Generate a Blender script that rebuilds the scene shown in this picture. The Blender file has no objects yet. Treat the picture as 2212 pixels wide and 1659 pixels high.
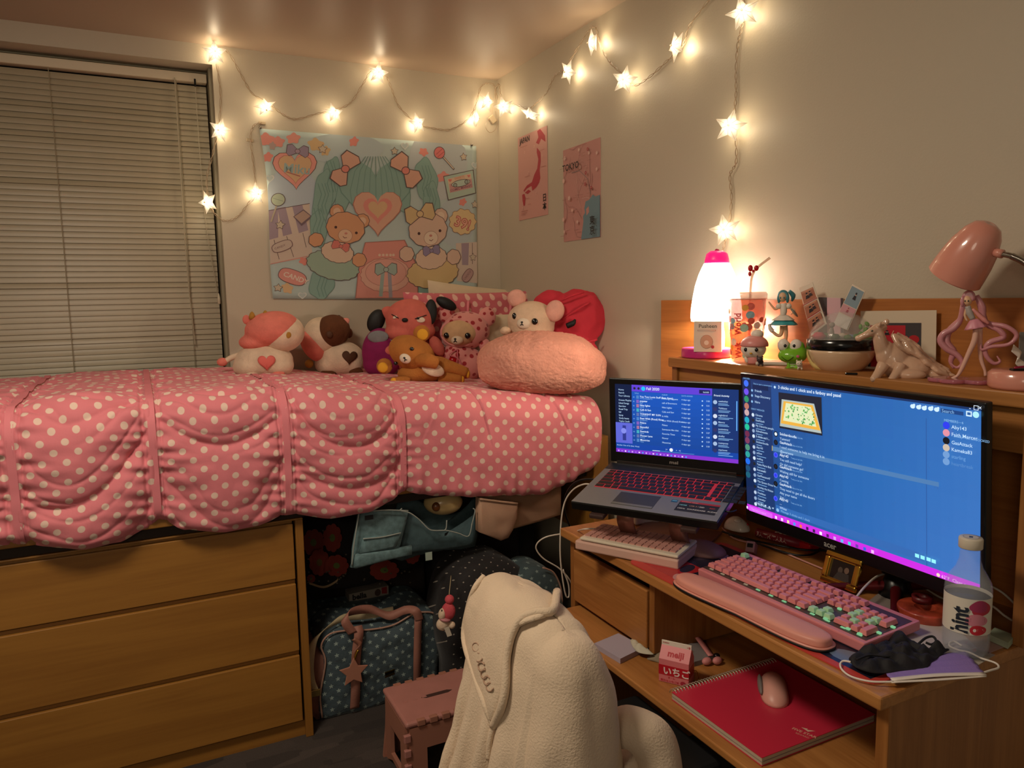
import bpy, bmesh, math, random
from mathutils import Vector as V, Matrix, noise
from mathutils.bvhtree import BVHTree
C = bpy.context.scene.collection
SC = bpy.context.scene
PI = math.pi
# ---------------------------------------------------------------- camera
FPX = 1614.0
RM = Matrix(((0.894895, 0.067377, -0.441161), (-0.445923, 0.095669, -0.889944), (-0.017756, 0.99313, 0.115659)))
CP = V((-1.6057, -3.3450, 1.4227))
cam = bpy.data.objects.new('camera', bpy.data.cameras.new('camera')); C.objects.link(cam)
cam.matrix_world = Matrix.Translation(CP) @ RM.to_4x4()
cam.data.sensor_width = 36; cam.data.lens = FPX / 2212 * 36; cam.data.clip_start = .02
SC.camera = cam
# ---------------------------------------------------------------- world, exposure, lights
SC.view_settings.view_transform = 'Standard'; SC.view_settings.look = 'None'
SC.view_settings.exposure = 0.9; SC.view_settings.gamma = 1
SC.view_settings.use_curve_mapping = False
w = bpy.data.worlds.new('world'); SC.world = w; w.use_nodes = True
w.node_tree.nodes['Background'].inputs[0].default_value = (.95, .80, .62, 1)
w.node_tree.nodes['Background'].inputs[1].default_value = .10

def light(name, kind, loc, power, col, size=.1, aim=None, parent=None):
    d = bpy.data.lights.new(name, kind); d.energy = power; d.color = col
    if kind == 'AREA': d.shape = 'DISK'; d.size = size
    else: d.shadow_soft_size = size
    o = bpy.data.objects.new(name, d); C.objects.link(o); o.location = loc
    if aim is not None: o.rotation_euler = (V(aim) - V(loc)).to_track_quat('-Z', 'Y').to_euler()
    return o
# unseen fill light added under the ceiling to lift the whole room
light('overhead_fill', 'AREA', (-1.95, -2.05, 2.42), 17.0, (1, .85, .66), .5, (-1.5, -1.7, 0))
# soft fill added behind the camera to brighten the things under the bed
light('rear_fill', 'AREA', (-2.9, -4.2, 1.75), 4.2, (1, .84, .64), .8, (-.8, -1.0, .45))
# ---------------------------------------------------------------- helpers
def at(x, y, ax, val):          # the point where the ray through a pixel meets a plane of the room
    d = RM @ V((x - 1106, -(y - 829.5), -FPX)); t = (val - CP[ax]) / d[ax]
    return CP + d * t
def proj(P):
    q = RM.transposed() @ (V(P) - CP); return (1106 + FPX * q.x / -q.z, 829.5 - FPX * q.y / -q.z)
def ppm(P): return FPX / -(RM.transposed() @ (V(P) - CP)).z      # pixels per metre there
def lin(c):
    if isinstance(c, str):
        c = tuple(int(c[i:i + 2], 16) / 255 for i in (0, 2, 4))
    return tuple(v / 12.92 if v <= .04045 else ((v + .055) / 1.055) ** 2.4 for v in c)
WM = {}
def thing(name, label=None, cat=None, loc=(0, 0, 0), rz=0, group=None, rot=None):
    o = bpy.data.objects.new(name, None); C.objects.link(o); o.empty_display_size = .05
    m = Matrix.Translation(V(loc)) @ (rot.to_4x4() if rot is not None else Matrix.Rotation(rz, 4, 'Z'))
    o.matrix_world = m; WM[o] = m
    tag(o, label, cat, group); return o
def tag(o, label=None, cat=None, group=None, kind=None):
    if label: o['label'] = label
    if cat: o['category'] = cat
    if group: o['group'] = group
    if kind: o['kind'] = kind
    return o
class G:                         # collects faces, builds them as ONE mesh object
    def __init__(s): s.v = []; s.f = []; s.c = []; s.uv = None; s.col = None
    def add(s, vs, fs):
        n = len(s.v); s.v += [tuple(p) for p in vs]
        for f in fs: s.f.append(tuple(i + n for i in f)); s.c.append(s.col)
        return s
    def box(s, a, b, M=None):
        x0, y0, z0 = a; x1, y1, z1 = b
        vs = [V((x, y, z)) for z in (z0, z1) for y in (y0, y1) for x in (x0, x1)]
        if M is not None: vs = [M @ p for p in vs]
        return s.add(vs, [(0, 2, 3, 1), (4, 5, 7, 6), (0, 1, 5, 4), (2, 6, 7, 3), (0, 4, 6, 2), (1, 3, 7, 5)])
    def prism(s, pts, d0, d1, M=None):     # outline in local xz, extruded along y
        n = len(pts); vs = [V((x, d0, z)) for x, z in pts] + [V((x, d1, z)) for x, z in pts]
        if M is not None: vs = [M @ p for p in vs]
        a = sum(pts[i][0] * pts[(i + 1) % n][1] - pts[(i + 1) % n][0] * pts[i][1] for i in range(n))
        F = [tuple(range(n)), tuple(range(2 * n - 1, n - 1, -1))] + [(i, i + n, (i + 1) % n + n, (i + 1) % n) for i in range(n)]
        if (a < 0) != (d1 < d0): F = [f[::-1] for f in F]
        return s.add(vs, F)
    def lathe(s, prof, M=None, n=28, cap=True):  # profile (radius, z)
        vs = []
        for r, z in prof: vs += [V((r * math.cos(2 * PI * k / n), r * math.sin(2 * PI * k / n), z)) for k in range(n)]
        if M is not None: vs = [M @ p for p in vs]
        F = [(i * n + k, i * n + (k + 1) % n, (i + 1) * n + (k + 1) % n, (i + 1) * n + k) for i in range(len(prof) - 1) for k in range(n)]
        if cap: F += [tuple(range(n - 1, -1, -1)), tuple(range((len(prof) - 1) * n, len(prof) * n))]
        return s.add(vs, F)
    def ball(s, c, r, M=None, n=20, m=12, fn=None):
        c = V(c); r = V(r) if hasattr(r, '__len__') else V((r, r, r)); vs = []
        for j in range(1, m):
            t = PI * j / m
            for k in range(n):
                a = 2 * PI * k / n; p = V((math.sin(t) * math.cos(a), math.sin(t) * math.sin(a), math.cos(t)))
                if fn: p = fn(p)
                p = V((p.x * r.x, p.y * r.y, p.z * r.z)); vs.append(c + (M @ p if M is not None else p))
        for p in (V((0, 0, 1)), V((0, 0, -1))):
            if fn: p = fn(p)
            p = V((p.x * r.x, p.y * r.y, p.z * r.z)); vs.append(c + (M @ p if M is not None else p))
        T = (m - 1) * n; F = []
        for j in range(m - 2):
            for k in range(n): F.append((j * n + k, (j + 1) * n + k, (j + 1) * n + (k + 1) % n, j * n + (k + 1) % n))
        for k in range(n): F.append((T, k, (k + 1) % n)); F.append((T + 1, (m - 2) * n + (k + 1) % n, (m - 2) * n + k))
        return s.add(vs, F)
    def tube(s, pts, r, n=8, closed=False, smooth=4):
        pts = [V(p) for p in pts]; R = r if hasattr(r, '__len__') else [r] * len(pts)
        if smooth and len(pts) > 2: pts, R = spline(pts, R, smooth, closed)
        N = len(pts); up = None; vs = []
        for i, p in enumerate(pts):
            t = (pts[(i + 1) % N] - pts[i - 1]) if closed or 0 < i < N - 1 else (pts[1] - pts[0] if i == 0 else pts[-1] - pts[-2])
            t.normalize()
            if up is None: up = t.orthogonal().normalized()
            up = (up - t * up.dot(t)).normalized(); w_ = t.cross(up)
            vs += [p + (up * math.cos(2 * PI * k / n) + w_ * math.sin(2 * PI * k / n)) * R[i] for k in range(n)]
        F = [(i * n + k, i * n + (k + 1) % n, ((i + 1) % N) * n + (k + 1) % n, ((i + 1) % N) * n + k) for i in range(N if closed else N - 1) for k in range(n)]
        if not closed: F += [tuple(range(n - 1, -1, -1)), tuple(range((N - 1) * n, N * n))]
        return s.add(vs, F)
    def ribbon(s, pts, width, side, smooth=6):    # flat strap along a path; side = width direction
        pts = [V(p) for p in pts]; side = [V(q) for q in side] if hasattr(side[0], '__len__') else [V(side)] * len(pts)
        R = [width] * len(pts)
        sd, _ = spline(side, R, smooth, False); pts, R = spline(pts, R, smooth, False)
        vs = []
        for p, d in zip(pts, sd): d = d.normalized() * width / 2; vs += [p - d, p + d]
        return s.add(vs, [(2 * i, 2 * i + 1, 2 * i + 3, 2 * i + 2) for i in range(len(pts) - 1)])
    def build(s, name, m, parent=None, smooth=False, bevel=0, seg=2, world=False, solid=0, sub=0, kind=None, label=None, cat=None, group=None):
        vs = s.v
        if world and parent is not None:
            iv = wm(parent).inverted(); vs = [iv @ V(p) for p in vs]
        me = bpy.data.meshes.new(name); me.from_pydata([tuple(p) for p in vs], [], s.f); me.update()
        if any(c is not None for c in s.c):
            ca = me.color_attributes.new('tint', 'FLOAT_COLOR', 'CORNER')
            for i, p in enumerate(me.polygons):
                q = (*lin(s.c[i] or 'ffffff'), 1)
                for li in p.loop_indices: ca.data[li].color = q
        if s.uv:
            ul = me.uv_layers.new(name='uv')
            for li in me.loops: ul.data[li.index].uv = s.uv[li.vertex_index]
        me.materials.append(m)
        if smooth:
            for p in me.polygons: p.use_smooth = True
        o = bpy.data.objects.new(name, me); C.objects.link(o)
        if parent is not None: o.parent = parent; WM[o] = wm(parent)
        if solid: q = o.modifiers.new('solid', 'SOLIDIFY'); q.thickness = solid; q.offset = 0
        if bevel: q = o.modifiers.new('bevel', 'BEVEL'); q.width = bevel; q.segments = seg; q.limit_method = 'ANGLE'; q.angle_limit = .6; q.harden_normals = False
        if sub: q = o.modifiers.new('sub', 'SUBSURF'); q.levels = q.render_levels = sub
        return tag(o, label, cat, group, kind)
def wm(o): return WM.get(o, Matrix.Identity(4))
def spline(P, R, k, closed):
    N = len(P); out = []; ro = []
    for i in range(N if closed else N - 1):
        a, b = P[i], P[(i + 1) % N]
        z = P[i - 1] if closed or i > 0 else a * 2 - b
        c = P[(i + 2) % N] if closed or i + 2 < N else b * 2 - a
        for j in range(k):
            t = j / k
            out.append(.5 * ((2 * a) + (b - z) * t + (2 * z - 5 * a + 4 * b - c) * t * t + (3 * a - z - 3 * b + c) * t ** 3))
            ro.append(R[i] + (R[(i + 1) % N] - R[i]) * t)
    if not closed: out.append(P[-1]); ro.append(R[-1])
    return out, ro
def interp(T, x):
    if x <= T[0][0]: return T[0][1]
    for (a, b), (c, d) in zip(T, T[1:]):
        if x <= c: t = (x - a) / (c - a); t = t * t * (3 - 2 * t) * .5 + t * .5; return b + (d - b) * t
    return T[-1][1]
def copytree(o, parent=None):
    c = o.copy(); C.objects.link(c); c.parent = parent; WM[c] = wm(o)
    for ch in list(o.children): copytree(ch, c)
    return c
# ---------------------------------------------------------------- materials
MATS = {}
def nodes(name):
    m = bpy.data.materials.new(name); m.use_nodes = True; t = m.node_tree
    return m, t, t.nodes['Principled BSDF']
def N(t, kind, **k):
    n = t.nodes.new(kind)
    for a, b in k.items():
        if a[0] == 'i' and a[1:].isdigit(): n.inputs[int(a[1:])].default_value = b
        else: setattr(n, a, b)
    return n
def mat(name, col, rough=.5, metal=0, bump=0, bs=200, vary=0, vs=8, emit=0, ec=None, trans=0, sheen=0, coat=0, ior=1.45, sss=0, alpha=1):
    if name in MATS: return MATS[name]
    m, t, b = nodes(name); L = t.links.new; c = (*lin(col), 1)
    b.inputs['Base Color'].default_value = c; b.inputs['Roughness'].default_value = rough; b.inputs['Metallic'].default_value = metal
    b.inputs['Transmission Weight'].default_value = trans; b.inputs['Sheen Weight'].default_value = sheen; b.inputs['Coat Weight'].default_value = coat
    b.inputs['IOR'].default_value = ior; b.inputs['Alpha'].default_value = alpha
    if sheen: b.inputs['Sheen Roughness'].default_value = .4; b.inputs['Sheen Tint'].default_value = c
    if sss: b.inputs['Subsurface Weight'].default_value = sss; b.inputs['Subsurface Scale'].default_value = .01
    if emit: b.inputs['Emission Color'].default_value = (*lin(ec or col), 1); b.inputs['Emission Strength'].default_value = emit
    if bump or vary:
        tc = N(t, 'ShaderNodeTexCoord')
        if vary:
            n = N(t, 'ShaderNodeTexNoise'); n.inputs['Scale'].default_value = vs; n.inputs['Detail'].default_value = 5; L(tc.outputs['Object'], n.inputs['Vector'])
            r = N(t, 'ShaderNodeMapRange'); r.inputs['From Min'].default_value = .3; r.inputs['From Max'].default_value = .7; r.inputs['To Min'].default_value = 1 - vary; r.inputs['To Max'].default_value = 1 + vary * .6
            L(n.outputs['Fac'], r.inputs['Value'])
            x = N(t, 'ShaderNodeVectorMath', operation='SCALE'); x.inputs[0].default_value = c[:3]; L(r.outputs[0], x.inputs['Scale']); L(x.outputs[0], b.inputs['Base Color'])
        if bump:
            n = N(t, 'ShaderNodeTexNoise'); n.inputs['Scale'].default_value = bs; n.inputs['Detail'].default_value = 4; L(tc.outputs['Object'], n.inputs['Vector'])
            q = N(t, 'ShaderNodeBump'); q.inputs['Strength'].default_value = bump; q.inputs['Distance'].default_value = .004; L(n.outputs['Fac'], q.inputs['Height']); L(q.outputs[0], b.inputs['Normal'])
    MATS[name] = m; return m
def wood(name, c1, c2, axis=0, scale=9, rough=.42):
    if name in MATS: return MATS[name]
    m, t, b = nodes(name); L = t.links.new; tc = N(t, 'ShaderNodeTexCoord')
    mp = N(t, 'ShaderNodeMapping'); s = [scale] * 3; s[axis] = scale * .09; mp.inputs['Scale'].default_value = s; L(tc.outputs['Object'], mp.inputs[0])
    n1 = N(t, 'ShaderNodeTexNoise'); n1.inputs['Scale'].default_value = 1.2; n1.inputs['Detail'].default_value = 4; n1.inputs['Distortion'].default_value = .6; L(mp.outputs[0], n1.inputs['Vector'])
    mp2 = N(t, 'ShaderNodeMapping'); s = [scale * 22] * 3; s[axis] = scale * .8; mp2.inputs['Scale'].default_value = s; L(tc.outputs['Object'], mp2.inputs[0])
    n2 = N(t, 'ShaderNodeTexNoise'); n2.inputs['Scale'].default_value = 1; n2.inputs['Detail'].default_value = 3; L(mp2.outputs[0], n2.inputs['Vector'])
    sn = N(t, 'ShaderNodeMath', operation='MULTIPLY', i1=26.); L(n1.outputs['Fac'], sn.inputs[0])
    s2 = N(t, 'ShaderNodeMath', operation='SINE'); L(sn.outputs[0], s2.inputs[0])
    a = N(t, 'ShaderNodeMath', operation='MULTIPLY_ADD', i1=.16, i2=.2); L(s2.outputs[0], a.inputs[0])
    a2 = N(t, 'ShaderNodeMath', operation='MULTIPLY_ADD', i1=.62); L(n2.outputs['Fac'], a2.inputs[0]); L(a.outputs[0], a2.inputs[2])
    mx = N(t, 'ShaderNodeMix', data_type='RGBA'); L(a2.outputs[0], mx.inputs[0]); mx.inputs[6].default_value = (*lin(c1), 1); mx.inputs[7].default_value = (*lin(c2), 1)
    L(mx.outputs[2], b.inputs['Base Color']); b.inputs['Roughness'].default_value = rough; b.inputs['Coat Weight'].default_value = .15; b.inputs['Coat Roughness'].default_value = .3
    q = N(t, 'ShaderNodeBump'); q.inputs['Strength'].default_value = .12; q.inputs['Distance'].default_value = .001; L(n2.outputs['Fac'], q.inputs['Height']); L(q.outputs[0], b.inputs['Normal'])
    MATS[name] = m; return m
def dots_uv(name, base, dot, du, dv, r, rough=.8, second=True, bump=.15, stars=False):
    """printed fabric: staggered dots in the cloth's own uv (metres)"""
    if name in MATS: return MATS[name]
    m, t, b = nodes(name); L = t.links.new; uv = N(t, 'ShaderNodeUVMap'); uv.uv_map = 'uv'
    outs = []
    for off in ((0, 0), (.5, .5))[:2 if second else 1]:
        a = N(t, 'ShaderNodeVectorMath', operation='MULTIPLY_ADD'); a.inputs[1].default_value = (1 / du, 1 / dv, 0); a.inputs[2].default_value = (*off, 0); L(uv.outputs[0], a.inputs[0])
        fr = N(t, 'ShaderNodeVectorMath', operation='FRACTION'); L(a.outputs[0], fr.inputs[0])
        s = N(t, 'ShaderNodeVectorMath', operation='MULTIPLY_ADD'); s.inputs[1].default_value = (du, dv, 0); s.inputs[2].default_value = (-du / 2, -dv / 2, 0); L(fr.outputs[0], s.inputs[0])
        l = N(t, 'ShaderNodeVectorMath', operation='LENGTH'); L(s.outputs[0], l.inputs[0])
        if stars:
            sp = N(t, 'ShaderNodeSeparateXYZ'); L(s.outputs[0], sp.inputs[0]); an = N(t, 'ShaderNodeMath', operation='ARCTAN2'); L(sp.outputs[0], an.inputs[0]); L(sp.outputs[1], an.inputs[1])
            k = N(t, 'ShaderNodeMath', operation='MULTIPLY', i1=5.); L(an.outputs[0], k.inputs[0]); co = N(t, 'ShaderNodeMath', operation='COSINE'); L(k.outputs[0], co.inputs[0])
            q = N(t, 'ShaderNodeMath', operation='MULTIPLY_ADD', i1=-r * .45); L(co.outputs[0], q.inputs[0]); L(l.outputs[1], q.inputs[2]); outs.append(q.outputs[0])
        else: outs.append(l.outputs[1])
    if second: mn = N(t, 'ShaderNodeMath', operation='MINIMUM'); L(outs[0], mn.inputs[0]); L(outs[1], mn.inputs[1]); d = mn.outputs[0]
    else: d = outs[0]
    lt = N(t, 'ShaderNodeMapRange'); lt.inputs['From Min'].default_value = r * .93; lt.inputs['From Max'].default_value = r * 1.07; lt.inputs['To Min'].default_value = 1; lt.inputs['To Max'].default_value = 0; L(d, lt.inputs['Value'])
    mx = N(t, 'ShaderNodeMix', data_type='RGBA'); L(lt.outputs[0], mx.inputs[0]); mx.inputs[6].default_value = (*lin(base), 1); mx.inputs[7].default_value = (*lin(dot), 1); L(mx.outputs[2], b.inputs['Base Color'])
    b.inputs['Roughness'].default_value = rough; b.inputs['Sheen Weight'].default_value = .15
    n = N(t, 'ShaderNodeTexNoise'); n.inputs['Scale'].default_value = 60 if not stars else 30; n.inputs['Detail'].default_value = 5; tc = N(t, 'ShaderNodeTexCoord'); L(tc.outputs['Object'], n.inputs['Vector'])
    q = N(t, 'ShaderNodeBump'); q.inputs['Strength'].default_value = bump; q.inputs['Distance'].default_value = .006; L(n.outputs['Fac'], q.inputs['Height']); L(q.outputs[0], b.inputs['Normal'])
    MATS[name] = m; return m
def print_mat(name, rough=.6, emit=0):
    if name in MATS: return MATS[name]
    m, t, b = nodes(name); a = N(t, 'ShaderNodeVertexColor'); a.layer_name = 'tint'
    if emit:
        t.links.new(a.outputs[0], b.inputs['Emission Color']); b.inputs['Emission Strength'].default_value = emit; b.inputs['Base Color'].default_value = (0, 0, 0, 1); b.inputs['Roughness'].default_value = .35
    else: t.links.new(a.outputs[0], b.inputs['Base Color']); b.inputs['Roughness'].default_value = rough
    MATS[name] = m; return m
PRINT = print_mat('printed_ink'); GLOSSP = print_mat('glossy_print', .25)
# ---------------------------------------------------------------- flat print (lettering, pictures, screens)
TXT = {}
def text_mesh(s, bold=0):
    if (s, bold) in TXT: return TXT[(s, bold)]
    cu = bpy.data.curves.new('glyphs', 'FONT'); cu.body = s; cu.size = 1; cu.offset = bold; cu.resolution_u = 2
    o = bpy.data.objects.new('glyphs', cu); C.objects.link(o); dg = bpy.context.evaluated_depsgraph_get()
    me = o.evaluated_get(dg).to_mesh(); vs = [(p.co.x, p.co.y) for p in me.vertices]; fs = [tuple(p.vertices) for p in me.polygons]
    bpy.data.objects.remove(o); bpy.data.curves.remove(cu); TXT[(s, bold)] = (vs, fs); return vs, fs
class Canvas:
    """flat print on a surface; O = origin (top left), U = right, D = down, Nn = outward"""
    def __init__(s, O, U, D, eps=.0004, fn=None):
        s.O, s.U, s.D = V(O), V(U).normalized(), V(D).normalized(); s.N = s.D.cross(s.U).normalized(); s.g = G(); s.k = 1; s.eps = eps; s.fn = fn
    def p(s, x, y): return s.fn(x, y, s.k * s.eps) if s.fn else s.O + s.U * x + s.D * y + s.N * (s.k * s.eps)
    def poly(s, pts, col, up=True):
        s.g.col = col; a = sum(pts[i][0] * pts[(i + 1) % len(pts)][1] - pts[(i + 1) % len(pts)][0] * pts[i][1] for i in range(len(pts)))
        if a > 0: pts = pts[::-1]
        s.g.add([s.p(*q) for q in pts], [tuple(range(len(pts)))]); s.k += up
    def rect(s, x0, y0, x1, y1, col, n=1): s.poly([(x0, y0), (x1, y0), (x1, y1), (x0, y1)], col)
    def disk(s, x, y, r, col, ry=None, n=18, rot=0):
        ry = ry or r; c, q = math.cos(rot), math.sin(rot)
        s.poly([(x + r * math.cos(2 * PI * k / n) * c - ry * math.sin(2 * PI * k / n) * q, y + r * math.cos(2 * PI * k / n) * q + ry * math.sin(2 * PI * k / n) * c) for k in range(n)], col)
    def star(s, x, y, r, col, rot=0, inner=.5): s.poly([(x + r * (1 if k % 2 == 0 else inner) * math.sin(PI * k / 5 + rot), y - r * (1 if k % 2 == 0 else inner) * math.cos(PI * k / 5 + rot)) for k in range(10)], col)
    def heart(s, x, y, r, col, rot=0):
        P = heart_pts(r); c, q = math.cos(rot), math.sin(rot); s.poly([(x + a * c + b * q, y + a * q - b * c) for a, b in P], col)
    def ring(s, cx, cy, rx, ry, col, k=.12, ph=0, n=24, m=6):   # a blob in rings, follows a curved surface
        s.g.col = col; L = [s.p(cx, cy)]
        for j in range(1, m + 1):
            for i in range(n): a = 2 * PI * i / n; f = j / m * (1 + k * math.cos(3 * a + ph)); L.append(s.p(cx + rx * f * math.cos(a), cy + ry * f * math.sin(a)))
        s.g.add(L, [(0, 1 + i, 1 + (i + 1) % n) for i in range(n)] + [(1 + j * n + i, 1 + (j + 1) * n + i, 1 + (j + 1) * n + (i + 1) % n, 1 + j * n + (i + 1) % n) for j in range(m - 1) for i in range(n)]); s.k += 1
    def line(s, pts, wd, col):
        for a, b in zip(pts, pts[1:]):
            a, b = V((*a, 0)), V((*b, 0)); d = (b - a)
            if d.length < 1e-9: continue
            d.normalize(); q = V((-d.y, d.x, 0)) * wd / 2; e = d * wd * .3
            s.poly([(a - q - e).xy, (a + q - e).xy, (b + q + e).xy, (b - q + e).xy], col, False)
        s.k += 1
    def text(s, t, x, y, size, col, rot=0, bold=0, cx=0, sx=1):
        vs, fs = text_mesh(t, bold); w_ = max((v[0] for v in vs), default=0); c, q = math.cos(rot), math.sin(rot)
        P = []
        for a, b in vs: a = (a - w_ * cx) * size * sx; b *= size; P.append((x + a * c + b * q, y + a * q - b * c))
        s.g.col = col; s.g.add([s.p(*u) for u in P], fs); s.k += 1
    def build(s, name, parent, m=None, world=True, **k): return s.g.build(name, m or PRINT, parent, world=world, **k)
def heart_pts(r, n=24):
    P = []
    for k in range(n):
        t = 2 * PI * k / n; P.append((r * math.sin(t) ** 3, r * (13 * math.cos(t) - 5 * math.cos(2 * t) - 2 * math.cos(3 * t) - math.cos(4 * t)) / 16))
    return P
def star_pts(r, inner=.5, rot=0): return [(r * (1 if k % 2 == 0 else inner) * math.sin(PI * k / 5 + rot), r * (1 if k % 2 == 0 else inner) * math.cos(PI * k / 5 + rot)) for k in range(10)]
ANG = math.atan2(-.446, .895)         # things that face the photographer are turned this much
class Face:
    """a thing turned to face the photographer; its shapes are written as offsets in reference units around its foot"""
    def __init__(s, name, label, cat, P, px, py, group=None, ang=None, da=0):
        if ang is None: ang = math.atan2(P.y - CP.y, P.x - CP.x) - PI / 2 + da
        s.k = ppm(P); s.px, s.py = proj(P); s.t = thing(name, label, cat, P, ang, group)
    def snap(s, z):
        m = wm(s.t); m.translation.z = z; s.t.matrix_world = m; s.px, s.py = proj(m.translation); return s
    def m(s, x, y, d=0): return V(((x - s.px) / s.k, d, -(y - s.py) / s.k))
    def l(s, n): return n / s.k
    def ball(s, name, x, y, rx, ry, mt, d=0, rd=None, rot=0, parent=None, **k):
        rd = rd if rd is not None else (rx + ry) / 2
        fn = k.pop('fn', None); n = k.pop('n', 24)
        return G().ball(s.m(x, y, d), (s.l(rx), s.l(rd), s.l(ry)), Matrix.Rotation(-rot, 3, 'Y'), n=n, m=n * 2 // 3, fn=fn).build(name, mt, parent or s.t, smooth=True, **k)
# ---------------------------------------------------------------- the room
WALL = mat('wall_paint', 'b9ae9a', .5, bump=.12, bs=160)
CEIL = mat('ceiling_paint', 'b09c88', .42, bump=.05, bs=120)
H = 2.45
def struct(name, g, m, **k): return g.build(name, m, kind='structure', **k)
WX0, WX1, WZ1, WZ0 = -2.95, -1.272, 2.375, .82
g = G().box((WX1, 0, 0), (.12, .2, H)).box((-3.5, 0, 0), (WX0, .2, H)).box((WX0, 0, WZ1), (WX1, .2, H)).box((WX0, 0, 0), (WX1, .2, WZ0))
struct('wall_back', g, WALL)
struct('wall_right', G().box((0, -4.6, 0), (.12, 0, H)), WALL)
struct('wall_left', G().box((-3.62, -4.6, 0), (-3.5, .12, H)), WALL)
struct('ceiling', G().box((-3.62, -4.6, H), (.12, .12, H + .1)), CEIL)
# carpet
cm, ct, cb = nodes('carpet'); L_ = ct.links.new
tc = N(ct, 'ShaderNodeTexCoord'); mp = N(ct, 'ShaderNodeMapping'); mp.inputs['Scale'].default_value = (4, 16, 1); L_(tc.outputs['Object'], mp.inputs[0])
br = N(ct, 'ShaderNodeTexVoronoi'); br.feature = 'F1'; br.distance = 'CHEBYCHEV'; br.inputs['Scale'].default_value = 1.3; L_(mp.outputs[0], br.inputs['Vector'])
fn_ = N(ct, 'ShaderNodeTexNoise'); fn_.inputs['Scale'].default_value = 350; L_(tc.outputs['Object'], fn_.inputs['Vector'])
mx = N(ct, 'ShaderNodeMix', data_type='RGBA'); L_(br.outputs['Color'], mx.inputs[0]); mx.inputs[6].default_value = (*lin('37302d'), 1); mx.inputs[7].default_value = (*lin('574c46'), 1)
m2 = N(ct, 'ShaderNodeMix', data_type='RGBA', blend_type='MULTIPLY'); m2.inputs[0].default_value = .7; L_(mx.outputs[2], m2.inputs[6]); L_(fn_.outputs['Fac'], m2.inputs[7]); L_(m2.outputs[2], cb.inputs['Base Color'])
cb.inputs['Roughness'].default_value = .95; bp = N(ct, 'ShaderNodeBump'); bp.inputs['Strength'].default_value = .5; bp.inputs['Distance'].default_value = .003; L_(fn_.outputs['Fac'], bp.inputs['Height']); L_(bp.outputs[0], cb.inputs['Normal'])
struct('floor', G().box((-3.62, -4.6, -.08), (.12, .12, 0)), cm)
# window: recessed opening with frame, dark pane and a lowered venetian blind
win = thing('window_1', loc=(WX1, .0, WZ0)); win['kind'] = 'structure'
FR = mat('window_frame_paint', '8f866f', .45)
g = G()
for a, b in (((WX1 - .012, .05, WZ0), (WX1, .19, WZ1)), ((WX0, .05, WZ0), (WX0 + .03, .19, WZ1)), ((WX0, .12, WZ1 - .006), (WX1, .19, WZ1)), ((WX0, .05, WZ0), (WX1, .19, WZ0 + .03))): g.box(a, b)
g.build('window_frame', FR, win, world=True, bevel=.002)
G().box((WX0, .192, WZ0), (WX1, .196, WZ1)).build('pane', mat('night_glass', '06080c', .08), win, world=True)
BY = .055
bl = thing('venetian_blind', 'cream aluminium venetian blind lowered over the window', 'blind', (-2.1, .06 + BY, 2.345))
BLM = mat('blind_slats', 'a59a82', .4, vary=.05); HR = mat('blind_headrail', 'c9bca3', .4)
BX1 = WX1 - .016
G().box((WX0 + .04, .028 + BY, 2.322), (BX1, .075 + BY, 2.358)).build('headrail', HR, bl, world=True, bevel=.003)
sl = G(); n = 8
tilt = math.radians(76); wd = .0265
prof = []
for i in range(4):
    u = -1 + 2 * i / 3; yy = u * wd / 2; zz = .0014 * (1 - u * u); prof.append((yy * math.cos(tilt) - zz * math.sin(tilt), yy * math.sin(tilt) + zz * math.cos(tilt)))
vs = []
for x in (WX0 + .045, BX1 - .003): vs += [(x - (-2.1), a, b) for a, b in prof]
slme = sl.add(vs, [(i, i + 1, i + 5, i + 4) for i in range(3)]).build('slat', BLM, bl, smooth=True)
slme.location = (0, -.008, -.045)
zz = -.045; k = 1
while zz > -1.46:
    zz -= .0222; o = slme.copy(); C.objects.link(o); o.parent = bl; o.location = (0, -.008, zz); o.rotation_euler = (random.uniform(-.03, .03), 0, 0); WM[o] = wm(bl)
    if random.random() < .06: o.rotation_euler[0] -= .16
    k += 1
for x in (-1.85, -1.405, -2.3, -2.7):
    G().tube([(x, .030 + BY, 2.33), (x, .030 + BY, .86)], .0014, 6, smooth=0).build('ladder_cord', FR, bl, world=True)
G().tube([(-1.41, .022 + BY, 2.33), (-1.412, .02 + BY, 1.6), (-1.40, .02 + BY, 1.25)], .0022, 6).build('lift_cord', BLM, bl, world=True)
G().tube([(-1.335, .02 + BY, 2.33), (-1.33, .018 + BY, 1.8), (-1.30, .018 + BY, 1.46)], .0016, 6).build('lift_cord', BLM, bl, world=True)
G().lathe([(.002, .03), (.006, .01), (.006, -.012), (.003, -.016)], Matrix.Translation((-1.295, .016 + BY, 1.43))).build('cord_tassel', HR, bl, world=True, smooth=True)
G().tube([(-1.335, .012 + BY, 2.33), (-1.335, .012 + BY, 2.30)], .004, 8, smooth=0).build('wand_clip', mat('dark_metal', '20201e', .4, .6), bl, world=True)
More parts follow.
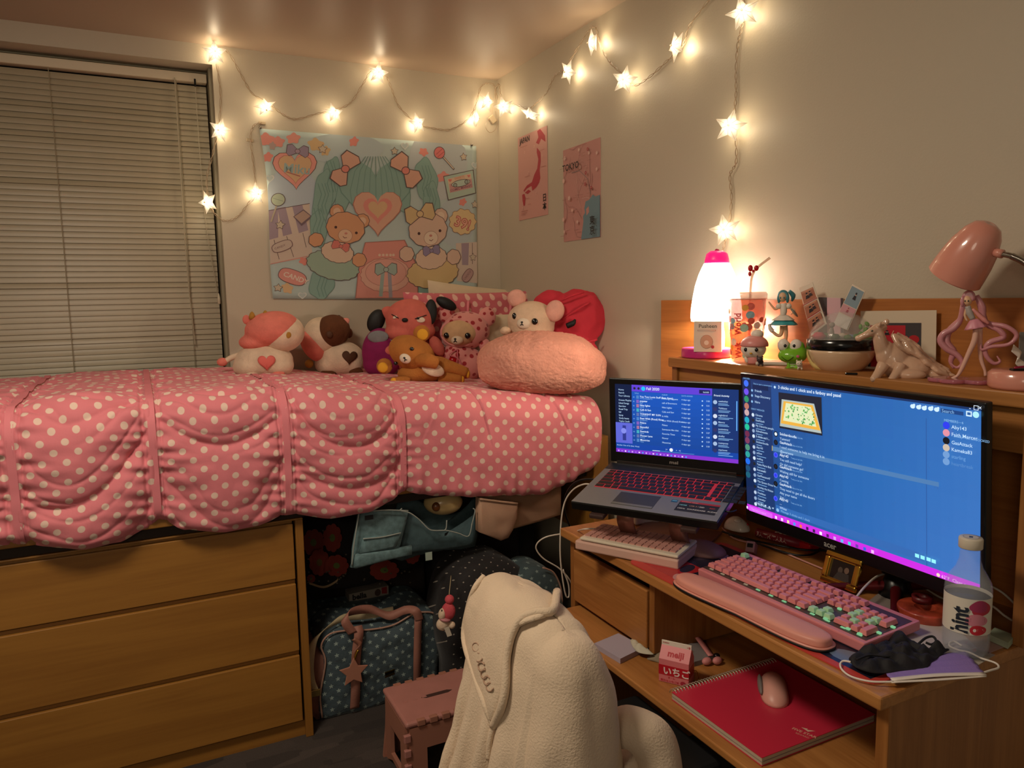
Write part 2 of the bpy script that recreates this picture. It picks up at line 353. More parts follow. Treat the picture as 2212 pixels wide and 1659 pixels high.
# ---------------------------------------------------------------- bed
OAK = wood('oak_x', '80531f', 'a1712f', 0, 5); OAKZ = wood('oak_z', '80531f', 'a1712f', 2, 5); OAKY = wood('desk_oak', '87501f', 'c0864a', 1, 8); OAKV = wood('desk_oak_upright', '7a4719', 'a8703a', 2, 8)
bed = thing('bed', 'raised wooden single bed with mattress under the pink polka dot duvet', 'bed', (-1.1, -.5, 0))
G().box((-2.18, -1.0, .775), (-.1, -.955, .87)).build('side_rail', OAK, bed, world=True, bevel=.003)
G().box((-.11, -1.01, 0), (-.045, -.945, .895)).build('bed_post', OAKZ, bed, world=True, bevel=.003)
G().box((-.11, -.07, 0), (-.045, -.01, .895)).build('bed_post', OAKZ, bed, world=True, bevel=.003)
G().box((-2.24, -1.01, 0), (-2.18, -.945, .895)).build('bed_post', OAKZ, bed, world=True, bevel=.003)
G().box((-.1, -.945, .5), (-.06, -.07, .88)).build('headboard', OAKZ, bed, world=True, bevel=.003)
G().box((-2.15, -.97, .74), (-.12, -.03, .79)).build('slat_base', mat('dark_wood', '2a1d12', .7), bed, world=True)
def rbox(a, b, r, n=4):
    return None
mt = G().box((-2.12, -.965, .79), (-.083, -.03, 1.02)).build('mattress', mat('mattress_ticking', 'cfc3a6', .8, bump=.2), bed, world=True, bevel=.05, seg=5, smooth=True)
# duvet
def ztop(x): return interp([(-2.2, 1.145), (-1.75, 1.155), (-1.25, 1.145), (-.87, 1.105), (-.58, 1.095), (-.3, 1.065), (-.1, 1.03)], x)
HEM = [(-2.2, .79), (-1.973, .788), (-1.932, .783), (-1.839, .758), (-1.785, .744), (-1.695, .75), (-1.623, .781), (-1.591, .803), (-1.527, .763), (-1.415, .738), (-1.323, .742), (-1.254, .76), (-1.213, .76), (-1.1, .734), (-.981, .737), (-.902, .76), (-.862, .785), (-.725, .755), (-.589, .733), (-.333, .707), (-.216, .735), (-.136, .77), (-.1, .79)]
SEAMS = [-2.38, -1.93, -1.595, -1.228, -.862]
def duvet_point(x, s, h):          # s = 0 at the wall, 1 at the hem
    zt = ztop(x); ztf = zt; R_ = .085; y0 = -.03; yf = -1.035
    flat = abs(yf + R_ - y0); arc = R_ * PI / 2; hz = interp(HEM, x); drop = ztf - R_ - hz; Lc = flat + arc + drop
    # spend more rows on the visible front
    l = s * Lc
    if l < flat: p = V((x, y0 - l, zt)); n = V((0, 0, 1))
    elif l < flat + arc: a = (l - flat) / R_; p = V((x, yf + R_ - R_ * math.sin(a), zt - R_ + R_ * math.cos(a))); n = V((0, -math.sin(a), math.cos(a)))
    else: p = V((x, yf, zt - R_ - (l - flat - arc))); n = V((0, -1, 0))
    return p, n, l, Lc, flat, arc, drop
dv = G(); NX, NS = 860, 330; dv.uv = []
X0, X1 = -2.22, -.1
for j in range(NS + 1):
    s = j / NS
    for i in range(NX + 1):
        x = X0 + (X1 - X0) * i / NX
        p, n_, l, Lc, flat, arc, drop = duvet_point(x, s, 0)
        k = max((q for q in range(len(SEAMS)) if SEAMS[q] <= x), default=0)
        a = SEAMS[k]; b = SEAMS[k + 1] if k + 1 < len(SEAMS) else None
        front = min(1, max(0, (l - flat * .86) / (flat * .14)))
        d = 0
        fr = max(0, l - flat - arc * .3)
        if b is not None:
            t = (x - a) / (b - a); puff = (4 * t * (1 - t)) ** .75
            d += .024 * puff * (.45 + .55 * front)
            # swags that hang between the seams
            ph = l * 26 - (4 * t * (1 - t)) * (2.2 + .7 * math.sin(k * 2.1)) * (.3 + front) + 3.6 * noise.noise(V((x * 2.6, l * 3, k * 3.1))) + k * 1.7
            sw = math.sin(ph); sw = math.copysign(abs(sw) ** .7, sw) if sw < 0 else sw ** 1.7
            ed = min(1, t * 6, (1 - t) * 6) ** .5; va = (1 - abs(math.sin(ph * .62))) ** 2.6; vb = (1 - abs(math.sin(ph * 1.37 + 2.5 * noise.noise(V((x * 5, l * 4, k)))))) ** 3; gate = max(0, min(1, .55 + 1.2 * noise.noise(V((x * 4.5, l * 5, k + 20))))); d += (.004 * sw - .015 * va - .010 * vb * gate) * (.35 + .65 * front) * ed
            # short gathers beside each seam
            for dist, sd in ((x - a, 1), (b - x, 2)):
                if dist < .16:
                    e = math.exp(-dist / .045); ph2 = l * 175 + 3.5 * noise.noise(V((l * 14, k * 5 + sd, 1))) + dist * 30 * (sd * 2 - 3)
                    gk = min(1, max(0, dist - .011) / .012); d += .0058 * e * math.sin(ph2) * gk
                    e3 = math.exp(-dist / .075); d += gk * .0052 * e3 * math.sin(l * 88 + 3 * noise.noise(V((l * 7, k, sd * 4))) + dist * 22)
            dd = min(x - a, b - x)
            if dd < .016: d += .009 * (1 - (dd / .016) ** 2) - .004
            elif dd < .03: d -= .006 * (1 - abs(dd - .023) / .007)
        else:
            dist = x - a
            if dist < .016: d += .009 * (1 - (dist / .016) ** 2) - .004
            d += .012 * min(1, dist / .06)
            e = math.exp(-dist / .03); d += .005 * e * math.sin(l * 175 + 3 * noise.noise(V((l * 12, 9, 1)))) * min(1, dist / .007) * (.3 + .7 * (fr > drop * .4))
            # creases fanning from the upper edge and the hem
            for cx, ang, am in ((-.60, .25, .006), (-.33, .55, .006), (-.22, .62, .004), (-.7, -.5, .003)):
                q = (x - cx) - (l - flat) * ang; d += am * math.exp(-(q / .010) ** 2) * (-1 if q < 0 else .6) * min(1, max(0, (l - flat + .12) / .12)) * max(0, 1 - (fr / (drop * .7)) ** 2)
            hemd = max(0, 1 - (Lc - l) / .11); d += .006 * hemd * math.sin(x * 90 + 3 * noise.noise(V((x * 9, 3, 0))))
        nn = noise.noise(V((x * 5.5, l * 6.5, .3))); d += .008 * nn; nn = noise.noise(V((x * 17, l * 19, 2.3))); d += .003 * nn
        top = max(0, 1 - front); d += .010 * top * noise.noise(V((x * 3.2, l * 9, 7))) 
        p = p + n_ * d
        if l > flat + arc:
            u = (l - flat - arc) / max(drop, .01); p.y += .018 * u * u
            # bottom tucks back in
            if Lc - l < .03: p.y += .02 * (1 - (Lc - l) / .03) ** 2
        if x > -.16: p.y += .0; p.z -= max(0, (x + .16) / .06) ** 2 * .015 * (1 - front)
        dv.v.append(tuple(p)); dv.uv.append((x * 1.0 + .5 * (.016 * math.sin(l * 9 + k)), l * (1.0)))
for j in range(NS):
    for i in range(NX):
        q = j * (NX + 1) + i; dv.f.append((q, q + NX + 1, q + NX + 2, q + 1)); dv.c.append(None)
DUV = dots_uv('pink_polka_cotton', 'd87a83', 'e2c4b4', .0575, .0545, .0094)
duvet = dv.build('duvet', DUV, smooth=True, label='pink duvet with white polka dots and gathered seams spread over the bed', cat='duvet')
DBVH = BVHTree.FromPolygons([V(p) for p in dv.v], dv.f)
def bedz(x, y):
    h = DBVH.ray_cast(V((x, y, 2)), V((0, 0, -1))); return h[0].z if h[0] else 1.1
# seam ribbons on the duvet are parts of it
for q in SEAMS[1:]:
    g = G(); pts = []
    for j in range(0, NS + 1, 3):
        i = round((q - X0) / (X1 - X0) * NX); pts.append(V(dv.v[j * (NX + 1) + i]) + V((0, -.0015, .0015)))
    g.ribbon(pts, .02, (1, 0, 0), 1); g.build('seam_tape', mat('pink_tape', 'dd8089', .8), duvet, smooth=True)
# mattress sheet hanging under the duvet
# ---------------------------------------------------------------- dresser under the bed
dr = thing('dresser', 'light oak three drawer dresser under the left half of the bed', 'dresser', (-1.9, -.5, 0))
G().box((-1.206, -.975, 0), (-1.182, -.06, .732)).build('side_panel', OAKZ, dr, world=True, bevel=.002)
G().box((-2.13, -.975, 0), (-2.106, -.06, .732)).build('side_panel', OAKZ, dr, world=True, bevel=.002)
G().box((-2.13, -.975, .732), (-1.182, -.06, .738)).build('top', OAK, dr, world=True, bevel=.002)
G().box((-2.106, -.955, 0), (-1.206, -.93, .05)).build('kick_plate', OAK, dr, world=True)
G().box((-2.106, -.93, .05), (-1.206, -.06, .71)).build('carcass', mat('dark_wood', '2a1d12', .7), dr, world=True)
for z0, z1 in ((.06, .284), (.300, .524), (.540, .722)):
    d = G().box((-2.1, -.972, z0), (-1.213, -.95, z1)).build('drawer', OAK, dr, world=True, bevel=.0025)
    G().box((-2.1, -.958, z1), (-1.213, -.93, z1 + .010)).build('finger_rail', OAK, d, world=True)
# ---------------------------------------------------------------- desk with hutch
dk = thing('desk', 'oak desk with pedestal drawer, pulled-out tray shelf and low hutch', 'desk', (-.28, -2.05, 0))
DY0, DY1 = -2.575, -1.53
G().box((-.56, DY0, .735), (-.004, DY1, .76)).build('desk_top', OAKY, dk, world=True, bevel=.004)
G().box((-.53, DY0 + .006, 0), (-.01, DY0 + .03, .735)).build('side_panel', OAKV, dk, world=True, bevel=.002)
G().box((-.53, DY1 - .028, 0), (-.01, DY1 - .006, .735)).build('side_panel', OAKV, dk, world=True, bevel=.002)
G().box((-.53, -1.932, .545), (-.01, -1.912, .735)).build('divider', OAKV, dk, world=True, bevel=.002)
G().box((-.03, -2.54, .1), (-.01, -1.56, .735)).build('back_panel', OAKV, dk, world=True)
dd = G().box((-.535, -1.908, .55), (-.515, -1.562, .70)).build('drawer', OAKY, dk, world=True, bevel=.003)
G().box((-.51, -1.908, .704), (-.49, -1.562, .735)).build('rail', mat('dark_wood', '2a1d12', .7), dk, world=True)
tr = G().box((-.64, -2.545, .518), (-.10, -1.57, .535)).build('tray_shelf', OAKY, dk, world=True, bevel=.003)
G().box((-.50, -2.545, .535), (-.12, -2.537, .565)).build('tray_runner', OAKY, dk, world=True)
# hutch
G().box((-.02, -2.6, .76), (-.004, -1.292, 1.403)).build('hutch_back', wood('hutch_oak', '8d4f1c', 'bf7b3c', 1, 8), dk, world=True, bevel=.002)
G().box((-.2, -2.6, 1.208), (-.02, -1.56, 1.236)).build('hutch_shelf', OAKY, dk, world=True, bevel=.003)
G().box((-.175, -2.59, 1.12), (-.16, -1.57, 1.208)).build('hutch_rail', OAKY, dk, world=True, bevel=.002)
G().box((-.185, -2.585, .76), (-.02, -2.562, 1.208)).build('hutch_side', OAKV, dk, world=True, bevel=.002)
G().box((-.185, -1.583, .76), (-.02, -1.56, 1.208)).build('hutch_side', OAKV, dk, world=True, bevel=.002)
# ---------------------------------------------------------------- star string lights
def star_mat():
    m, t, b = nodes('star_shell'); L = t.links.new; tc = N(t, 'ShaderNodeTexCoord')
    l = N(t, 'ShaderNodeVectorMath', operation='LENGTH'); L(tc.outputs['Object'], l.inputs[0])
    r = N(t, 'ShaderNodeMapRange'); r.interpolation_type = 'SMOOTHSTEP'; r.inputs['From Min'].default_value = .006; r.inputs['From Max'].default_value = .036; r.inputs['To Min'].default_value = 1.5; r.inputs['To Max'].default_value = .36; L(l.outputs[1], r.inputs['Value'])
    L(r.outputs[0], b.inputs['Emission Strength']); b.inputs['Emission Color'].default_value = (1, .78, .48, 1); b.inputs['Base Color'].default_value = (.25, .2, .14, 1); b.inputs['Roughness'].default_value = .4
    return m
STARM = star_mat(); RIB = mat('star_rib', 'a07c50', .5, emit=.16, ec='e0a860'); WIRE = mat('clear_wire', 'a08a70', .35, coat=.5); BULB = mat('warm_bulb', 'fff0c0', .3, emit=25, ec='ffd79a')
def star_light(parent, P, outward, r, roll, lean=0, yaw=0):
    n = V(outward).normalized(); up = V((0, 0, 1)); rt = up.cross(n).normalized()
    B = Matrix((rt, up, n)).transposed().to_4x4()
    R = B @ Matrix.Rotation(yaw, 4, 'Y') @ Matrix.Rotation(lean, 4, 'X') @ Matrix.Rotation(roll, 4, 'Z')
    g = G(); pts = star_pts(r, .47); vs = [(x, y, 0) for x, y in pts] + [(0, 0, r * .36), (0, 0, -r * .30)]
    g.add(vs, [(10, (i + 1) % 10, i) for i in range(10)] + [(11, i, (i + 1) % 10) for i in range(10)])
    s = g.build('star_lamp', STARM, parent); s.matrix_basis = Matrix.Translation(wm(parent).inverted() @ V(P)) @ R
    WM[s] = Matrix.Translation(V(P)) @ R
    q = G()
    for i in range(10):
        x, y = pts[i]; q.tube([(x, y, .0005), (x * .35, y * .35, r * .36 * .66)], .0005, 4, smooth=0)
    q.build('rib', RIB, s)
    G().lathe([(.0018, r * .30), (.0032, r * .36), (.003, r * .43), (.0015, r * .45)], n=8).build('bulb_socket', WIRE, s)
    light('star_glow', 'POINT', V(P) + n * (r * .36 + .02), STAR_W * .35, (1, .80, .52), .015)
    b = light('star_glow', 'POINT', V(P) - n * .024, STAR_W * .65, (1, .80, .52), .02)
    return s
STAR_W = .22
def twisted(parent, pts, name='twisted_wire'):
    P, _ = spline([V(p) for p in pts], [1] * len(pts), 14, False)
    for s_ in (0, PI):
        Q = []
        for i, p in enumerate(P):
            t = (P[min(i + 1, len(P) - 1)] - P[max(i - 1, 0)]).normalized(); a = t.orthogonal().normalized(); b = t.cross(a); k = i * .55 + s_
            Q.append(p + (a * math.cos(k) + b * math.sin(k)) * .0032)
        G().tube(Q, .0013, 5, smooth=0).build(name, WIRE, parent, world=True, smooth=True)
sl1 = thing('string_lights', 'warm white star string lights looped along the window wall above the tapestry', 'string lights', (-.6, -.02, 2.3))
W_ = lambda L, y=-.014: [at(px, py, 1, y) for px, py in L]
R_ = lambda L, x=-.014: [at(px, py, 0, x) for px, py in L]
for px, py, roll, lean, yaw in ((464, 113, .05, 0, 0), (573, 230, .5, 1.0, .3), (721, 244, .1, -.3, .2), (817, 158, -.15, 0, -.1), (902, 266, .25, 0, .25), (1027, 255, .2, .1, 1.05), (1052, 220, -.15, .1, .3), (553, 418, .1, .2, .35), (476, 281, -.35, .2, -.5), (449, 437, .3, .1, -.8)):
    star_light(sl1, at(px, py, 1, -.052), (0, -1, 0), .049, roll, lean, yaw)
twisted(sl1, W_([(468, 137), (476, 200), (473, 268), (460, 330), (447, 385), (453, 440), (470, 468), (490, 477), (515, 466), (540, 435), (552, 415), (548, 360), (541, 300), (548, 272), (566, 266)]))
twisted(sl1, W_([(466, 108), (492, 112), (520, 160), (545, 202), (580, 222), (612, 248), (640, 257), (685, 246), (722, 238), (757, 222), (785, 180), (805, 152), (832, 162), (845, 190), (862, 230), (900, 266), (935, 277), (972, 280), (1005, 263), (1025, 235), (1038, 190), (1052, 180), (1068, 186), (1070, 215)]))
for px, py, a in ((566, 266, .0), (540, 303, .1)):
    P = at(px, py, 1, -.004); G().box((-.014, -.006, -.006), (.014, .003, .006), Matrix.Translation(P) @ Matrix.Rotation(a, 4, 'Y')).build('wall_clip', mat('clear_plastic', 'bba98d', .2), sl1, world=True, bevel=.002)
P = at(1064, 258, 1, -.012)
G().box((-.014, -.008, -.018), (.014, .008, .018), Matrix.Translation(P) @ Matrix.Rotation(-.7, 4, 'Y')).build('connector', mat('clear_plastic', 'bba98d', .2), sl1, world=True, bevel=.004)
G().tube(W_([(1064, 232), (1062, 250), (1052, 262), (1049, 275), (1058, 286), (1070, 280), (1074, 262), (1070, 240)], -.014), .0013, 5).build('loose_wire', WIRE, sl1, world=True)
sl2 = thing('string_lights', 'warm white star string lights climbing the right wall and dropping beside the pink lamp', 'string lights', (-.02, -1, 2.3))
for px, py, roll, lean, yaw in ((1088, 231, .2, .2, .4), (1146, 247, .6, 1.0, .2), (1227, 155, .6, .2, .15), (1280, 92, 0, .1, -.22), (1349, 173, -.25, .1, -.3), (1461, 99, .3, 0, -.18), (1604, 28, .25, -.1, -.2), (1577, 273, -.25, 0, -.45), (1566, 497, .2, 0, -.35)):
    star_light(sl2, at(px, py, 0, -.052), (-.72, -.69, 0) if px in (1604, 1577, 1566, 1088, 1349) else (-1, 0, 0), .049, roll, lean, yaw * (.4 if px in (1604, 1577, 1566, 1088, 1349) else 1))
twisted(sl2, R_([(1074, 215), (1072, 190), (1078, 182), (1082, 205), (1090, 226), (1110, 225), (1140, 234), (1152, 228), (1180, 200), (1198, 165), (1222, 145), (1250, 100), (1275, 62), (1288, 62), (1298, 100), (1318, 135), (1345, 160), (1368, 184), (1400, 168), (1440, 132), (1474, 100), (1490, 55), (1532, 0), (1560, -30)]))
twisted(sl2, R_([(1606, -20), (1606, 20), (1602, 60), (1594, 95), (1590, 150), (1590, 200), (1587, 245), (1590, 300), (1590, 350), (1577, 378), (1580, 425), (1576, 480), (1564, 530), (1558, 560), (1554, 600), (1550, 660)]))
# ---------------------------------------------------------------- tapestry (generic pastel design)
TA, TB, TC_, TD = at(560, 278, 1, -.006), at(1028, 316, 1, -.006), at(1030, 648, 1, -.006), at(590, 645, 1, -.006)
tap = thing('tapestry', 'pastel cloth tapestry of candy, hearts and toy bears pinned to the window wall', 'tapestry', (TA + TC_) / 2)
TW, TH = 1.0, .70
def tapf(x, y, e=0):       # x,y in 0..1 of the cloth
    u, v = x, y; p = TA.lerp(TB, u).lerp(TD.lerp(TC_, u), v)
    p.x += .006 * math.sin(v * 6) * (1 - u) * (1 if u < .3 else .0)
    sagl = .012 * math.sin(v * PI) ; p.x += sagl * (1 - u) * .7
    p.y += -.004 - e
    return p
g = G(); n1, n2 = 40, 28; g.col = 'a9b8b4'
g.add([tapf(i / n1, j / n2) for j in range(n2 + 1) for i in range(n1 + 1)], [(j * (n1 + 1) + i, (j + 1) * (n1 + 1) + i, (j + 1) * (n1 + 1) + i + 1, j * (n1 + 1) + i + 1) for j in range(n2) for i in range(n1)])
CLOTH = print_mat('printed_cloth', .85)
g.build('cloth', CLOTH, tap, world=True, smooth=True, solid=.0008)
# coordinates of the picture are pixels of the zoomed crop: x 60..1850, y 160..1520
def tf(x, y, e):
    px, py = 540 + x / 3.77, 240 + y / 3.77
    u = (px - (560 + (py - 280) * .08)) / (1029 - (560 + (py - 280) * .08)); top = 278 + 38 * u; bot = 645 + 3 * u; v = (py - top) / (bot - top)
    return tapf(min(1, max(0, u)), min(1, max(0, v)), e + .0012)
cv = Canvas((0, 0, 0), (1, 0, 0), (0, 0, -1), .00003, fn=tf)
INK = '5c4a48'
def blob(x, y, rx, ry, col, amp=.08, k=9, rot=0, ol=INK, n=40, ph=0, lw=5):
    def pts(s):
        c, q = math.cos(rot), math.sin(rot); R = []
        for i in range(n):
            a = 2 * PI * i / n; f = 1 + amp * math.cos(k * a + ph); X, Y = (rx * f + s) * math.cos(a), (ry * f + s) * math.sin(a); R.append((x + X * c - Y * q, y + X * q + Y * c))
        return R
    if ol: cv.poly(pts(lw), ol)
    cv.poly(pts(0), col)
def oheart(x, y, r, col, ol=INK, rot=0): cv.heart(x, y, r + 5, ol, rot); cv.heart(x, y, r, col, rot)
def ostar(x, y, r, col, rot=0): cv.star(x, y, r + 6, INK, rot, .55); cv.star(x, y, r, col, rot, .55)
def obow(x, y, s, col, kc, rot=0):
    c, q = math.cos(rot), math.sin(rot); T = lambda L: [(x + (a * c - b * q) * s, y + (a * q + b * c) * s) for a, b in L]
    for sg in (-1, 1):
        for e, cc in ((.06, INK), (0, col)):
            cv.poly(T([(0, -.12 - e), (sg * .55, -.62 - e), (sg * (1 + e), -.5 - e), (sg * (1.05 + e), .3), (sg * (.8), .55 + e), (0, .14 + e)][::sg]), cc)
    for e, cc in ((.05, INK), (0, kc)): cv.disk(x, y, (.22 + e) * s, cc, (.2 + e) * s)
# pastel ground
for (x, y, rx, ry, col) in ((300, 700, 200, 260, 'a8b3bb'), (1500, 420, 260, 300, 'abb2b2'), (700, 300, 330, 120, 'a9b6b6'), (1650, 900, 170, 200, 'a8b3b4')): cv.disk(x, y, rx, col, ry, 30)
cv.poly([(120, 800), (430, 740), (470, 1180), (160, 1240)], 'bfae9f'); cv.poly([(1650, 1070), (1850, 1060), (1850, 1400), (1660, 1380)], 'bfae9f')
for P4 in (((125, 800), (195, 790), (210, 1020), (140, 1040)), ((190, 780), (250, 770), (310, 990), (245, 1010)), ((300, 765), (375, 750), (430, 960), (360, 985)), ((1700, 1070), (1770, 1068), (1762, 1250), (1706, 1248))): cv.poly(list(P4), '96858f')
cv.line([(160, 1240), (430, 1175)], 6, 'c08077'); cv.line([(270, 1010), (330, 1180)], 4, INK); cv.line([(180, 1040), (225, 1200)], 4, INK); cv.line([(390, 985), (420, 1100)], 4, INK); cv.line([(120, 800), (430, 742)], 5, INK); cv.line([(1800, 1070), (1800, 1240)], 4, INK)
for x, y, r, col in ((120, 230, 60, 'cc877a'), (200, 250, 50, 'cc877a'), (320, 220, 50, 'cf8f80'), (490, 270, 60, 'c3a579'), (560, 320, 40, 'c3a579'), (120, 370, 40, 'cf8376'), (790, 245, 40, 'cf8376'), (1370, 330, 38, 'cf8376'), (1540, 530, 50, 'cf8a80'), (1715, 735, 34, 'cf8376'), (410, 1215, 38, 'cf8376'), (290, 1440, 45, 'c9a980'), (160, 280, 30, 'a58f88')): blob(x, y, r, r * .8, col, .18, 5, r, None, 24)
for x, y in ((1210, 280), (130, 540), (400, 1500), (1830, 440)): cv.heart(x, y, 34, 'c2c5bf'); cv.heart(x, y, 24, 'aab6b4')
oheart(322, 455, 165, 'cf8e82', rot=-.03); oheart(322, 450, 125, 'c3a17c', 'a86a60'); obow(345, 322, 78, '8f8091', 'a08a98', .12)
cv.text('Miku', 228, 488, 104, '8fa3a0', .10, .02); cv.line([(255, 488), (355, 522)], 8, 'a0605a')
for x, y, r, rt in ((538, 305, 34, .1), (1122, 322, 30, 0), (1725, 372, 30, -.1), (1825, 755, 30, 0), (218, 918, 34, .1), (222, 1437, 32, .1), (1805, 1185, 30, 0)): ostar(x, y, r, 'b7aa95', rt)
# lollipops, sweets, cassette, speech cloud
cv.line([(1545, 375), (1635, 468)], 16, INK); cv.line([(1545, 375), (1632, 464)], 8, 'c9bba4'); blob(1508, 337, 44, 44, 'c9706c', 0, 1); cv.line([(1480, 350), (1535, 305)], 5, 'a05552'); cv.line([(1492, 370), (1548, 330)], 5, 'a05552')
cv.line([(182, 765), (150, 890)], 12, 'a79c88'); blob(193, 712, 48, 48, 'a3ae97', 0, 1); cv.line([(155, 700), (232, 725)], 4, '7f8d7c')
cv.poly([(1540, 525), (1815, 474), (1837, 665), (1580, 722)], INK); cv.poly([(1546, 530), (1808, 481), (1830, 660), (1586, 714)], '9fb2a3'); cv.poly([(1578, 548), (1790, 505), (1806, 618), (1598, 660)], 'c7ae95')
cv.poly([(1594, 588), (1796, 548), (1806, 618), (1598, 660)], 'b58a86'); blob(1697, 582, 82, 24, 'a9b8aa', 0, 1, -.18)
for x, y in ((1646, 598), (1748, 572)): blob(x, y, 13, 13, '8d9b93', 0, 1)
cv.heart(1600, 560, 15, 'c4756c'); cv.heart(1770, 526, 13, 'c4756c'); cv.text('SWEETS', 1642, 556, 26, 'c27d5f', -.2, .01); cv.text('COMIC MARKET', 1604, 650, 27, '7b5060', -.2, .01)
blob(1712, 895, 118, 100, 'c9b184', .07, 11, 0, '8f6f55'); cv.text('39!', 1628, 922, 118, 'a4504e', .3, .05); cv.text('39!', 1628, 922, 118, 'd0a08a', .3, .0)
cv.poly([(310, 850), (385, 790), (455, 850), (375, 925)], '6d5b62'); cv.poly([(318, 850), (385, 800), (440, 845), (375, 905)], 'a98f80')
for (x, y, rx, ry, a, col, tx, sz) in ((242, 1092, 78, 40, -.4, 'b8a79a', 'CANDY', 24), (325, 1345, 108, 58, .38, 'c98a80', 'CANDY', 56), (1755, 1335, 60, 36, -.9, 'ab8c88', 'CHOCO', 26)):
    blob(x, y, rx, ry, col, .05, 4, a, '6d5052', 28, PI); cv.text(tx, x - rx * .72 * math.cos(a), y - rx * .72 * math.sin(a) + sz * .35, sz, 'd3c4b4' if sz > 30 else '6d5052', a, .02 if sz > 30 else 0)
# teal ribbon bundles in the middle with two generic toy bears
TE, TE2 = '7f9d93', '6a8a80'
for (x, y, rx, ry, a) in ((600, 560, 75, 190, .15), (530, 700, 70, 230, .1), (505, 950, 60, 150, -.1), (545, 1400, 90, 130, .2), (1390, 560, 90, 180, -.15), (1430, 760, 70, 190, 0), (1365, 1450, 45, 110, 0), (1180, 660, 60, 170, -.2), (700, 660, 55, 190, .2)): blob(x, y, rx, ry, TE, .07, 5, a, TE2)
for i, (x, y) in enumerate(((600, 520), (530, 700), (500, 900), (545, 1380), (1390, 560), (1430, 740))):
    for q in (-.4, .1, .5): cv.line([(x + q * 60 - 14, y - 120), (x + q * 60 + 14, y - 30), (x + q * 60 - 12, y + 60), (x + q * 60 + 8, y + 130)], 5, TE2)
# a big generic teal cushion heart with scalloped apron skirt below
cv.heart(960, 640, 312, TE2); cv.heart(960, 636, 304, TE)
for q in range(-4, 5): cv.line([(960 + q * 20, 365), (960 + q * 42, 480), (960 + q * 52, 640), (960 + q * 48, 760)], 5, TE2)
cv.heart(975, 800, 205, 'a06a5e'); cv.heart(975, 797, 197, 'c39a84'); cv.heart(975, 790, 120, 'c98378'); cv.heart(975, 785, 80, 'c3a17c')
cv.poly([(870, 1060), (1200, 1040), (1300, 1240), (1320, 1520), (800, 1525), (820, 1260)], 'a06a5e'); cv.poly([(876, 1066), (1194, 1048), (1292, 1245), (1312, 1518), (808, 1520), (828, 1262)], 'c48579')
blob(1045, 1330, 205, 140, 'c69a89', .03, 22, 0, '9c6a60'); blob(1045, 1310, 165, 110, 'c79486', .0, 1, 0, 'a9776c'); cv.line([(1020, 1290), (1005, 1500)], 30, '8b9b93'); cv.line([(1072, 1290), (1086, 1510)], 30, '8f8a90'); obow(1045, 1285, 85, '8fa096', '9aa79c')
for x in (990, 1020, 1050, 1080, 1105): cv.disk(x, 1165, 11, 'c9b09a')
def bear(x, y, s, fur, face, bow, dress, a, e2):
    T = lambda dx, dy: (x + (dx * math.cos(a) - dy * math.sin(a)) * s, y + (dx * math.sin(a) + dy * math.cos(a)) * s)
    for dx, dy in ((-.7, -.72), (.75, -.6)): blob(*T(dx, dy), .36 * s, .36 * s, fur, .03, 9); blob(*T(dx, dy), .2 * s, .2 * s, face, 0, 1, 0, None)
    q = T(0, 2.15); blob(*q, 1.35 * s, .75 * s, dress, .035, 16, a); q = T(0, 1.4); blob(*q, .82 * s, .55 * s, 'c6ad97', .03, 14, a)
    for dx, dy in ((-1.25, 1.05), (1.2, 1.5)): blob(*T(dx, dy), .36 * s, .36 * s, fur, .04, 7)
    blob(*T(0, 0), 1.0 * s, .82 * s, fur, .025, 11, a); blob(*T(.1, .42), .36 * s, .33 * s, face, 0, 1, a, '8a6354', lw=3)
    for dx in (-.5, .62): cv.disk(*T(dx, .12), .075 * s, '4a302c')
    cv.disk(*T(.1, .3), .08 * s, 'b97a6c', .06 * s); cv.line([T(.0, .5), T(.1, .56), T(.2, .5)], 5, '6d4038'); q = T(.05, 1.05); obow(*q, .42 * s, bow, bow, a)
bear(715, 940, 150, 'c2906c', 'ccab90', 'c27066', '8ea391', .28, 0)
bear(1400, 960, 165, 'c3a793', 'cfbca6', '857a94', 'bfa676', -.12, 0)
obow(1330, 830, 120, 'bda57a', 'c4ab80', -.2); obow(715, 465, 130, 'c29782', 'c77c70', -1.0); obow(1210, 480, 135, 'c29782', 'c77c70', .9)
cv.build('printed_picture', tap, CLOTH)
for P in (at(562, 276, 1, -.01), at(1019, 313, 1, -.012)):
    G().ball(P, (.006, .006, .006)).build('push_pin', mat('steel', '8f8a80', .25, 1), tap, world=True, smooth=True)
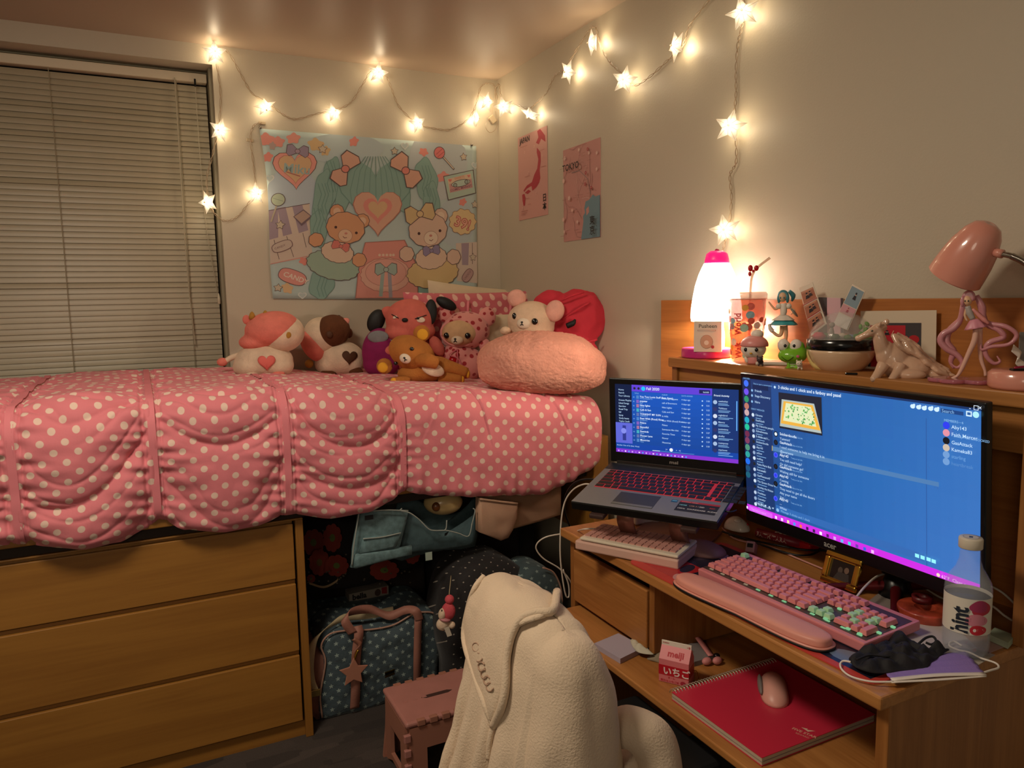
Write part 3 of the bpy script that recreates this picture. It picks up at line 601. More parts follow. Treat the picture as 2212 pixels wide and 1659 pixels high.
# ---------------------------------------------------------------- posters on the right wall
def poster(name, label, y0, y1, z1, z0, col):
    t = thing(name, label, 'poster', (-.003, (y0 + y1) / 2, z0))
    G().box((-.0022, y1, z0), (-.0008, y0, z1)).build('paper', mat(name + '_paper', col, .7), t, world=True)
    return t, Canvas((-.0024, y0, z1), (0, -1, 0), (0, 0, -1), .00015)
JY0, JY1 = -.215, -.487
t, c = poster('map_poster', 'narrow pink poster with a red map of Japan on the right wall', JY0, JY1, 2.142, 1.772, 'c6948a')
w_, h_ = .272, .37
def jp(L): return [(x * w_, y * h_) for x, y in L]
RD = 'a83440'
J = lambda x, y: ((x - 1240) / 197 * w_, (y - (890 - (x - 1240) * .36)) / (560 - (x - 1240) * .0) * h_)
for L in ([(1375, 850), (1395, 838), (1425, 880), (1428, 920), (1400, 900), (1385, 935), (1366, 925), (1382, 890)],
          [(1372, 955), (1395, 985), (1396, 1040), (1388, 1100), (1392, 1150), (1384, 1180), (1366, 1210), (1340, 1200), (1300, 1225), (1280, 1250), (1276, 1240), (1300, 1205), (1335, 1180), (1352, 1130), (1372, 1090), (1380, 1030), (1370, 985)],
          [(1285, 1255), (1305, 1262), (1328, 1240), (1310, 1232)],
          [(1266, 1270), (1282, 1262), (1290, 1290), (1285, 1340), (1275, 1345), (1268, 1310)], [(1330, 1195), (1372, 1180), (1364, 1212), (1338, 1236)]):
    c.poly([J(*q) for q in L], RD)
c.text('JAPAN', *J(1254, 934), .034, '2a1c1c', 0, .02); c.text('日', *J(1405, 1297), .036, '2a1c1c', 0, .02); c.text('本', *J(1405, 1352), .036, '2a1c1c', 0, .02)
random.seed(4)
for x, y in ((1288, 985), (1355, 948), (1315, 1120), (1408, 1010), (1365, 1250), (1270, 1365)): c.disk(*J(x, y), .0045, 'e2c2b4'); c.disk(*J(x, y), .0025, RD)
for x, y, l in ((1262, 955, 50), (1395, 975, 30), (1400, 1080, 30), (1290, 1150, 36), (1280, 1300, 40), (1262, 1385, 45), (1262, 1398, 40), (1262, 1408, 30), (1310, 1330, 20)): a = J(x, y); b_ = J(x + l, y - l * .33); c.line([a, b_], .0016, 'a9675f')
c.build('printed_map', t)
t, c = poster('city_poster', 'pink poster with a street map of Tokyo and a blue bay on the right wall', -.62, -.897, 2.015, 1.646, 'bd8a82')
w_, h_ = .277, .369
random.seed(9)
for i in range(16):
    x, y = random.random() * .26, random.random() * .34; a = random.random() * 3; pts = [(x, y)]
    for k in range(5): a += random.uniform(-.6, .6); pts.append((min(.272, max(.004, pts[-1][0] + .03 * math.cos(a))), min(.36, max(.004, pts[-1][1] + .03 * math.sin(a)))))
    c.line(pts, .0022, 'cfa49a' if i % 2 else 'a87670')
c.poly([(.277, .212), (.245, .215), (.228, .205), (.2, .222), (.175, .225), (.165, .25), (.17, .268), (.155, .28), (.158, .30), (.15, .33), (.14, .369), (.277, .369)], '6b8791')
c.poly([(.178, .255), (.198, .245), (.2, .268), (.182, .28)], 'bd8a82')
c.line([(.07, .1), (.13, .1), (.19, .14), (.21, .2)], .0025, '8f7a7a')
for x, y in ((.018, .035), (.13, .02), (.205, .045), (.262, .055), (.262, .115), (.2, .03), (.145, .09), (.018, .125), (.185, .16), (.23, .18), (.018, .28), (.09, .25), (.13, .30), (.07, .2), (.03, .33), (.2, .12)):
    q = .010 if (x * 100) % 2 > 1 else .0075
    for k in range(5): c.disk(x + q * .55 * math.cos(k * 1.257), y + q * .55 * math.sin(k * 1.257), q * .42, 'a83c44' if (x * 1000) % 3 > 1 else 'd9b5aa', n=8)
    c.disk(x, y, q * .25, 'e0c0b0', n=8)
for i in range(26): x, y = random.random() * .24, .02 + random.random() * .33; c.line([(x, y), (x + .03, y)], .0014, 'a06c66') if not (x > .13 and y > .2) else 0
c.text('TOKYO', .030, .092, .036, '231a1a', 0, .02); c.text('東', .232, .318, .036, '1c1a1c', 0, .02); c.text('京', .232, .356, .036, '1c1a1c', 0, .02)
c.build('printed_map', t, kind='stuff')
# ---------------------------------------------------------------- pillows and soft toys on the bed
def bedhit(px, py, y=-.45):
    d = (RM @ V((px - 1106, -(py - 829.5), -FPX))).normalized(); h = DBVH.ray_cast(CP, d)
    if h[0] is None or h[0].y > -.05: p = at(px, py, 1, y); p.z = bedz(p.x, y); return p
    return h[0]
def fuse(g, name, m, parent, vox=.005, sm=4, **k):
    o = g.build(name, m, parent, smooth=True, **k); q = o.modifiers.new('fuse', 'REMESH'); q.mode = 'VOXEL'; q.voxel_size = vox; q.use_smooth_shade = True
    if sm: q = o.modifiers.new('relax', 'SMOOTH'); q.iterations = sm; q.factor = .6
    return o
def fur(name, col, s=.5, bs=140, sheen=.5, vary=.12): return mat(name, col, .9, bump=s, bs=bs, sheen=sheen, vary=vary, vs=30)
BLK = mat('black_felt', '0d0b0b', .6); BLKG = mat('black_bead', '080707', .15, coat=.5)
class Plush(Face):
    def B(s, *a): s.last = a; return a          # ball = (x, y, rx, ry, d, rd)
    def dep(s, b, x, y):
        cx, cy, rx, ry, d, rd = b; q = 1 - ((x - cx) / rx) ** 2 - ((y - cy) / ry) ** 2; return d - s.l(rd) * math.sqrt(max(q, .02))
    def on(s, name, b, x, y, rx, ry, mt, rd=None, rot=0, sink=.3, **k):
        rd = rd or min(rx, ry) * .35; return s.ball(name, x, y, rx, ry, mt, d=s.dep(b, x, y) - s.l(rd) * (1 - sink * 2), rd=rd, rot=rot, n=16, **k)
    def mk(s, g, b): x, y, rx, ry, d, rd = b[:6]; g.ball(s.m(x, y, d), (s.l(rx), s.l(rd), s.l(ry)), Matrix.Rotation(-(b[6] if len(b) > 6 else 0), 3, 'Y'), 24, 16); return g
    def heart(s, b, x, y, r, mt, rot=0, name='heart_patch'):
        g = G(); P = heart_pts(1, 28); rings = [0, .35, .7, 1]; vs = []
        for f in rings[1:]:
            for a, c in P:
                X, Y = x + r * f * (a * math.cos(rot) + c * math.sin(rot)), y - r * f * (c * math.cos(rot) - a * math.sin(rot)); vs.append(s.m(X, Y, s.dep(b, X, Y) - s.l(1.0)))
        vs.append(s.m(x, y, s.dep(b, x, y) - s.l(1.2))); n = 28; F = [(2 * 0 + k, (k + 1) % n, 3 * n) for k in range(n)] + [(j * n + k, (j + 1) * n + k, (j + 1) * n + (k + 1) % n, j * n + (k + 1) % n) for j in range(2) for k in range(n)]
        return g.add(vs, F).build(name, mt, s.t, smooth=True, solid=s.l(1.6))
    def mouth(s, b, x, y, k=1, name='nose_and_mouth', rot=0):
        c, q = math.cos(rot), math.sin(rot); R = lambda u, v: (x + (u * c - v * q) * k, y + (u * q + v * c) * k)
        P3 = lambda u, v: (lambda X, Y: s.m(X, Y, s.dep(b, X, Y) - s.l(.8)))(*R(u, v))
        g = G().ball(P3(0, -2.2), (s.l(2.6 * k), s.l(1.5 * k), s.l(1.9 * k)), n=12, m=8)
        g.tube([P3(0, -1), P3(0, 1.6), P3(-3.2, 4.4)], s.l(.95 * k), 6); g.tube([P3(0, -1), P3(0, 1.6), P3(3.2, 4.4)], s.l(.95 * k), 6)
        return g.build(name, BLK, s.t, smooth=True)
def pillow(name, label, P, w, h, t, ang, lean, roll, m, pinch=.05, cat='pillow', wr=.006, duv=1):
    o = thing(name, label, cat, P, rot=Matrix.Rotation(ang, 3, 'Z') @ Matrix.Rotation(lean, 3, 'X') @ Matrix.Rotation(roll, 3, 'Y')); g = G(); g.uv = []; n = 36
    for sd in (-1, 1):
        for j in range(n + 1):
            for i in range(n + 1):
                u, v = -1 + 2 * i / n, -1 + 2 * j / n; e = (1 - abs(u) ** 3.2) ** .55 * (1 - abs(v) ** 3.2) ** .55 if abs(u) < 1 and abs(v) < 1 else 0
                x = w / 2 * u * (1 - pinch * (1 - v * v) * 1.0); z = h / 2 * v * (1 - pinch * (1 - u * u)) + h / 2
                y = sd * t / 2 * e + wr * noise.noise(V((u * 3, v * 3, sd + w))) * min(1, e * 3) + wr * .5 * noise.noise(V((u * 9, v * 8, sd + w * 3))) * min(1, e * 3)
                g.v.append((x, y, z)); g.uv.append((x * duv, z * duv))
    for sd in (0, 1):
        b = sd * (n + 1) ** 2
        for j in range(n):
            for i in range(n): q = b + j * (n + 1) + i; f = (q, q + 1, q + n + 2, q + n + 1); g.f.append(f if sd == 0 else f[::-1]); g.c.append(None)
    g.build('cushion_cover', m, o, smooth=True)
    g2 = G(); E_ = [(x, z) for x, z in [(-1, -1), (0, -1), (1, -1), (1, 0), (1, 1), (0, 1), (-1, 1), (-1, 0)]]
    pts = [V((w / 2 * u * (1 - pinch * (1 - v * v)), 0, h / 2 * v * (1 - pinch * (1 - u * u)) + h / 2)) for u, v in E_]
    return o
IVORY = mat('ivory_cotton', 'cbb89c', .8, bump=.25, bs=50)
P = at(1040, 700, 1, -.07); P.z = 1.10
pillow('pillow', 'cream cotton pillow standing behind the pink polka dot pillow', P, .60, .38, .10, .02, -.05, .10, IVORY)
PP = dots_uv('rose_polka_cotton', 'c2616a', 'dcae9f', .06, .052, .0115)
P = at(1005, 716, 1, -.19); P.z = 1.10
po = pillow('pillow', 'pink polka dot pillow with ruffled seams leaning on the cream pillow', P, .64, .36, .14, .02, .22, .0, PP, wr=.012)
for u in (-.06, .15): G().tube([(u, -.075, .03), (u + .01, -.085, .18), (u + .02, -.06, .33)], .006, 6).build('ruffled_seam', mat('pink_tape', 'dd8089', .8), po, smooth=True)
P = at(1180, 760, 1, -.24); P.x = -.20; P.z = 1.07
pillow('pillow', 'white pillow lying behind the white bear and the red cushion', P, .30, .30, .12, .02, .35, 0, IVORY)
# pink cow
PK = fur('coral_plush', 'dc7a6c'); WH = fur('white_plush', 'd6bfa6'); OC = mat('ochre_felt', 'a8782c', .8); PKD = mat('coral_felt', 'd96a62', .8); BR = fur('brown_plush', '5a3116')
f = Plush('cow_plush', 'pink and white cow soft toy with a pink heart on its side', 'soft toy', bedhit(573, 806), 573, 810)
body = (572, 778, 61, 37, 0, 42); head = (600, 714, 60, 39, -.0, 46)
g = G(); f.mk(g, body); f.mk(g, (545, 790, 38, 26, 0, 40)); f.mk(g, (600, 790, 34, 26, 0, 38)); fuse(g, 'body', WH, f.t, .006, 6)
g = G(); f.mk(g, (614, 722, 46, 40, -.002, 47, .3)); fuse(g, 'muzzle', WH, f.t, .006, 3)
g = G(); f.mk(g, (593, 711, 58, 38, -.006, 50, .12)); f.mk(g, (556, 738, 34, 18, 0, 34)); fuse(g, 'head', PK, f.t, .006, 5)
h2 = (593, 711, 58, 38, -.006, 50)
f.on('eye', h2, 622, 723, 7.5, 8, OC); f.heart(body, 577, 779, 18, PKD)
for x, y in ((553, 681), (580, 679)): G().lathe([(f.l(7), -f.l(8)), (f.l(6), 0), (f.l(4), f.l(5)), (f.l(1), f.l(8))], Matrix.Translation(f.m(x, y, -.02))).build('horn', OC, f.t, smooth=True)
f.ball('ear', 541, 690, 8, 10, PK, d=0, rd=5); f.ball('ear', 589, 697, 6, 11, PK, d=-f.l(38), rd=5, rot=-.5)
G().tube([f.m(525, 764), f.m(508, 769), f.m(494, 777)], f.l(6), 10).build('tail', WH, f.t, smooth=True); f.ball('tail_tip', 488, 778, 11, 9, PK)
f.ball('foot', 545, 805, 14, 8, WH, d=-.05); f.ball('foot', 600, 806, 13, 7, PK, d=-.05)
# brown and white cow
f = Plush('cow_plush', 'brown and white cow soft toy with a brown heart, beside the pink cow', 'soft toy', bedhit(738, 808), 738, 812)
body = (738, 774, 50, 38, 0, 40); g = G(); f.mk(g, body); f.mk(g, (760, 784, 27, 28, 0, 34)); f.mk(g, (712, 784, 30, 26, 0, 34)); fuse(g, 'body', WH, f.t, .006, 6)
g = G(); f.mk(g, (700, 724, 38, 40, .0, 40, .5)); fuse(g, 'muzzle', WH, f.t, .006, 3)
g = G(); f.mk(g, (722, 715, 39, 35, -.012, 42, .4)); fuse(g, 'head', BR, f.t, .006, 3); hb = (722, 715, 39, 35, -.012, 42)
f.ball('cheek', 681, 745, 22, 37, PK, d=-.012, rd=34, rot=.5); f.on('eye', hb, 717, 720, 7, 7, mat('brown_felt', '4a2a14', .7)); f.heart(body, 756, 769, 16, mat('brown_felt', '4a2a14', .7), .12)
G().lathe([(f.l(7), -f.l(6)), (f.l(6), 0), (f.l(2), f.l(6))], Matrix.Translation(f.m(737, 687)) @ Matrix.Rotation(.3, 4, 'Y')).build('horn', BLK, f.t, smooth=True)
f.ball('ear', 748, 696, 12, 8, mat('pink_plush_ear', 'd58678', .9), d=-.03, rd=4, rot=.5); f.ball('ear', 757, 720, 8, 11, BR, d=-.0, rd=6)
f.ball('bell', 672, 782, 9, 9, OC, d=-.03); f.ball('foot', 710, 804, 17, 9, BR, d=-.045, rd=10); f.ball('foot', 768, 802, 16, 12, BR, d=-.045, rd=10, rot=-.4)
# magenta plush
f = Plush('magenta_plush', 'magenta oval soft toy with a grey patch, behind the brown bear', 'soft toy', at(823, 800, 1, -.27), 823, 806)
f.snap(bedz(*f.t.location.xy)); b = (825, 762, 41, 54, .0, 34); g = G(); f.mk(g, b); f.mk(g, (825, 785, 40, 30, 0, 34)); fuse(g, 'body', fur('magenta_plush', '7f1450', .3), f.t, .006, 4)
f.on('face_patch', b, 820, 726, 22, 13, fur('grey_plush', '77777a', .3), rd=5)
# coral dog
f = Plush('dog_plush', 'coral pink dog soft toy with black floppy ears and half closed eyes', 'soft toy', at(889, 800, 1, -.30), 889, 806)
f.snap(bedz(*f.t.location.xy)); CO = fur('coral_velour', 'c7665a', .2, 200); hd = (889, 690, 52, 44, -.01, 46)
g = G(); f.mk(g, hd); f.mk(g, (872, 716, 38, 22, -.02, 38)); f.mk(g, (905, 716, 38, 22, -.01, 38)); fuse(g, 'head', CO, f.t, .006, 5)
g = G(); f.mk(g, (893, 765, 50, 44, .02, 40)); fuse(g, 'body', CO, f.t, .007, 4)
f.ball('arm', 840, 754, 20, 14, CO, d=-.05, rd=13, rot=.2); f.ball('arm', 945, 748, 13, 24, CO, d=-.03, rd=13, rot=.5)
f.ball('ear', 846, 676, 17, 14, CO, d=-.0, rd=9, rot=-.5); f.ball('ear_tip', 818, 692, 18, 26, BLK, d=-.0, rd=10, rot=-.45); f.ball('ear_tip', 934, 675, 13, 27, BLK, d=-.04, rd=8, rot=-.05); f.ball('ear_tip', 968, 658, 24, 12, BLK, d=-.0, rd=8, rot=-.5)
f.on('nose', hd, 879, 690, 6.5, 4.5, BLK, rd=4); FW = mat('white_felt', 'd9c8b4', .8)
f.on('eye', hd, 911, 690, 10, 6, FW, rd=2, rot=-.15)
f.on('eye', hd, 859, 684, 5, 3, FW, rd=2, rot=.35)
for x0, y0, x1, y1 in ((852, 678, 866, 686), (900, 688, 924, 681)): G().tube([f.m(x0, y0, f.dep(hd, x0, y0) - .003), f.m((x0 + x1) / 2, (y0 + y1) / 2, f.dep(hd, (x0 + x1) / 2, (y0 + y1) / 2) - .005), f.m(x1, y1, f.dep(hd, x1, y1) - .003)], f.l(1), 6).build('eyelid', BLK, f.t, smooth=True)
f.on('pupil', hd, 906, 687, 3, 2.5, BLK, rd=3.4)
G().prism([(a / f.k, b / f.k) for a, b in ((-42, 76), (0, 66), (-12, 56), (-26, 54))], -.085, -.07).build('scarf', mat('mint_felt', '6f9a86', .8), f.t, bevel=.002)
# berry hooded bear
def berry():
    m, t, b = nodes('berry_print_fleece'); L = t.links.new; tc = N(t, 'ShaderNodeTexCoord'); v = N(t, 'ShaderNodeTexVoronoi'); v.inputs['Scale'].default_value = 34; v.inputs['Randomness'].default_value = .55; L(tc.outputs['Object'], v.inputs['Vector'])
    r = N(t, 'ShaderNodeMapRange'); r.inputs['From Min'].default_value = .30; r.inputs['From Max'].default_value = .36; r.inputs['To Min'].default_value = 1; r.inputs['To Max'].default_value = 0; L(v.outputs['Distance'], r.inputs['Value'])
    mx = N(t, 'ShaderNodeMix', data_type='RGBA'); L(r.outputs[0], mx.inputs[0]); mx.inputs[6].default_value = (*lin('d78c86'), 1); mx.inputs[7].default_value = (*lin('9c1c26'), 1); L(mx.outputs[2], b.inputs['Base Color']); b.inputs['Roughness'].default_value = .85; b.inputs['Sheen Weight'].default_value = .3; return m
BE = berry(); CR = fur('cream_plush', 'c9a27a', .25, 220)
f = Plush('bear_plush', 'cream bear soft toy in a pink hood and suit printed with berries', 'soft toy', at(1003, 815, 1, -.36), 1003, 820)
f.snap(bedz(*f.t.location.xy))
hd = (1008, 714, 53, 41, 0, 42); g = G(); f.mk(g, hd); f.mk(g, (996, 735, 40, 20, 0, 36)); fuse(g, 'hood', BE, f.t, .006, 4)
fc = (996, 717, 38, 27, -.055, 22); g = G(); f.mk(g, fc); fuse(g, 'face', CR, f.t, .004, 2)
G().tube([f.m(996 + 39 * math.cos(a), 717 + 28 * math.sin(a), -.062 + .016 * abs(math.cos(a))) for a in [2 * PI * i / 14 for i in range(14)]], f.l(3), 8, closed=True).build('hood_rim', BE, f.t, smooth=True)
g = G(); f.mk(g, (1004, 786, 44, 40, .0, 36)); f.mk(g, (990, 765, 36, 26, -.01, 34)); fuse(g, 'body', BE, f.t, .006, 4)
f.ball('ear', 966, 680, 16, 16, BE, d=-.01, rd=10); f.ball('ear', 1055, 686, 19, 21, BE, d=.0, rd=12); f.ball('arm', 1052, 752, 14, 26, BE, d=-.02, rd=13, rot=.5)
mz = (990, 732, 13, 9.5, f.dep(fc, 990, 732), 9); f.ball('muzzle', 990, 732, 13, 9.5, WH, d=mz[4], rd=9); f.mouth(mz, 986, 731)
for x, y in ((968, 722), (1012, 723)): f.on('eye', fc, x, y, 6, 6.3, BLKG, rd=3)
f.on('berry_charm', (1004, 786, 44, 40, 0, 36), 980, 776, 9, 10, mat('red_vinyl', 'b3101c', .25), rd=7, sink=.1)
for x in (972, 990): G().tube([f.m(990, 752, -.075), f.m(x, 762, -.09), f.m(990, 770, -.085), f.m(992 - (x - 981), 790, -.082)], f.l(1.3), 6).build('drawstring', mat('pink_cord', 'd0707c', .7), f.t, smooth=True)
# brown bear lying down
TN = fur('tan_plush', 'a9692c', .55, 160); YL = mat('yellow_plush', 'd59a2a', .9, bump=.4, bs=200)
f = Plush('bear_plush', 'brown teddy bear lying on its side with yellow ears and paws', 'soft toy', bedhit(930, 822), 930, 826)
hd = (892, 762, 52, 37, -.0, 40, -.45); g = G(); f.mk(g, hd); fuse(g, 'head', TN, f.t, .006, 3); hf = (892, 762, 49, 39, 0, 40)
g = G(); f.mk(g, (930, 797, 50, 28, .0, 34, .1)); f.mk(g, (895, 805, 36, 20, 0, 28)); fuse(g, 'body', TN, f.t, .006, 4); bd = (930, 797, 50, 28, 0, 34)
for x, y, r, c, q in ((914, 720, 18, (916, 722), 12), (833, 788, 17, (830, 790), 11)):
    f.ball('ear', x, y, r, r, TN, d=.0, rd=10); f.ball('inner_ear', c[0], c[1], q, q, YL, d=-f.l(8), rd=4)
g = G(); g.tube([f.m(905, 775, -.055), f.m(925, 775, -.075), f.m(945, 782, -.065)], [f.l(13), f.l(16), f.l(13)], 12); fuse(g, 'arm', TN, f.t, .005, 2)
f.ball('arm', 868, 817, 20, 9, TN, d=-.05, rd=10, rot=.1); f.ball('paw', 853, 818, 7, 8, YL, d=-.055, rd=8)
f.on('belly_patch', bd, 936, 795, 25, 14, WH, rd=5, rot=-.35)
for L, c in ((((960, 790), (985, 797), (1008, 806)), (1010, 808)), (((950, 812), (975, 816), (996, 818)), (998, 819))):
    G().tube([f.m(*L[0], -.02), f.m(*L[1], -.03), f.m(*L[2], -.03)], [f.l(16), f.l(13), f.l(11)], 12).build('leg', TN, f.t, smooth=True); f.ball('foot', c[0], c[1], 5, 10, YL, d=-.03, rd=10)
mz = (879, 770, 12.5, 10.5, f.dep(hf, 879, 770) + .004, 9); f.ball('muzzle', 879, 770, 12.5, 10.5, FW, d=mz[4], rd=9, rot=-.4); f.mouth(mz, 878, 770, 1, rot=-.45)
for x, y in ((893, 750), (858, 781)): f.on('eye', hf, x, y, 4.5, 4, BLKG, rd=2.5)
# white bear
f = Plush('bear_plush', 'fluffy white bear soft toy peeking over the long pink cushion', 'soft toy', at(1150, 770, 1, -.80), 1150, 800)
f.snap(bedz(-.3, -.7)); WB = fur('snow_plush', 'd6b79b', .6, 150, .6); PE = fur('blush_plush', 'd9a090', .7, 120, .6)
hd = (1150, 691, 52, 41, 0, 42); g = G(); f.mk(g, hd); f.mk(g, (1150, 708, 50, 26, 0, 40)); fuse(g, 'head', WB, f.t, .006, 4)
g = G(); f.mk(g, (1160, 765, 46, 42, .02, 36)); fuse(g, 'body', WB, f.t, .007, 3)
f.ball('ear', 1119, 644, 20, 19, PE, d=.0, rd=13); f.ball('ear', 1200, 672, 20, 23, PE, d=-.045, rd=12, rot=-.3); f.ball('arm', 1095, 712, 11, 9, WB, d=-.05); f.ball('arm', 1184, 730, 22, 11, WB, d=-.06, rd=12)
mz = (1134, 697, 15, 12, f.dep(hd, 1134, 697) + .006, 10); f.ball('muzzle', 1134, 697, 15, 12, FW, d=mz[4], rd=10); f.mouth(mz, 1130, 696)
for x, y, r in ((1114, 681, 4.5), (1157, 693, 6.5)): f.on('eye', hd, x, y, r, 6.8, BLKG, rd=3)
# red cushion
f = Plush('red_cushion', 'crumpled red plush cushion with a dark eye against the right wall', 'cushion', at(1240, 756, 0, -.135), 1240, 790)
g = G(); fz = lambda p: p * (1 + .10 * noise.noise(p * 2.1) + .05 * noise.noise(p * 5)); g.ball(f.m(1249, 690, .09), (f.l(64), f.l(44), f.l(64)), n=40, m=28, fn=fz); g.ball(f.m(1190, 660, .09), (f.l(40), f.l(28), f.l(34)), n=24, m=16, fn=fz); g.ball(f.m(1238, 775, .075), (f.l(56), f.l(38), f.l(60)), n=24, m=16, fn=fz); fuse(g, 'body', mat('red_velour', 'bd2a3a', .85, bump=.3, bs=40, sheen=.4), f.t, .006, 2)
G().tube([f.m(1225, 704, -.008), f.m(1238, 698, -.012), f.m(1243, 690, -.010)], [f.l(6), f.l(6), f.l(2)], 8).build('eye_patch', BLK, f.t, smooth=True)
for L in (((1215, 690), (1250, 668), (1275, 655)), ((1200, 655), (1235, 640), (1262, 632)), ((1215, 735), (1250, 742), (1290, 735))): G().tube([f.m(x, y, .002 + .02 * (i != 1)) for i, (x, y) in enumerate(L)], f.l(2.4), 6).build('fold', mat('red_velour', 'bd2a3a', .85), f.t, smooth=True)
# long pink cushion
P = bedhit(1170, 850); f = Plush('pink_cushion', 'long fluffy pale pink cushion lying at the bed edge in front of the white bear', 'cushion', P, 1170, 850)
g = G(); PF = mat('blush_fur', 'd2927e', .95, bump=.9, bs=130, sheen=.8, vary=.10, vs=25)
def pf(p):
    s_ = 1 + .05 * noise.noise(p * 2); sp = lambda a, e: math.copysign(abs(a) ** e, a); rr_ = max(abs(p.x), 1e-6); q = V((sp(p.x, .88), sp(p.y, .9), sp(p.z, .78))) * s_; q.z += -.10 * p.x - .18 * p.x * p.x + .12; 
    q.z = q.z if q.z > -.92 else -.92 + (q.z + .92) * .4
    for x0 in (-.18, .12): q.z *= 1 - .0 ; 
    gr = 1 - .045 * math.exp(-((p.x + .22 - .12 * p.z) / .035) ** 2) - .02 * math.exp(-((p.x - .1 - .05 * p.z) / .02) ** 2); q.y *= gr; q.z *= gr; return q
g.ball(f.m(1171, 792, .05), (f.l(141), f.l(84), f.l(68)), n=72, m=48, fn=pf); o = g.build('body', PF, f.t, smooth=True); q = o.modifiers.new('sub', 'SUBSURF'); q.levels = q.render_levels = 2; tx_ = bpy.data.textures.new('fur_clumps', 'CLOUDS'); tx_.noise_scale = .011; tx_.noise_depth = 2; q = o.modifiers.new('fur', 'DISPLACE'); q.texture = tx_; q.strength = .007; q.mid_level = .5
# ---------------------------------------------------------------- things on the hutch shelf
SZ = 1.2365
def sh(px, x, z=SZ):
    y = -2.
    for _ in range(4): y = at(px, 829.5 - 0, 0, x).y if _ == 0 else y + (proj((x, y, z))[0] - px) * .0008
    for _ in range(12): y += (proj((x, y, z))[0] - px) * .0009
    return V((x, y, z))
def shelf(name, label, cat, px, x, **k): return Plush(name, label, cat, sh(px, x), px, 0, **k)
MAG = mat('magenta_plastic', 'c22a78', .3, coat=.3); PINKP = mat('pink_lacquer', 'd58f7d', .25, coat=.6); WHP = mat('white_plastic', 'e6ddd0', .3, coat=.3); CHR = mat('chrome', 'b8b4ac', .15, 1)
# glowing lamp
f = shelf('table_lamp', 'lit table lamp with white glowing shade, pink cap and pink disc base', 'lamp', 1525, -.115); L = f
L.foot = 0
by = f.py
def shade_mat():
    m, t, b = nodes('glowing_shade'); b.inputs['Base Color'].default_value = (.95, .9, .85, 1); b.inputs['Emission Color'].default_value = (1, .84, .68, 1); b.inputs['Emission Strength'].default_value = 4.5; return m
f.lz = lambda y: (by - y) / f.k
zb = f.lz
G().lathe([(f.l(50), 0), (f.l(52), .003), (f.l(52), f.l(17)), (f.l(50), f.l(20)), (0.001, f.l(20))], n=40).build('base', MAG, f.t, smooth=True, bevel=.001)
cx = (1545 - f.px) / f.k
G().tube([(cx + .02, .03, f.l(15)), (cx + .02, .035, f.l(50)), (cx + .008, .02, f.l(90)), (cx, 0, f.l(120))], .006, 8).build('stem', WHP, f.t, smooth=True)
sx = Matrix.Translation((cx, -.0, 0))
pr = [(51, 0), (52.5, 8), (52, 25), (49, 48), (44, 75), (37, 98), (30, 114), (26, 122)]; z0 = f.l(by - 694)
G().lathe([(f.l(r), z0 + f.l(h)) for r, h in pr], sx, n=40, cap=False).build('shade', shade_mat(), f.t, smooth=True, solid=.002)
G().lathe([(f.l(26), z0 + f.l(120)), (f.l(25), z0 + f.l(130)), (f.l(22), z0 + f.l(142)), (f.l(14), z0 + f.l(148)), (.001, z0 + f.l(149))], sx, n=32).build('cap', mat('lit_pink_cap', 'e0186c', .35, emit=.55, ec='f01868'), f.t, smooth=True)
G().ball((cx, 0, z0 + f.l(149)), (f.l(5), f.l(5), f.l(4))).build('switch_knob', mat('crimson_knob', '8c1038', .3), f.t, smooth=True)
bp_ = wm(f.t) @ V((cx, -.03, z0 - .012))
light('lamp_bulb', 'POINT', bp_, 34.0, (1, .84, .64), .03)
# printed box on the lamp base
f = Plush('figure_box', 'small white box printed with grey lettering, standing on the pink lamp base', 'box', sh(1528, -.16, SZ + .0205), 0, 0, da=-.12)
g = G().box((-f.l(29), 0, 0), (f.l(29), f.l(48), f.l(66))).build('carton', mat('white_card', 'ddd3c3', .7), f.t, bevel=.0008)
c = Canvas((-f.l(29), 0, f.l(66)), (1, 0, 0), (0, 0, -1), .0002); u = f.l(1)
c.text('Pusheen', 10 * u, 14 * u, 11.5 * u, '4a463f', 0, .01); c.rect(8 * u, 18 * u, 46 * u, 21 * u, 'c07a70'); c.rect(9 * u, 18.6 * u, 45 * u, 20.4 * u, 'ddd3c3')
c.disk(27 * u, 44 * u, 13.5 * u, '8a6a58', 15 * u); c.disk(27 * u, 44 * u, 13 * u, 'c99f86', 14.5 * u); c.disk(27 * u, 46 * u, 5 * u, 'e6d8c8'); c.disk(40 * u, 55 * u, 3.5 * u, 'b0303a')
c.build('printed_front', f.t, world=False)
# clear tumbler with straw
TUM = mat('coral_clear_acrylic', 'ee7f66', .08, alpha=.5); f = shelf('tumbler', 'clear coral tumbler with round prints, straw and red bow beside the lamp', 'cup', 1612, -.10); u = f.l(1)
G().lathe([(30 * u, 0), (31 * u, 3 * u), (36 * u, 60 * u), (39 * u, 132 * u), (38 * u, 132 * u), (35 * u, 60 * u), (29 * u, 3 * u)], cap=False).build('cup_body', TUM, f.t, smooth=True)
G().lathe([(41 * u, 130 * u), (41 * u, 142 * u), (38 * u, 146 * u), (.001, 146 * u)], n=32).build('cup_lid', mat('clear_lid', 'f0c8b4', .1, alpha=.6), f.t, smooth=True)
G().tube([(5 * u, 0, 10 * u), (6 * u, 0, 150 * u), (11 * u, 0, 186 * u), (22 * u, 0, 200 * u), (44 * u, 0, 217 * u)], 2.6 * u, 8, smooth=3).build('straw', mat('clear_straw', 'e8cdb8', .15, trans=.5, ior=1.2), f.t, smooth=True)
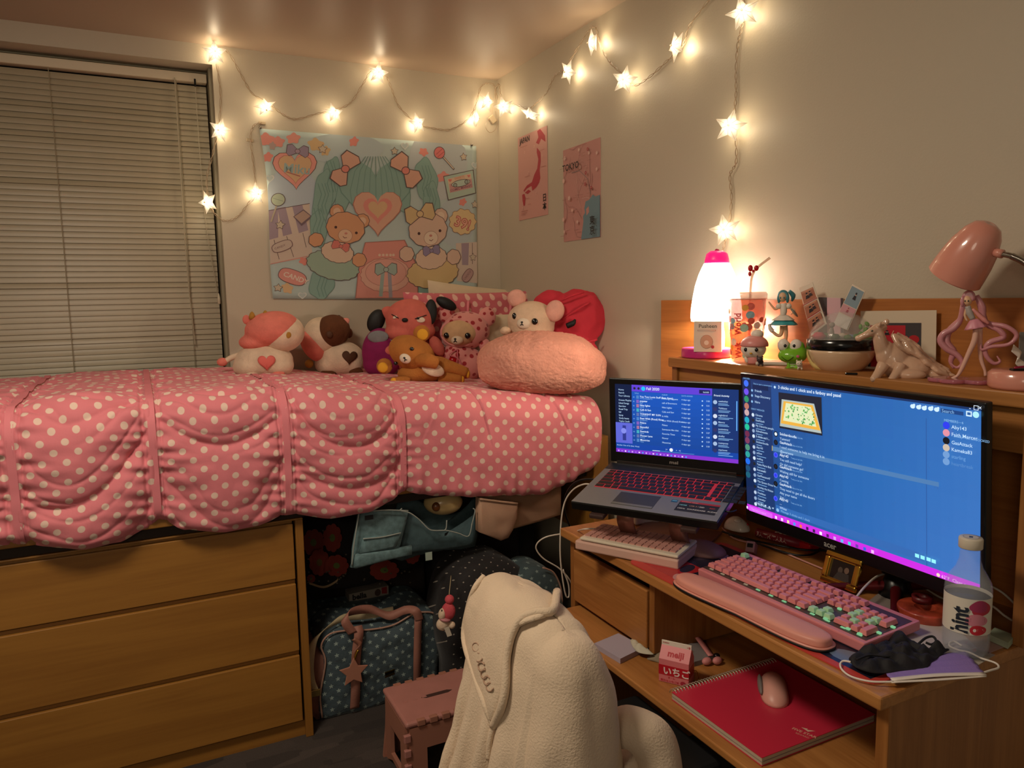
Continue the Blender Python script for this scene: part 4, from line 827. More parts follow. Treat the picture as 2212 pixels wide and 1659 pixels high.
g = G(); g.ball((5 * u, -.004, 196 * u), (5 * u, 3 * u, 7 * u)); g.ball((17 * u, -.004, 196 * u), (5 * u, 3 * u, 6 * u)); g.ball((11 * u, -.006, 190 * u), (3 * u, 3 * u, 3 * u)); g.ball((4 * u, -.004, 184 * u), (3.5 * u, 3 * u, 5 * u)); g.build('straw_bow', mat('red_vinyl', 'b3101c', .25), f.t, smooth=True)
def cyl(R0, R1, H0): return lambda x, y, e: V(((R0 + (R1 - R0) * (y / H0) + e + .0006) * math.sin(x), -(R0 + (R1 - R0) * (y / H0) + e + .0006) * math.cos(x), y))
c = Canvas((0, 0, 0), (1, 0, 0), (0, 0, 1), .0001, fn=cyl(31 * u, 39 * u, 132 * u)); c.poly_ = c.poly
random.seed(7)
for i in range(34):
    a = random.uniform(-1.5, 1.5); z = random.uniform(8, 122) * u; r = random.uniform(5, 9) * u
    if -.75 < a < -.2: continue
    c.disk(a, z, r / (35 * u), random.choice(['d8362e', 'e8a13a', '8fb3bd', 'e9cfc0', 'e0685a', 'd8563e', '9fc0a8']), r, n=14)
for ch, zz in (('Walt', 28), ('World', 78)):
    vs, fs = text_mesh(ch, .02); c.g.col = 'b82a26'; c.g.add([c.p(-.52 - b_ * 20 * u / (35 * u) + .2, (zz - 22) * u + a_ * 17 * u) for a_, b_ in vs], fs); c.k += 1
c.build('printed_wrap', f.t, world=False)
# vinyl toy with pink hat
f = shelf('vinyl_toy', 'white big-headed vinyl toy in a pink knitted hat', 'figurine', 1628, -.165); VW = mat('vinyl_white', 'e2d6c8', .35); VP = mat('vinyl_pink', 'd98c86', .35)
f.ball('head', 1627, 754, 26, 21, VW, rd=22); hb = (1627, 754, 26, 21, 0, 22)
g = G(); g.ball(f.m(1629, 745, .001), (f.l(29), f.l(25), f.l(21)), fn=lambda p: V((p.x, p.y, max(p.z, -.15)))); g.build('hat', VP, f.t, smooth=True); f.ball('hat_bobble', 1634, 722, 13, 10, VW, rd=10)
G().lathe([(f.l(12), 0), (f.l(15), f.l(4)), (f.l(12), f.l(20)), (f.l(8), f.l(26))]).build('body', VP, f.t, smooth=True)
for x in (1611, 1633): f.on('eye', hb, x, 754, 3.6, 4.4, BLKG, rd=2)
f.on('nose', hb, 1622, 762, 3, 2, YL, rd=2); f.ball('arm', 1613, 777, 4, 7, VW, d=-.008, rd=4, rot=.4); f.ball('arm', 1641, 778, 4, 7, VW, d=-.008, rd=4, rot=-.4)
def mini(name, label, px, x, body, head, k=1):
    f = shelf(name, label, 'figurine', px, x); M_ = mat(name + '_body', body, .35); u = f.l(k)
    g = G(); g.ball((0, 0, 9 * u), (6 * u, 7 * u, 6 * u)); 
    for a, b_ in ((-4, -4), (4, -4), (-4, 4), (4, 4)): g.ball((a * u, b_ * u, 3 * u), (2 * u, 2 * u, 3.4 * u), n=10)
    fuse(g, 'body', M_, f.t, .0012, 1); G().ball((-2 * u, -6 * u, 15 * u), (7 * u, 6 * u, 6.5 * u)).build('head', mat(name + '_head', head, .35), f.t, smooth=True)
    for a in (-7, 3): G().ball((a * u, -5 * u, 20.5 * u), (1.8 * u, 1.5 * u, 3 * u), n=10).build('ear', M_, f.t, smooth=True)
    for a in (-4.5, .8): G().ball((a * u, -11.7 * u, 16 * u), (.9 * u, .6 * u, .9 * u), n=8).build('eye', BLKG, f.t)
mini('toy_pup', 'tiny dark grey toy dog in front of the pink hatted toy', 1643, -.192, '3c3234', '4a3c3c')
mini('toy_calf', 'tiny white toy animal at the feet of the green frog', 1728, -.192, 'd9c8b4', 'e0d0bc', .95)
G().box((-.045, -.03, 0), (.045, .03, .008)).build('white_case', mat('frost_plastic', 'cfc4b4', .3), shelf('card_case', 'flat white case lying behind the tiny toy dog', 'case', 1672, -.13).t, bevel=.002)
# frog
f = shelf('frog_figurine', 'bright green frog figurine with bulging white eyes', 'figurine', 1712, -.16); GR = mat('frog_green', '79b42a', .3, coat=.3)
g = G(); hd = (1711, 768, 30, 17, 0, 22); f.mk(g, hd); f.mk(g, (1694, 748, 13, 13, 0, 11)); f.mk(g, (1722, 750, 14, 14, 0, 12)); f.mk(g, (1722, 762, 20, 18, .004, 20)); fuse(g, 'head', GR, f.t, .0018, 3)
for x, y, r, px_ in ((1692, 745, 12, 1696), (1718, 747, 13, 1714)): f.ball('eye', x, y, r, r + 1.5, VW, d=-.004, rd=r * .8); f.on('pupil', (x, y, r, r + 1.5, -.004, r * .8), px_, 746, 3, 3.6, BLKG, rd=1.5)
G().tube([f.m(x, y, f.dep(hd, x, y) - .0005) for x, y in ((1689, 769), (1696, 775), (1702, 778), (1709, 773), (1713, 769))], f.l(.6), 6).build('mouth', BLK, f.t)
f.on('cheek_spot', hd, 1722, 768, 3.4, 3, mat('pink_spot', 'd0607a', .5), rd=1)
g = G(); f.mk(g, (1713, 790, 12, 9, 0, 9)); 
for x in (1704, 1722): f.mk(g, (x, 795, 7, 4, -.008, 8)); f.mk(g, (x, 787, 4, 7, -.006, 4))
fuse(g, 'body', GR, f.t, .0014, 2)
for y in (786, 791): f.ball('stripe', 1713, y, 11.5, 1.6, VW, d=-.001, rd=9.2)
# dancer figurine in teal and white
def skirt(R0, R1, z0, z1, wob, n=40):
    g = G(); vs = []
    for j in range(7):
        t = j / 6
        for i in range(n): a = 2 * PI * i / n; r = (R0 + (R1 - R0) * t ** .8) * (1 + wob * t * math.sin(a * 7)); vs.append((r * math.cos(a), r * math.sin(a) * .8, z0 + (z1 - z0) * t))
    return g.add(vs, [(j * n + i, (j + 1) * n + i, (j + 1) * n + (i + 1) % n, j * n + (i + 1) % n) for j in range(6) for i in range(n)])
SK = mat('figure_skin', 'e0b48e', .4); HT = mat('teal_resin', '3a7d86', .3, coat=.3); SKT = mat('teal_cloth_resin', '3f9aa0', .4)
f = shelf('dancer_figurine', 'figurine in a teal skirt and white apron kicking one leg up behind the frog', 'figurine', 1690, -.10); u = f.l(1); X = lambda x, y, d=0: f.m(x, y, d)
f.ball('head', 1687, 642, 9, 11, SK, rd=9); [f.on('eye', (1687, 642, 9, 11, 0, 9), x_, 644, 1.5, 2.2, HT, rd=.8) for x_ in (1683, 1690)]; g = G(); g.ball(X(1688, 640, .002), (12 * u, 12 * u, 13 * u), fn=lambda p: V((p.x, max(p.y, -.55), max(p.z, -.7)))); g.ball(X(1680, 646, -.004), (4 * u, 3 * u, 10 * u)); g.ball(X(1697, 645, .0), (4 * u, 6 * u, 11 * u)); fuse(g, 'hair', HT, f.t, .0014, 2)
G().tube([X(1700, 630, .006), X(1708, 640, .012), X(1706, 652, .012)], [4 * u, 6 * u, 2 * u], 8).build('hair_bun', HT, f.t, smooth=True)
G().tube([X(1690, 656), X(1690, 672), X(1689, 684)], [6 * u, 7.5 * u, 5.5 * u], 12).build('torso', VW, f.t, smooth=True)
for P3, nm in (([(1682, 662), (1673, 668), (1665, 660), (1659, 652)], 'arm'), ([(1698, 662), (1706, 668), (1712, 672), (1704, 680)], 'arm')):
    G().tube([X(*p) for p in P3], [4 * u, 2.6 * u, 2 * u, 1.6 * u], 8).build(nm, SK, f.t, smooth=True)
f.ball('puff_sleeve', 1680, 662, 6, 6, VW); f.ball('puff_sleeve', 1700, 662, 6, 6, VW)
g = skirt(6 * u, 27 * u, 0, -20 * u, .07); M_ = Matrix.Translation(X(1691, 682)); g.v = [tuple(M_ @ V(p)) for p in g.v]; g.build('skirt', SKT, f.t, smooth=True, solid=.001)
g = skirt(7 * u, 22 * u, 0, -11 * u, .05); M_ = Matrix.Translation(X(1690, 681, -.002)); g.v = [tuple(M_ @ V(p)) for p in g.v]; g.build('apron', VW, f.t, smooth=True, solid=.001)
G().tube([X(1694, 704), X(1696, 722), X(1695, 740), X(1695, 778), X(1695, 792)], [5 * u, 4 * u, 3.5 * u, 2.4 * u, 2 * u], 10).build('leg', SK, f.t, smooth=True)
G().tube([X(1688, 704), X(1686, 722), X(1678, 724), X(1668, 716)], [4.6 * u, 4 * u, 3.4 * u, 3 * u], 10).build('leg', SK, f.t, smooth=True)
G().tube([X(1669, 716), X(1664, 710), X(1661, 700)], [4.5 * u, 4.5 * u, 2.5 * u], 10).build('boot', VW, f.t, smooth=True); f.ball('tray', 1711, 676, 12, 3.5, mat('grey_tray', '8c8c86', .3, .6), rot=-.9, rd=10)
G().lathe([(14 * u, 0), (14 * u, 2 * u), (.001, 2 * u)]).build('stand', WHP, f.t)
# photo strips and cards leaning on the hutch back
def card(name, label, pts, x, draw, col='d9cbb8', cat='photo'):
    P = [at(px, py, 0, x) for px, py in pts]; t = thing(name, label, cat, (P[2] + P[3]) / 2)
    n_ = (P[1] - P[0]).cross(P[3] - P[0]).normalized(); n_ = n_ if n_.x < 0 else -n_
    g = G(); g.add(P + [p - n_ * .0012 for p in P], [(0, 1, 2, 3), (7, 6, 5, 4), (0, 4, 5, 1), (1, 5, 6, 2), (2, 6, 7, 3), (3, 7, 4, 0)]); g.build('paper', mat('card_' + col, col, .5), t, world=True)
    def fn(u, v, e): return P[0].lerp(P[1], u).lerp(P[3].lerp(P[2], u), v) + n_ * (e + .0003)
    c = Canvas((0, 0, 0), (1, 0, 0), (0, 0, 1), .0002, fn=fn); draw(c); c.build('photo_print', t); return t
def people(c, x, y, s, a='2a2024', b='c69a7c', asp=1):
    c.disk(x, y, s * .5 / asp, b, s * .55); c.disk(x, y - s * .25, s * .52 / asp, a, s * .4); c.poly([(x - s / asp, y + s * 1.9), (x - s * .6 / asp, y + s * .5), (x + s * .6 / asp, y + s * .5), (x + s / asp, y + s * 1.9)], a)
def strip1(c):
    for k in range(3): y = .10 + k * .30; c.rect(.06, y, .94, y + .25, 'a86a52'); c.rect(.1, y, .9, y + .04, 'bd8468'); people(c, .42, y + .09, .05, asp=.35); people(c, .66, y + .08, .045, '3a2a2c', 'd8a88c', .35); c.rect(.0, y + .262, 1, y + .275, 'b8303c')
card('photo_strip', 'tall photo strip with three orange pictures leaning behind the frog', [(1726, 622), (1755, 610), (1786, 700), (1752, 725)], -.05, strip1)
def strip2(c):
    c.rect(.04, .03, .96, .46, '7f94a0'); people(c, .55, .16, .07, '20222c', 'c8a088', .6); c.rect(.04, .47, .96, .68, 'c7939a'); people(c, .5, .53, .05, 'a04a58', 'd8a890', .6); c.rect(.04, .70, .96, .98, 'd8d2cc')
card('photo_strip', 'blue-grey photo strip tilted to the right above the glass bowl', [(1841, 614), (1869, 629), (1831, 714), (1800, 700)], -.06, strip2)
def pic3(c): c.rect(.0, .0, .36, 1, '3a3536'); c.rect(.05, .3, .3, .5, '6a5a58'); c.rect(.36, 0, .9, 1, 'caa4ac'); c.rect(.9, 0, 1, 1, '4a3a3e')
card('photo_card', 'pale pink picture card standing between the two photo strips', [(1768, 642), (1822, 644), (1822, 740), (1768, 745)], -.025, pic3)
# framed picture
def pic4(c):
    c.rect(.30, .20, .82, .75, '3a3538'); c.rect(.14, .24, .62, .93, 'b01828'); c.heart(.66, .50, .14, 'a8101c'); c.disk(.63, .46, .03, 'd04848', .05); people(c, .38, .34, .03, '20181a', 'c89a80', .8); c.line([(.44, .40), (.47, .33)], .012, 'c89a80'); c.rect(.12, .70, .16, .93, '2a2628')
card('framed_picture', 'white framed picture of a red heart behind the dragon', [(1859, 672), (2023, 670), (2021, 806), (1858, 800)], -.035, pic4, 'cdbda6', 'picture')
# glass bowl on a white base
f = shelf('glass_terrarium', 'globe bowl with clear dome, black band and white lower half', 'terrarium', 1816, -.11); u = f.l(1); cz = f.l(f.py - 742); R0 = 70 * u
arc = lambda a0, a1, n, R=R0: [(R * math.cos(a0 + (a1 - a0) * i / n), cz + R * math.sin(a0 + (a1 - a0) * i / n)) for i in range(n + 1)]
G().lathe([(25 * u, 0), (27 * u, 4 * u), (25 * u, 9 * u), (18 * u, 10 * u)] + arc(-1.25, -.17, 12), cap=True).build('base', mat('ivory_glaze', 'd8b896', .2, coat=.6), f.t, smooth=True)
G().lathe([(R0 * .985, cz - 12 * u), (R0 * 1.01, cz - 11 * u), (R0 * 1.01, cz + 10 * u), (R0 * .985, cz + 11 * u), (.001, cz + 11 * u)], n=48).build('band', mat('black_band', '0b0b0c', .2, coat=.4), f.t, smooth=True)
G().lathe(arc(.16, PI / 2 - .001, 14, R0 * .985) + arc(PI / 2 - .001, .16, 14, R0 * .955), n=48, cap=False).build('dome', mat('clear_dome', 'e8e4dc', .03, alpha=.13), f.t, smooth=True)
for i, (x, y, c_, r) in enumerate(((-45, 20, 'c01840', 12), (-28, -10, '3a5a2c', 9), (0, 8, 'c9b8a4', 10), (18, -6, '6f8fb8', 7), (30, 14, '3f7a2a', 9), (45, 0, 'cfa08a', 9), (52, 18, '5a9a3a', 8), (-12, 24, '2f4a26', 9), (12, 26, '3f6a2a', 8), (-38, -4, 'c02858', 7))):
    g = G(); g.ball((x * u, -y * u, cz + 11 * u + r * u * .5), (r * u, r * u * .8, r * u * .7), fn=lambda p: p * (1 + .3 * noise.noise(p * 3 + V((i, 0, 0)))), n=14, m=9); g.build('flower' if c_[0] in 'c' else 'leaf_tuft', mat('deco_' + c_, c_, .6), f.t, smooth=True)
g = G().tube([(-22 * u, 0, cz + 11 * u), (-21 * u, 0, cz + 25 * u), (-20 * u, 0, cz + 34 * u)], [8 * u, 6 * u, 3 * u], 10).ball((-20 * u, 0, cz + 40 * u), 6 * u, n=12); g.build('miniature', mat('grey_mini', '8f857c', .5), f.t, smooth=True)
g = G(); 
for a, b_ in ((38, 22), (46, 30), (36, 36), (48, 42)): g.ball((a * u, -6 * u, cz + b_ * u), (6 * u, 4 * u, 4 * u), Matrix.Rotation(a, 3, 'Y'), n=10)
g.tube([(42 * u, -6 * u, cz + 8 * u), (42 * u, -6 * u, cz + 40 * u)], 1 * u, 6); g.build('sprig', mat('deco_leafgreen', '5fa03a', .5), f.t, smooth=True)
# small things on the shelf
t = shelf('hair_clip', 'small black clip lying on the shelf below the glass bowl', 'clip', 1839, -.188); G().box((-.013, -.004, 0), (.013, .004, .005)).build('clip_body', BLKG, t.t, bevel=.002)
t = shelf('tape_measure', 'white and yellow printed strap curling beside the glass bowl', 'strap', 1775, -.15)
G().ribbon([t.m(1744, 760, .0), t.m(1750, 778, 0), t.m(1762, 792, 0), t.m(1785, 798, 0)], .012, (.1, -.3, 1), 8).build('strap_band', mat('cream_strap', 'd8c078', .6), t.t, smooth=True, solid=.001)
# dragon
f = shelf('dragon_statue', 'glazed cream ceramic dragon sitting with folded wings', 'figurine', 1945, -.125); CER = mat('pearl_ceramic', 'cda78c', .22, coat=.7, bump=.35, bs=60, vary=.12, vs=20); u = f.l(1)
g = G(); T = lambda P, R: g.tube([f.m(*p) for p in P], [r * u for r in R], 14)
T([(1865, 728, -.03), (1880, 720, -.03), (1897, 710, -.02), (1910, 704, -.01)], [6.5, 8, 12, 11]); g.ball(f.m(1862, 730, -.03), (8 * u, 7 * u, 7 * u)); T([(1897, 712, -.02), (1903, 735, -.02), (1912, 760, -.01), (1928, 785, 0)], [11, 14, 18, 24])
f.mk(g, (1932, 778, 34, 38, 0, 30)); f.mk(g, (1965, 793, 44, 28, .0, 32)); f.mk(g, (1915, 765, 20, 30, -.01, 20)); f.mk(g, (1960, 806, 34, 13, -.03, 18)); T([(1950, 790, 0), (1990, 800, .0), (2022, 808, -.01), (2043, 812, -.02), (2030, 817, -.04), (1990, 817, -.055)], [24, 17, 12, 8, 7, 5])
for x in (1898, 1932): T([(x + 14, 785, -.03), (x + 6, 802, -.04), (x - 2, 814, -.05), (x - 8, 816, -.055)], [13, 10, 8.5, 5.5])
T([(1912, 700, 0), (1918, 692, .0)], [6, 3]); T([(1900, 704, -.03), (1904, 694, -.03)], [4, 2]); g.ball(f.m(1914, 695, 0), (6 * u, 4 * u, 7 * u)); fuse(g, 'body', CER, f.t, .0022, 2)
for sd, o in ((-1, 0), (1, 6)):
    g = G(); W0 = [(1928 + o, 722), (1950 + o, 735), (1968 + o, 748), (1980 + o, 764), (2000 + o, 782), (2030 + o, 800)]
    for k in range(5): g.tube([f.m(*W0[k], -.018 - .0 * k + .03 * (sd > 0)), f.m(W0[k][0] + 12, W0[k][1] + 22 - k * 2, -.028 + .04 * (sd > 0)), f.m(W0[k][0] + 34, W0[k][1] + 40 - k * 4, -.02 + .03 * (sd > 0))], [6 * u, 6 * u, 4 * u], 10)
    g.tube([f.m(*p, -.02 + .035 * (sd > 0)) for p in W0], [5 * u] * 6, 10); fuse(g, 'wing', CER, f.t, .0022, 2)
g = G(); 
for k in range(14): t_ = k / 13; p = f.m(1960 + 80 * t_, 757 + 52 * t_ ** .9, .0); g.ball(p, (4 * u, 3 * u, 5 * u), n=8, m=6)
g.build('back_spikes', CER, f.t, smooth=True); g = G().ball(f.m(1888, 713, -.048), (2.6 * u, 1.2 * u, 2 * u), n=10); g.build('eye', mat('dark_glaze', '3a3a20', .2), f.t)
# pink haired figurine on a clear pink stand
f = shelf('walking_figurine', 'slender figurine with long wavy pink hair on a clear pink petal stand', 'figurine', 2085, -.13); u = f.l(1); X = lambda x, y, d=0: f.m(x, y, d); PH = mat('pink_resin_hair', 'cf8a92', .35, trans=.15, coat=.2)
g = G()
for k in range(6): a = 2 * PI * k / 6; g.lathe([(26 * u, 0), (27 * u, 1 * u), (27 * u, 8 * u), (26 * u, 9 * u), (.001, 9 * u)], Matrix.Translation((45 * u * math.cos(a), 24 * u * math.sin(a), 0)), n=20)
fuse(g, 'stand', mat('pink_acrylic', 'd88aa0', .08, trans=.6, ior=1.3, coat=.5), f.t, .0018, 1)
f.ball('head', 2081, 650, 9, 11, SK, rd=9, rot=.2); [f.on('eye', (2081, 650, 9, 11, 0, 9), x_, 651, 1.4, 2, BLKG, rd=.8) for x_ in (2077, 2083)]; g = G(); g.ball(X(2083, 643, .003), (13 * u, 13 * u, 15 * u), fn=lambda p: V((p.x, max(p.y, -.6), max(p.z, -.6)))); g.ball(X(2072, 652, -.004), (4 * u, 4 * u, 12 * u)); fuse(g, 'hair', PH, f.t, .0014, 2)
for P3, R3 in (([(2097, 640, .01), (2108, 665, .012), (2112, 690, .012), (2125, 700, .012), (2152, 705, .0), (2172, 722, .0), (2160, 742, 0), (2130, 748, .005), (2112, 755, .005), (2110, 742, .005)], [5, 8, 6, 5, 5, 4.5, 4, 4, 3, 1]),
               ([(2108, 665, .014), (2118, 700, .016), (2140, 712, .01), (2150, 728, .01), (2128, 738, .01), (2118, 752, .01), (2122, 770, .01), (2135, 784, .01), (2146, 780, .01), (2140, 768, .01)], [5, 6, 6, 6, 6, 5, 5, 4, 3, 1]),
               ([(2074, 655, .0), (2070, 690, .006), (2058, 710, .006), (2040, 722, .006), (2035, 738, .006), (2048, 755, .006), (2068, 768, .006), (2078, 785, .006), (2068, 795, .006), (2055, 785, .006)], [5, 6, 7, 7, 7, 7, 6, 5, 3, 1]),
               ([(2070, 690, .01), (2050, 716, .012), (2046, 740, .012), (2060, 762, .012), (2056, 782, .012), (2062, 798, .012)], [5, 7, 8, 8, 5, 2])):
    G().tube([X(*p) for p in P3], [r * u for r in R3], 8).build('hair_lock', PH, f.t, smooth=True)
G().tube([X(2082, 662), X(2086, 676), X(2093, 690)], [5.5 * u, 7 * u, 5.5 * u], 12).build('torso', mat('silver_resin', 'a9a09a', .35), f.t, smooth=True)
G().tube([X(2091, 668), X(2104, 682), X(2114, 692), X(2122, 700)], [3 * u, 4.5 * u, 5 * u, 2 * u], 8).build('arm', VP, f.t, smooth=True); G().tube([X(2080, 668), X(2078, 682), X(2083, 694)], [3 * u, 2.5 * u, 2 * u], 8).build('arm', SK, f.t, smooth=True)
g = skirt(6 * u, 20 * u, 0, -20 * u, .08); M_ = Matrix.Translation(X(2095, 690)) @ Matrix.Rotation(-.2, 4, 'Y'); g.v = [tuple(M_ @ V(p)) for p in g.v]; g.build('skirt', mat('pink_resin_cloth', 'd38a9a', .4), f.t, smooth=True, solid=.001)
G().tube([X(2100, 708), X(2098, 735), X(2088, 765), X(2078, 795), X(2070, 812), X(2060, 819)], [6 * u, 6 * u, 5 * u, 4.5 * u, 3 * u, 3.5 * u], 10).build('leg', mat('pale_resin', 'd9ab98', .4), f.t, smooth=True)
G().tube([X(2106, 708), X(2108, 740, .01), X(2112, 775, .014), X(2120, 800, .014), X(2122, 812, .014)], [6 * u, 5 * u, 4.5 * u, 3 * u, 3.5 * u], 10).build('leg', mat('pale_resin', 'd9ab98', .4), f.t, smooth=True)
# pink reading lamp
LP = sh(2250, -.12); rl = thing('reading_lamp', 'unlit glossy pink reading lamp with chrome gooseneck bent over the shelf', 'lamp', LP)
sd = at(2075, 560, 0, -.13); k_ = ppm(sd); ax_a = at(2052, 592, 0, -.13); ax_b = at(2150, 485, 0, -.13); d = (ax_b - ax_a); d.normalize()
rim = at(2062, 598, 0, -.13); tip = at(2136, 487, 0, -.13); Lh = (tip - rim).length; d = (tip - rim).normalized(); q = d.to_track_quat('Z', 'Y').to_matrix().to_4x4(); r0 = 56 / k_
prf = [(r0, 0), (r0 * .985, Lh * .15), (r0 * .95, Lh * .35), (r0 * .86, Lh * .6), (r0 * .68, Lh * .85), (r0 * .48, Lh * .985), (r0 * .25, Lh * 1.035), (.001, Lh * 1.05)]
prf[-1] = (.0001, Lh * 1.05); G().lathe(prf + [(max(r - .002, .0001), z - .002) for r, z in prf[::-1]], Matrix.Translation(rim) @ q, n=40, cap=False).build('shade', PINKP, rl, world=True, smooth=True)
G().lathe([(.02, 0), (.014, .02), (.012, .04), (.001, .05)], Matrix.Translation(rim + d * Lh * .3) @ q, n=20).build('bulb_holder', WHP, rl, world=True, smooth=True)
nk = [at(2158, 548, 0, -.13), at(2185, 553, 0, -.125), at(2212, 566, 0, -.12)]; e_ = LP + V((0, 0, .02)); nk += [V((-.12, nk[-1].y - .035, 1.44)), V((-.12, e_.y - .01, 1.36)), e_]
G().tube(nk, .0055, 10, smooth=10).build('gooseneck', CHR, rl, world=True, smooth=True)
g = G(); P_, _ = spline(nk[1:], [1] * 5, 22, False)
for a, b_ in zip(P_[::1], P_[1::1]): m_ = (a + b_) / 2; g.lathe([(.0056, -.0006), (.0066, 0), (.0056, .0006)], Matrix.Translation(m_) @ (b_ - a).to_track_quat('Z', 'Y').to_matrix().to_4x4(), n=10, cap=False)
g.build('gooseneck_coil', CHR, rl, world=True, smooth=True, kind='stuff')
G().tube([at(2150, 545, 0, -.13), at(2166, 549, 0, -.13)], .0085, 12, smooth=0).build('neck_collar', PINKP, rl, world=True, smooth=True)
G().lathe([(.001, .0), (.055, 0), (.058, .006), (.058, .028), (.052, .034), (.001, .034)], Matrix.Translation(sh(2210, -.135)), n=40).build('base', PINKP, rl, world=True, smooth=True)
P = sh(2205, -.15); t = thing('jewellery_clip', 'dark metal hair clip on the pink lamp base', 'clip', P + V((0, 0, .0345)), ANG); G().box((-.02, -.006, 0), (.02, .006, .004)).build('clip_body', mat('gunmetal', '3a3434', .3, .8), t, bevel=.001); G().tube([(-.02, -.008, .006), (0, -.01, .008), (.02, -.008, .006)], .0022, 6).build('clip_bar', mat('crimson_knob', '8c1038', .3), t, smooth=True)
P = sh(2208, -.05); t = thing('paper_ribbon', 'grey card with a curled white ribbon at the shelf end', 'card', P, ANG); G().box((-.01, 0, 0), (.05, .002, .1)).build('paper', mat('grey_card', '7d7a76', .6), t); G().ribbon([(-.03, -.01, .07), (-.015, -.012, .055), (-.02, -.01, .045), (0, -.012, .03)], .014, (.3, 0, 1), 6).build('ribbon', WHP, t, smooth=True, solid=.0006)
# ---------------------------------------------------------------- electronics on the desk
EXPO = SC.view_settings.exposure
SCREEN = print_mat('lit_screen', emit=1.2 / 2 ** EXPO)
DZ = .7605
def frame3(yaw, pitch):
    u = V((math.cos(yaw), math.sin(yaw), 0)); a = V((-math.sin(yaw), math.cos(yaw), 0)); v = a * math.cos(pitch) + V((0, 0, math.sin(pitch))); return u, v
class Panel:       # a flat rectangle in the room: origin = bottom left, u right, v up, n towards the viewer
    def __init__(s, o, yaw, pitch, w, h):
        s.o = V(o); s.u, s.v = frame3(yaw, pitch); s.n = s.u.cross(s.v).normalized(); s.w, s.h = w, h
        s.M = Matrix((s.u, s.v, s.n)).transposed().to_4x4(); s.M.translation = s.o
    def box(s, g, x0, y0, z0, x1, y1, z1): return g.box((x0, y0, z0), (x1, y1, z1), s.M)
    def xy(s, px, py):          # where a pixel's ray meets the panel, from its top left
        d = RM @ V((px - 1106, -(py - 829.5), -FPX)); t = (s.o - CP).dot(s.n) / d.dot(s.n); q = CP + d * t - s.o; return (q.dot(s.u), s.h - q.dot(s.v))
    def canvas(s, lift=.0006): c = Canvas(s.o + s.v * s.h + s.n * lift, s.u, -s.v, .00002); return c
BLKP = mat('black_plastic', '0b0b0c', .32); BLKM = mat('black_matte', '0e0e10', .6); GUN = mat('brushed_gunmetal', '77777a', .42, .25, bump=.05, bs=300)
# monitor
mon = thing('monitor', 'large black monitor showing a blue chat window with a magenta taskbar', 'monitor', (-.25, -2.3, DZ))
S = Panel(CP + (V((-.3277, -2.0283, .9066)) - CP) * 1.0877, -1.607, 1.6435, .62, .348); KS = .62 / .57
g = G(); S.box(g, -.0087, -.0326, -.02, .6287, .360, -.0005); g.build('bezel', BLKP, mon, world=True, bevel=.003)
g = G(); S.box(g, .05, .02, -.035, .57, .16, -.02); g.build('housing', BLKM, mon, world=True, bevel=.008)
S.h_ = S.h
c = S.canvas(.0002); c.fn = lambda x, y, e: S.o + S.v * S.h + S.n * (.0002 + e) + S.u * (x * KS) - S.v * (y * KS)
def mixc(a, b, t): A, B = [int(a[i:i + 2], 16) for i in (0, 2, 4)], [int(b[i:i + 2], 16) for i in (0, 2, 4)]; return '%02x%02x%02x' % tuple(max(0, min(255, round(p + (q - p) * t))) for p, q in zip(A, B))
NXc, NYc = 24, 12
for i in range(NXc):
    for j in range(NYc):
        u, v = (i + .5) / NXc, (j + .5) / NYc; col = mixc(mixc('1b3f78', '2562a8', min(1, u * 1.9)), '3c70b8', max(0, u - .55) * 2.0 * (.55 + .45 * v)); col = mixc(col, '1e3c78', .22 * max(0, 1 - v * 2) * (1 - u))
        c.poly([(i * .57 / NXc, j * .32 / NYc), ((i + 1) * .57 / NXc, j * .32 / NYc), ((i + 1) * .57 / NXc, (j + 1) * .32 / NYc), (i * .57 / NXc, (j + 1) * .32 / NYc)], col, False)
c.k += 1
X = lambda px, py: tuple(q / KS for q in S.xy(px, py)); W2 = 'b9d6f2'; W3 = '86b4e0'
def tx(s_, px, py, size, col=W2, b=0): x, y = X(px, py); c.text(s_, x, y, size, col, 0, b)
def q4(pts, col): c.poly([X(*p) for p in pts], col)
c.rect(0, 0, .028, .306, '14264e'); c.rect(.028, 0, .092, .306, '1a3566'); c.rect(0, 0, .57, .004, '16305e'); c.rect(.470, .03, .4715, .306, '2a5596'); c.rect(.0, .306, .57, .32, 'c42cd8'); c.rect(.095, .285, .465, .300, '2f63a8')
for k, (py, col) in enumerate(((828, '3c6cf0'), (846, '6a4ce0'), (862, '2a8a60'), (877, 'b07060'), (891, 'c0a0a0'), (907, '1aa0b8'), (922, '20b890'), (937, '6a2a48'), (951, '7a3a58'), (966, '4a8a70'), (981, '2a9a90'), (996, '1e6ae0'), (1011, '1c4a70'), (1025, '1c5a70'))): x, y = X(1612 + k * .35, py); c.disk(x, y, .0078, col)
tx('DISCORD', 1606, 818, .005, W3); x, y = X(1626, 836); c.rect(x, y - .006, x + .05, y + .004, '10244a'); tx('Find or start a conversation', 1628, 830, .0052, W3)
for k, (s_, py) in enumerate((('Friends', 846), ('Stage Discovery', 857), ('Nitro', 870))): tx(s_, 1631, py, .0075); x, y = X(1625, py - 1); c.disk(x, y - .002, .003, W3)
tx('DIRECT MESSAGES', 1623, 884, .0052, W3)
nm = ['Chrome', 'GasAttack', 'My 3 favorite people', 'ZahraSweetie', '3 chicks and 1...', 'Snickerdoodle', 'Aby143', 'yellow', 'wolfing', 'Tasha Marie Bob', 'Kameka83', 'GasPhantom47', 'The Queen Grace W...', 'Rowley the Kitten', 'Freshbox', 'Cameliar', 'Rhed with wolf']
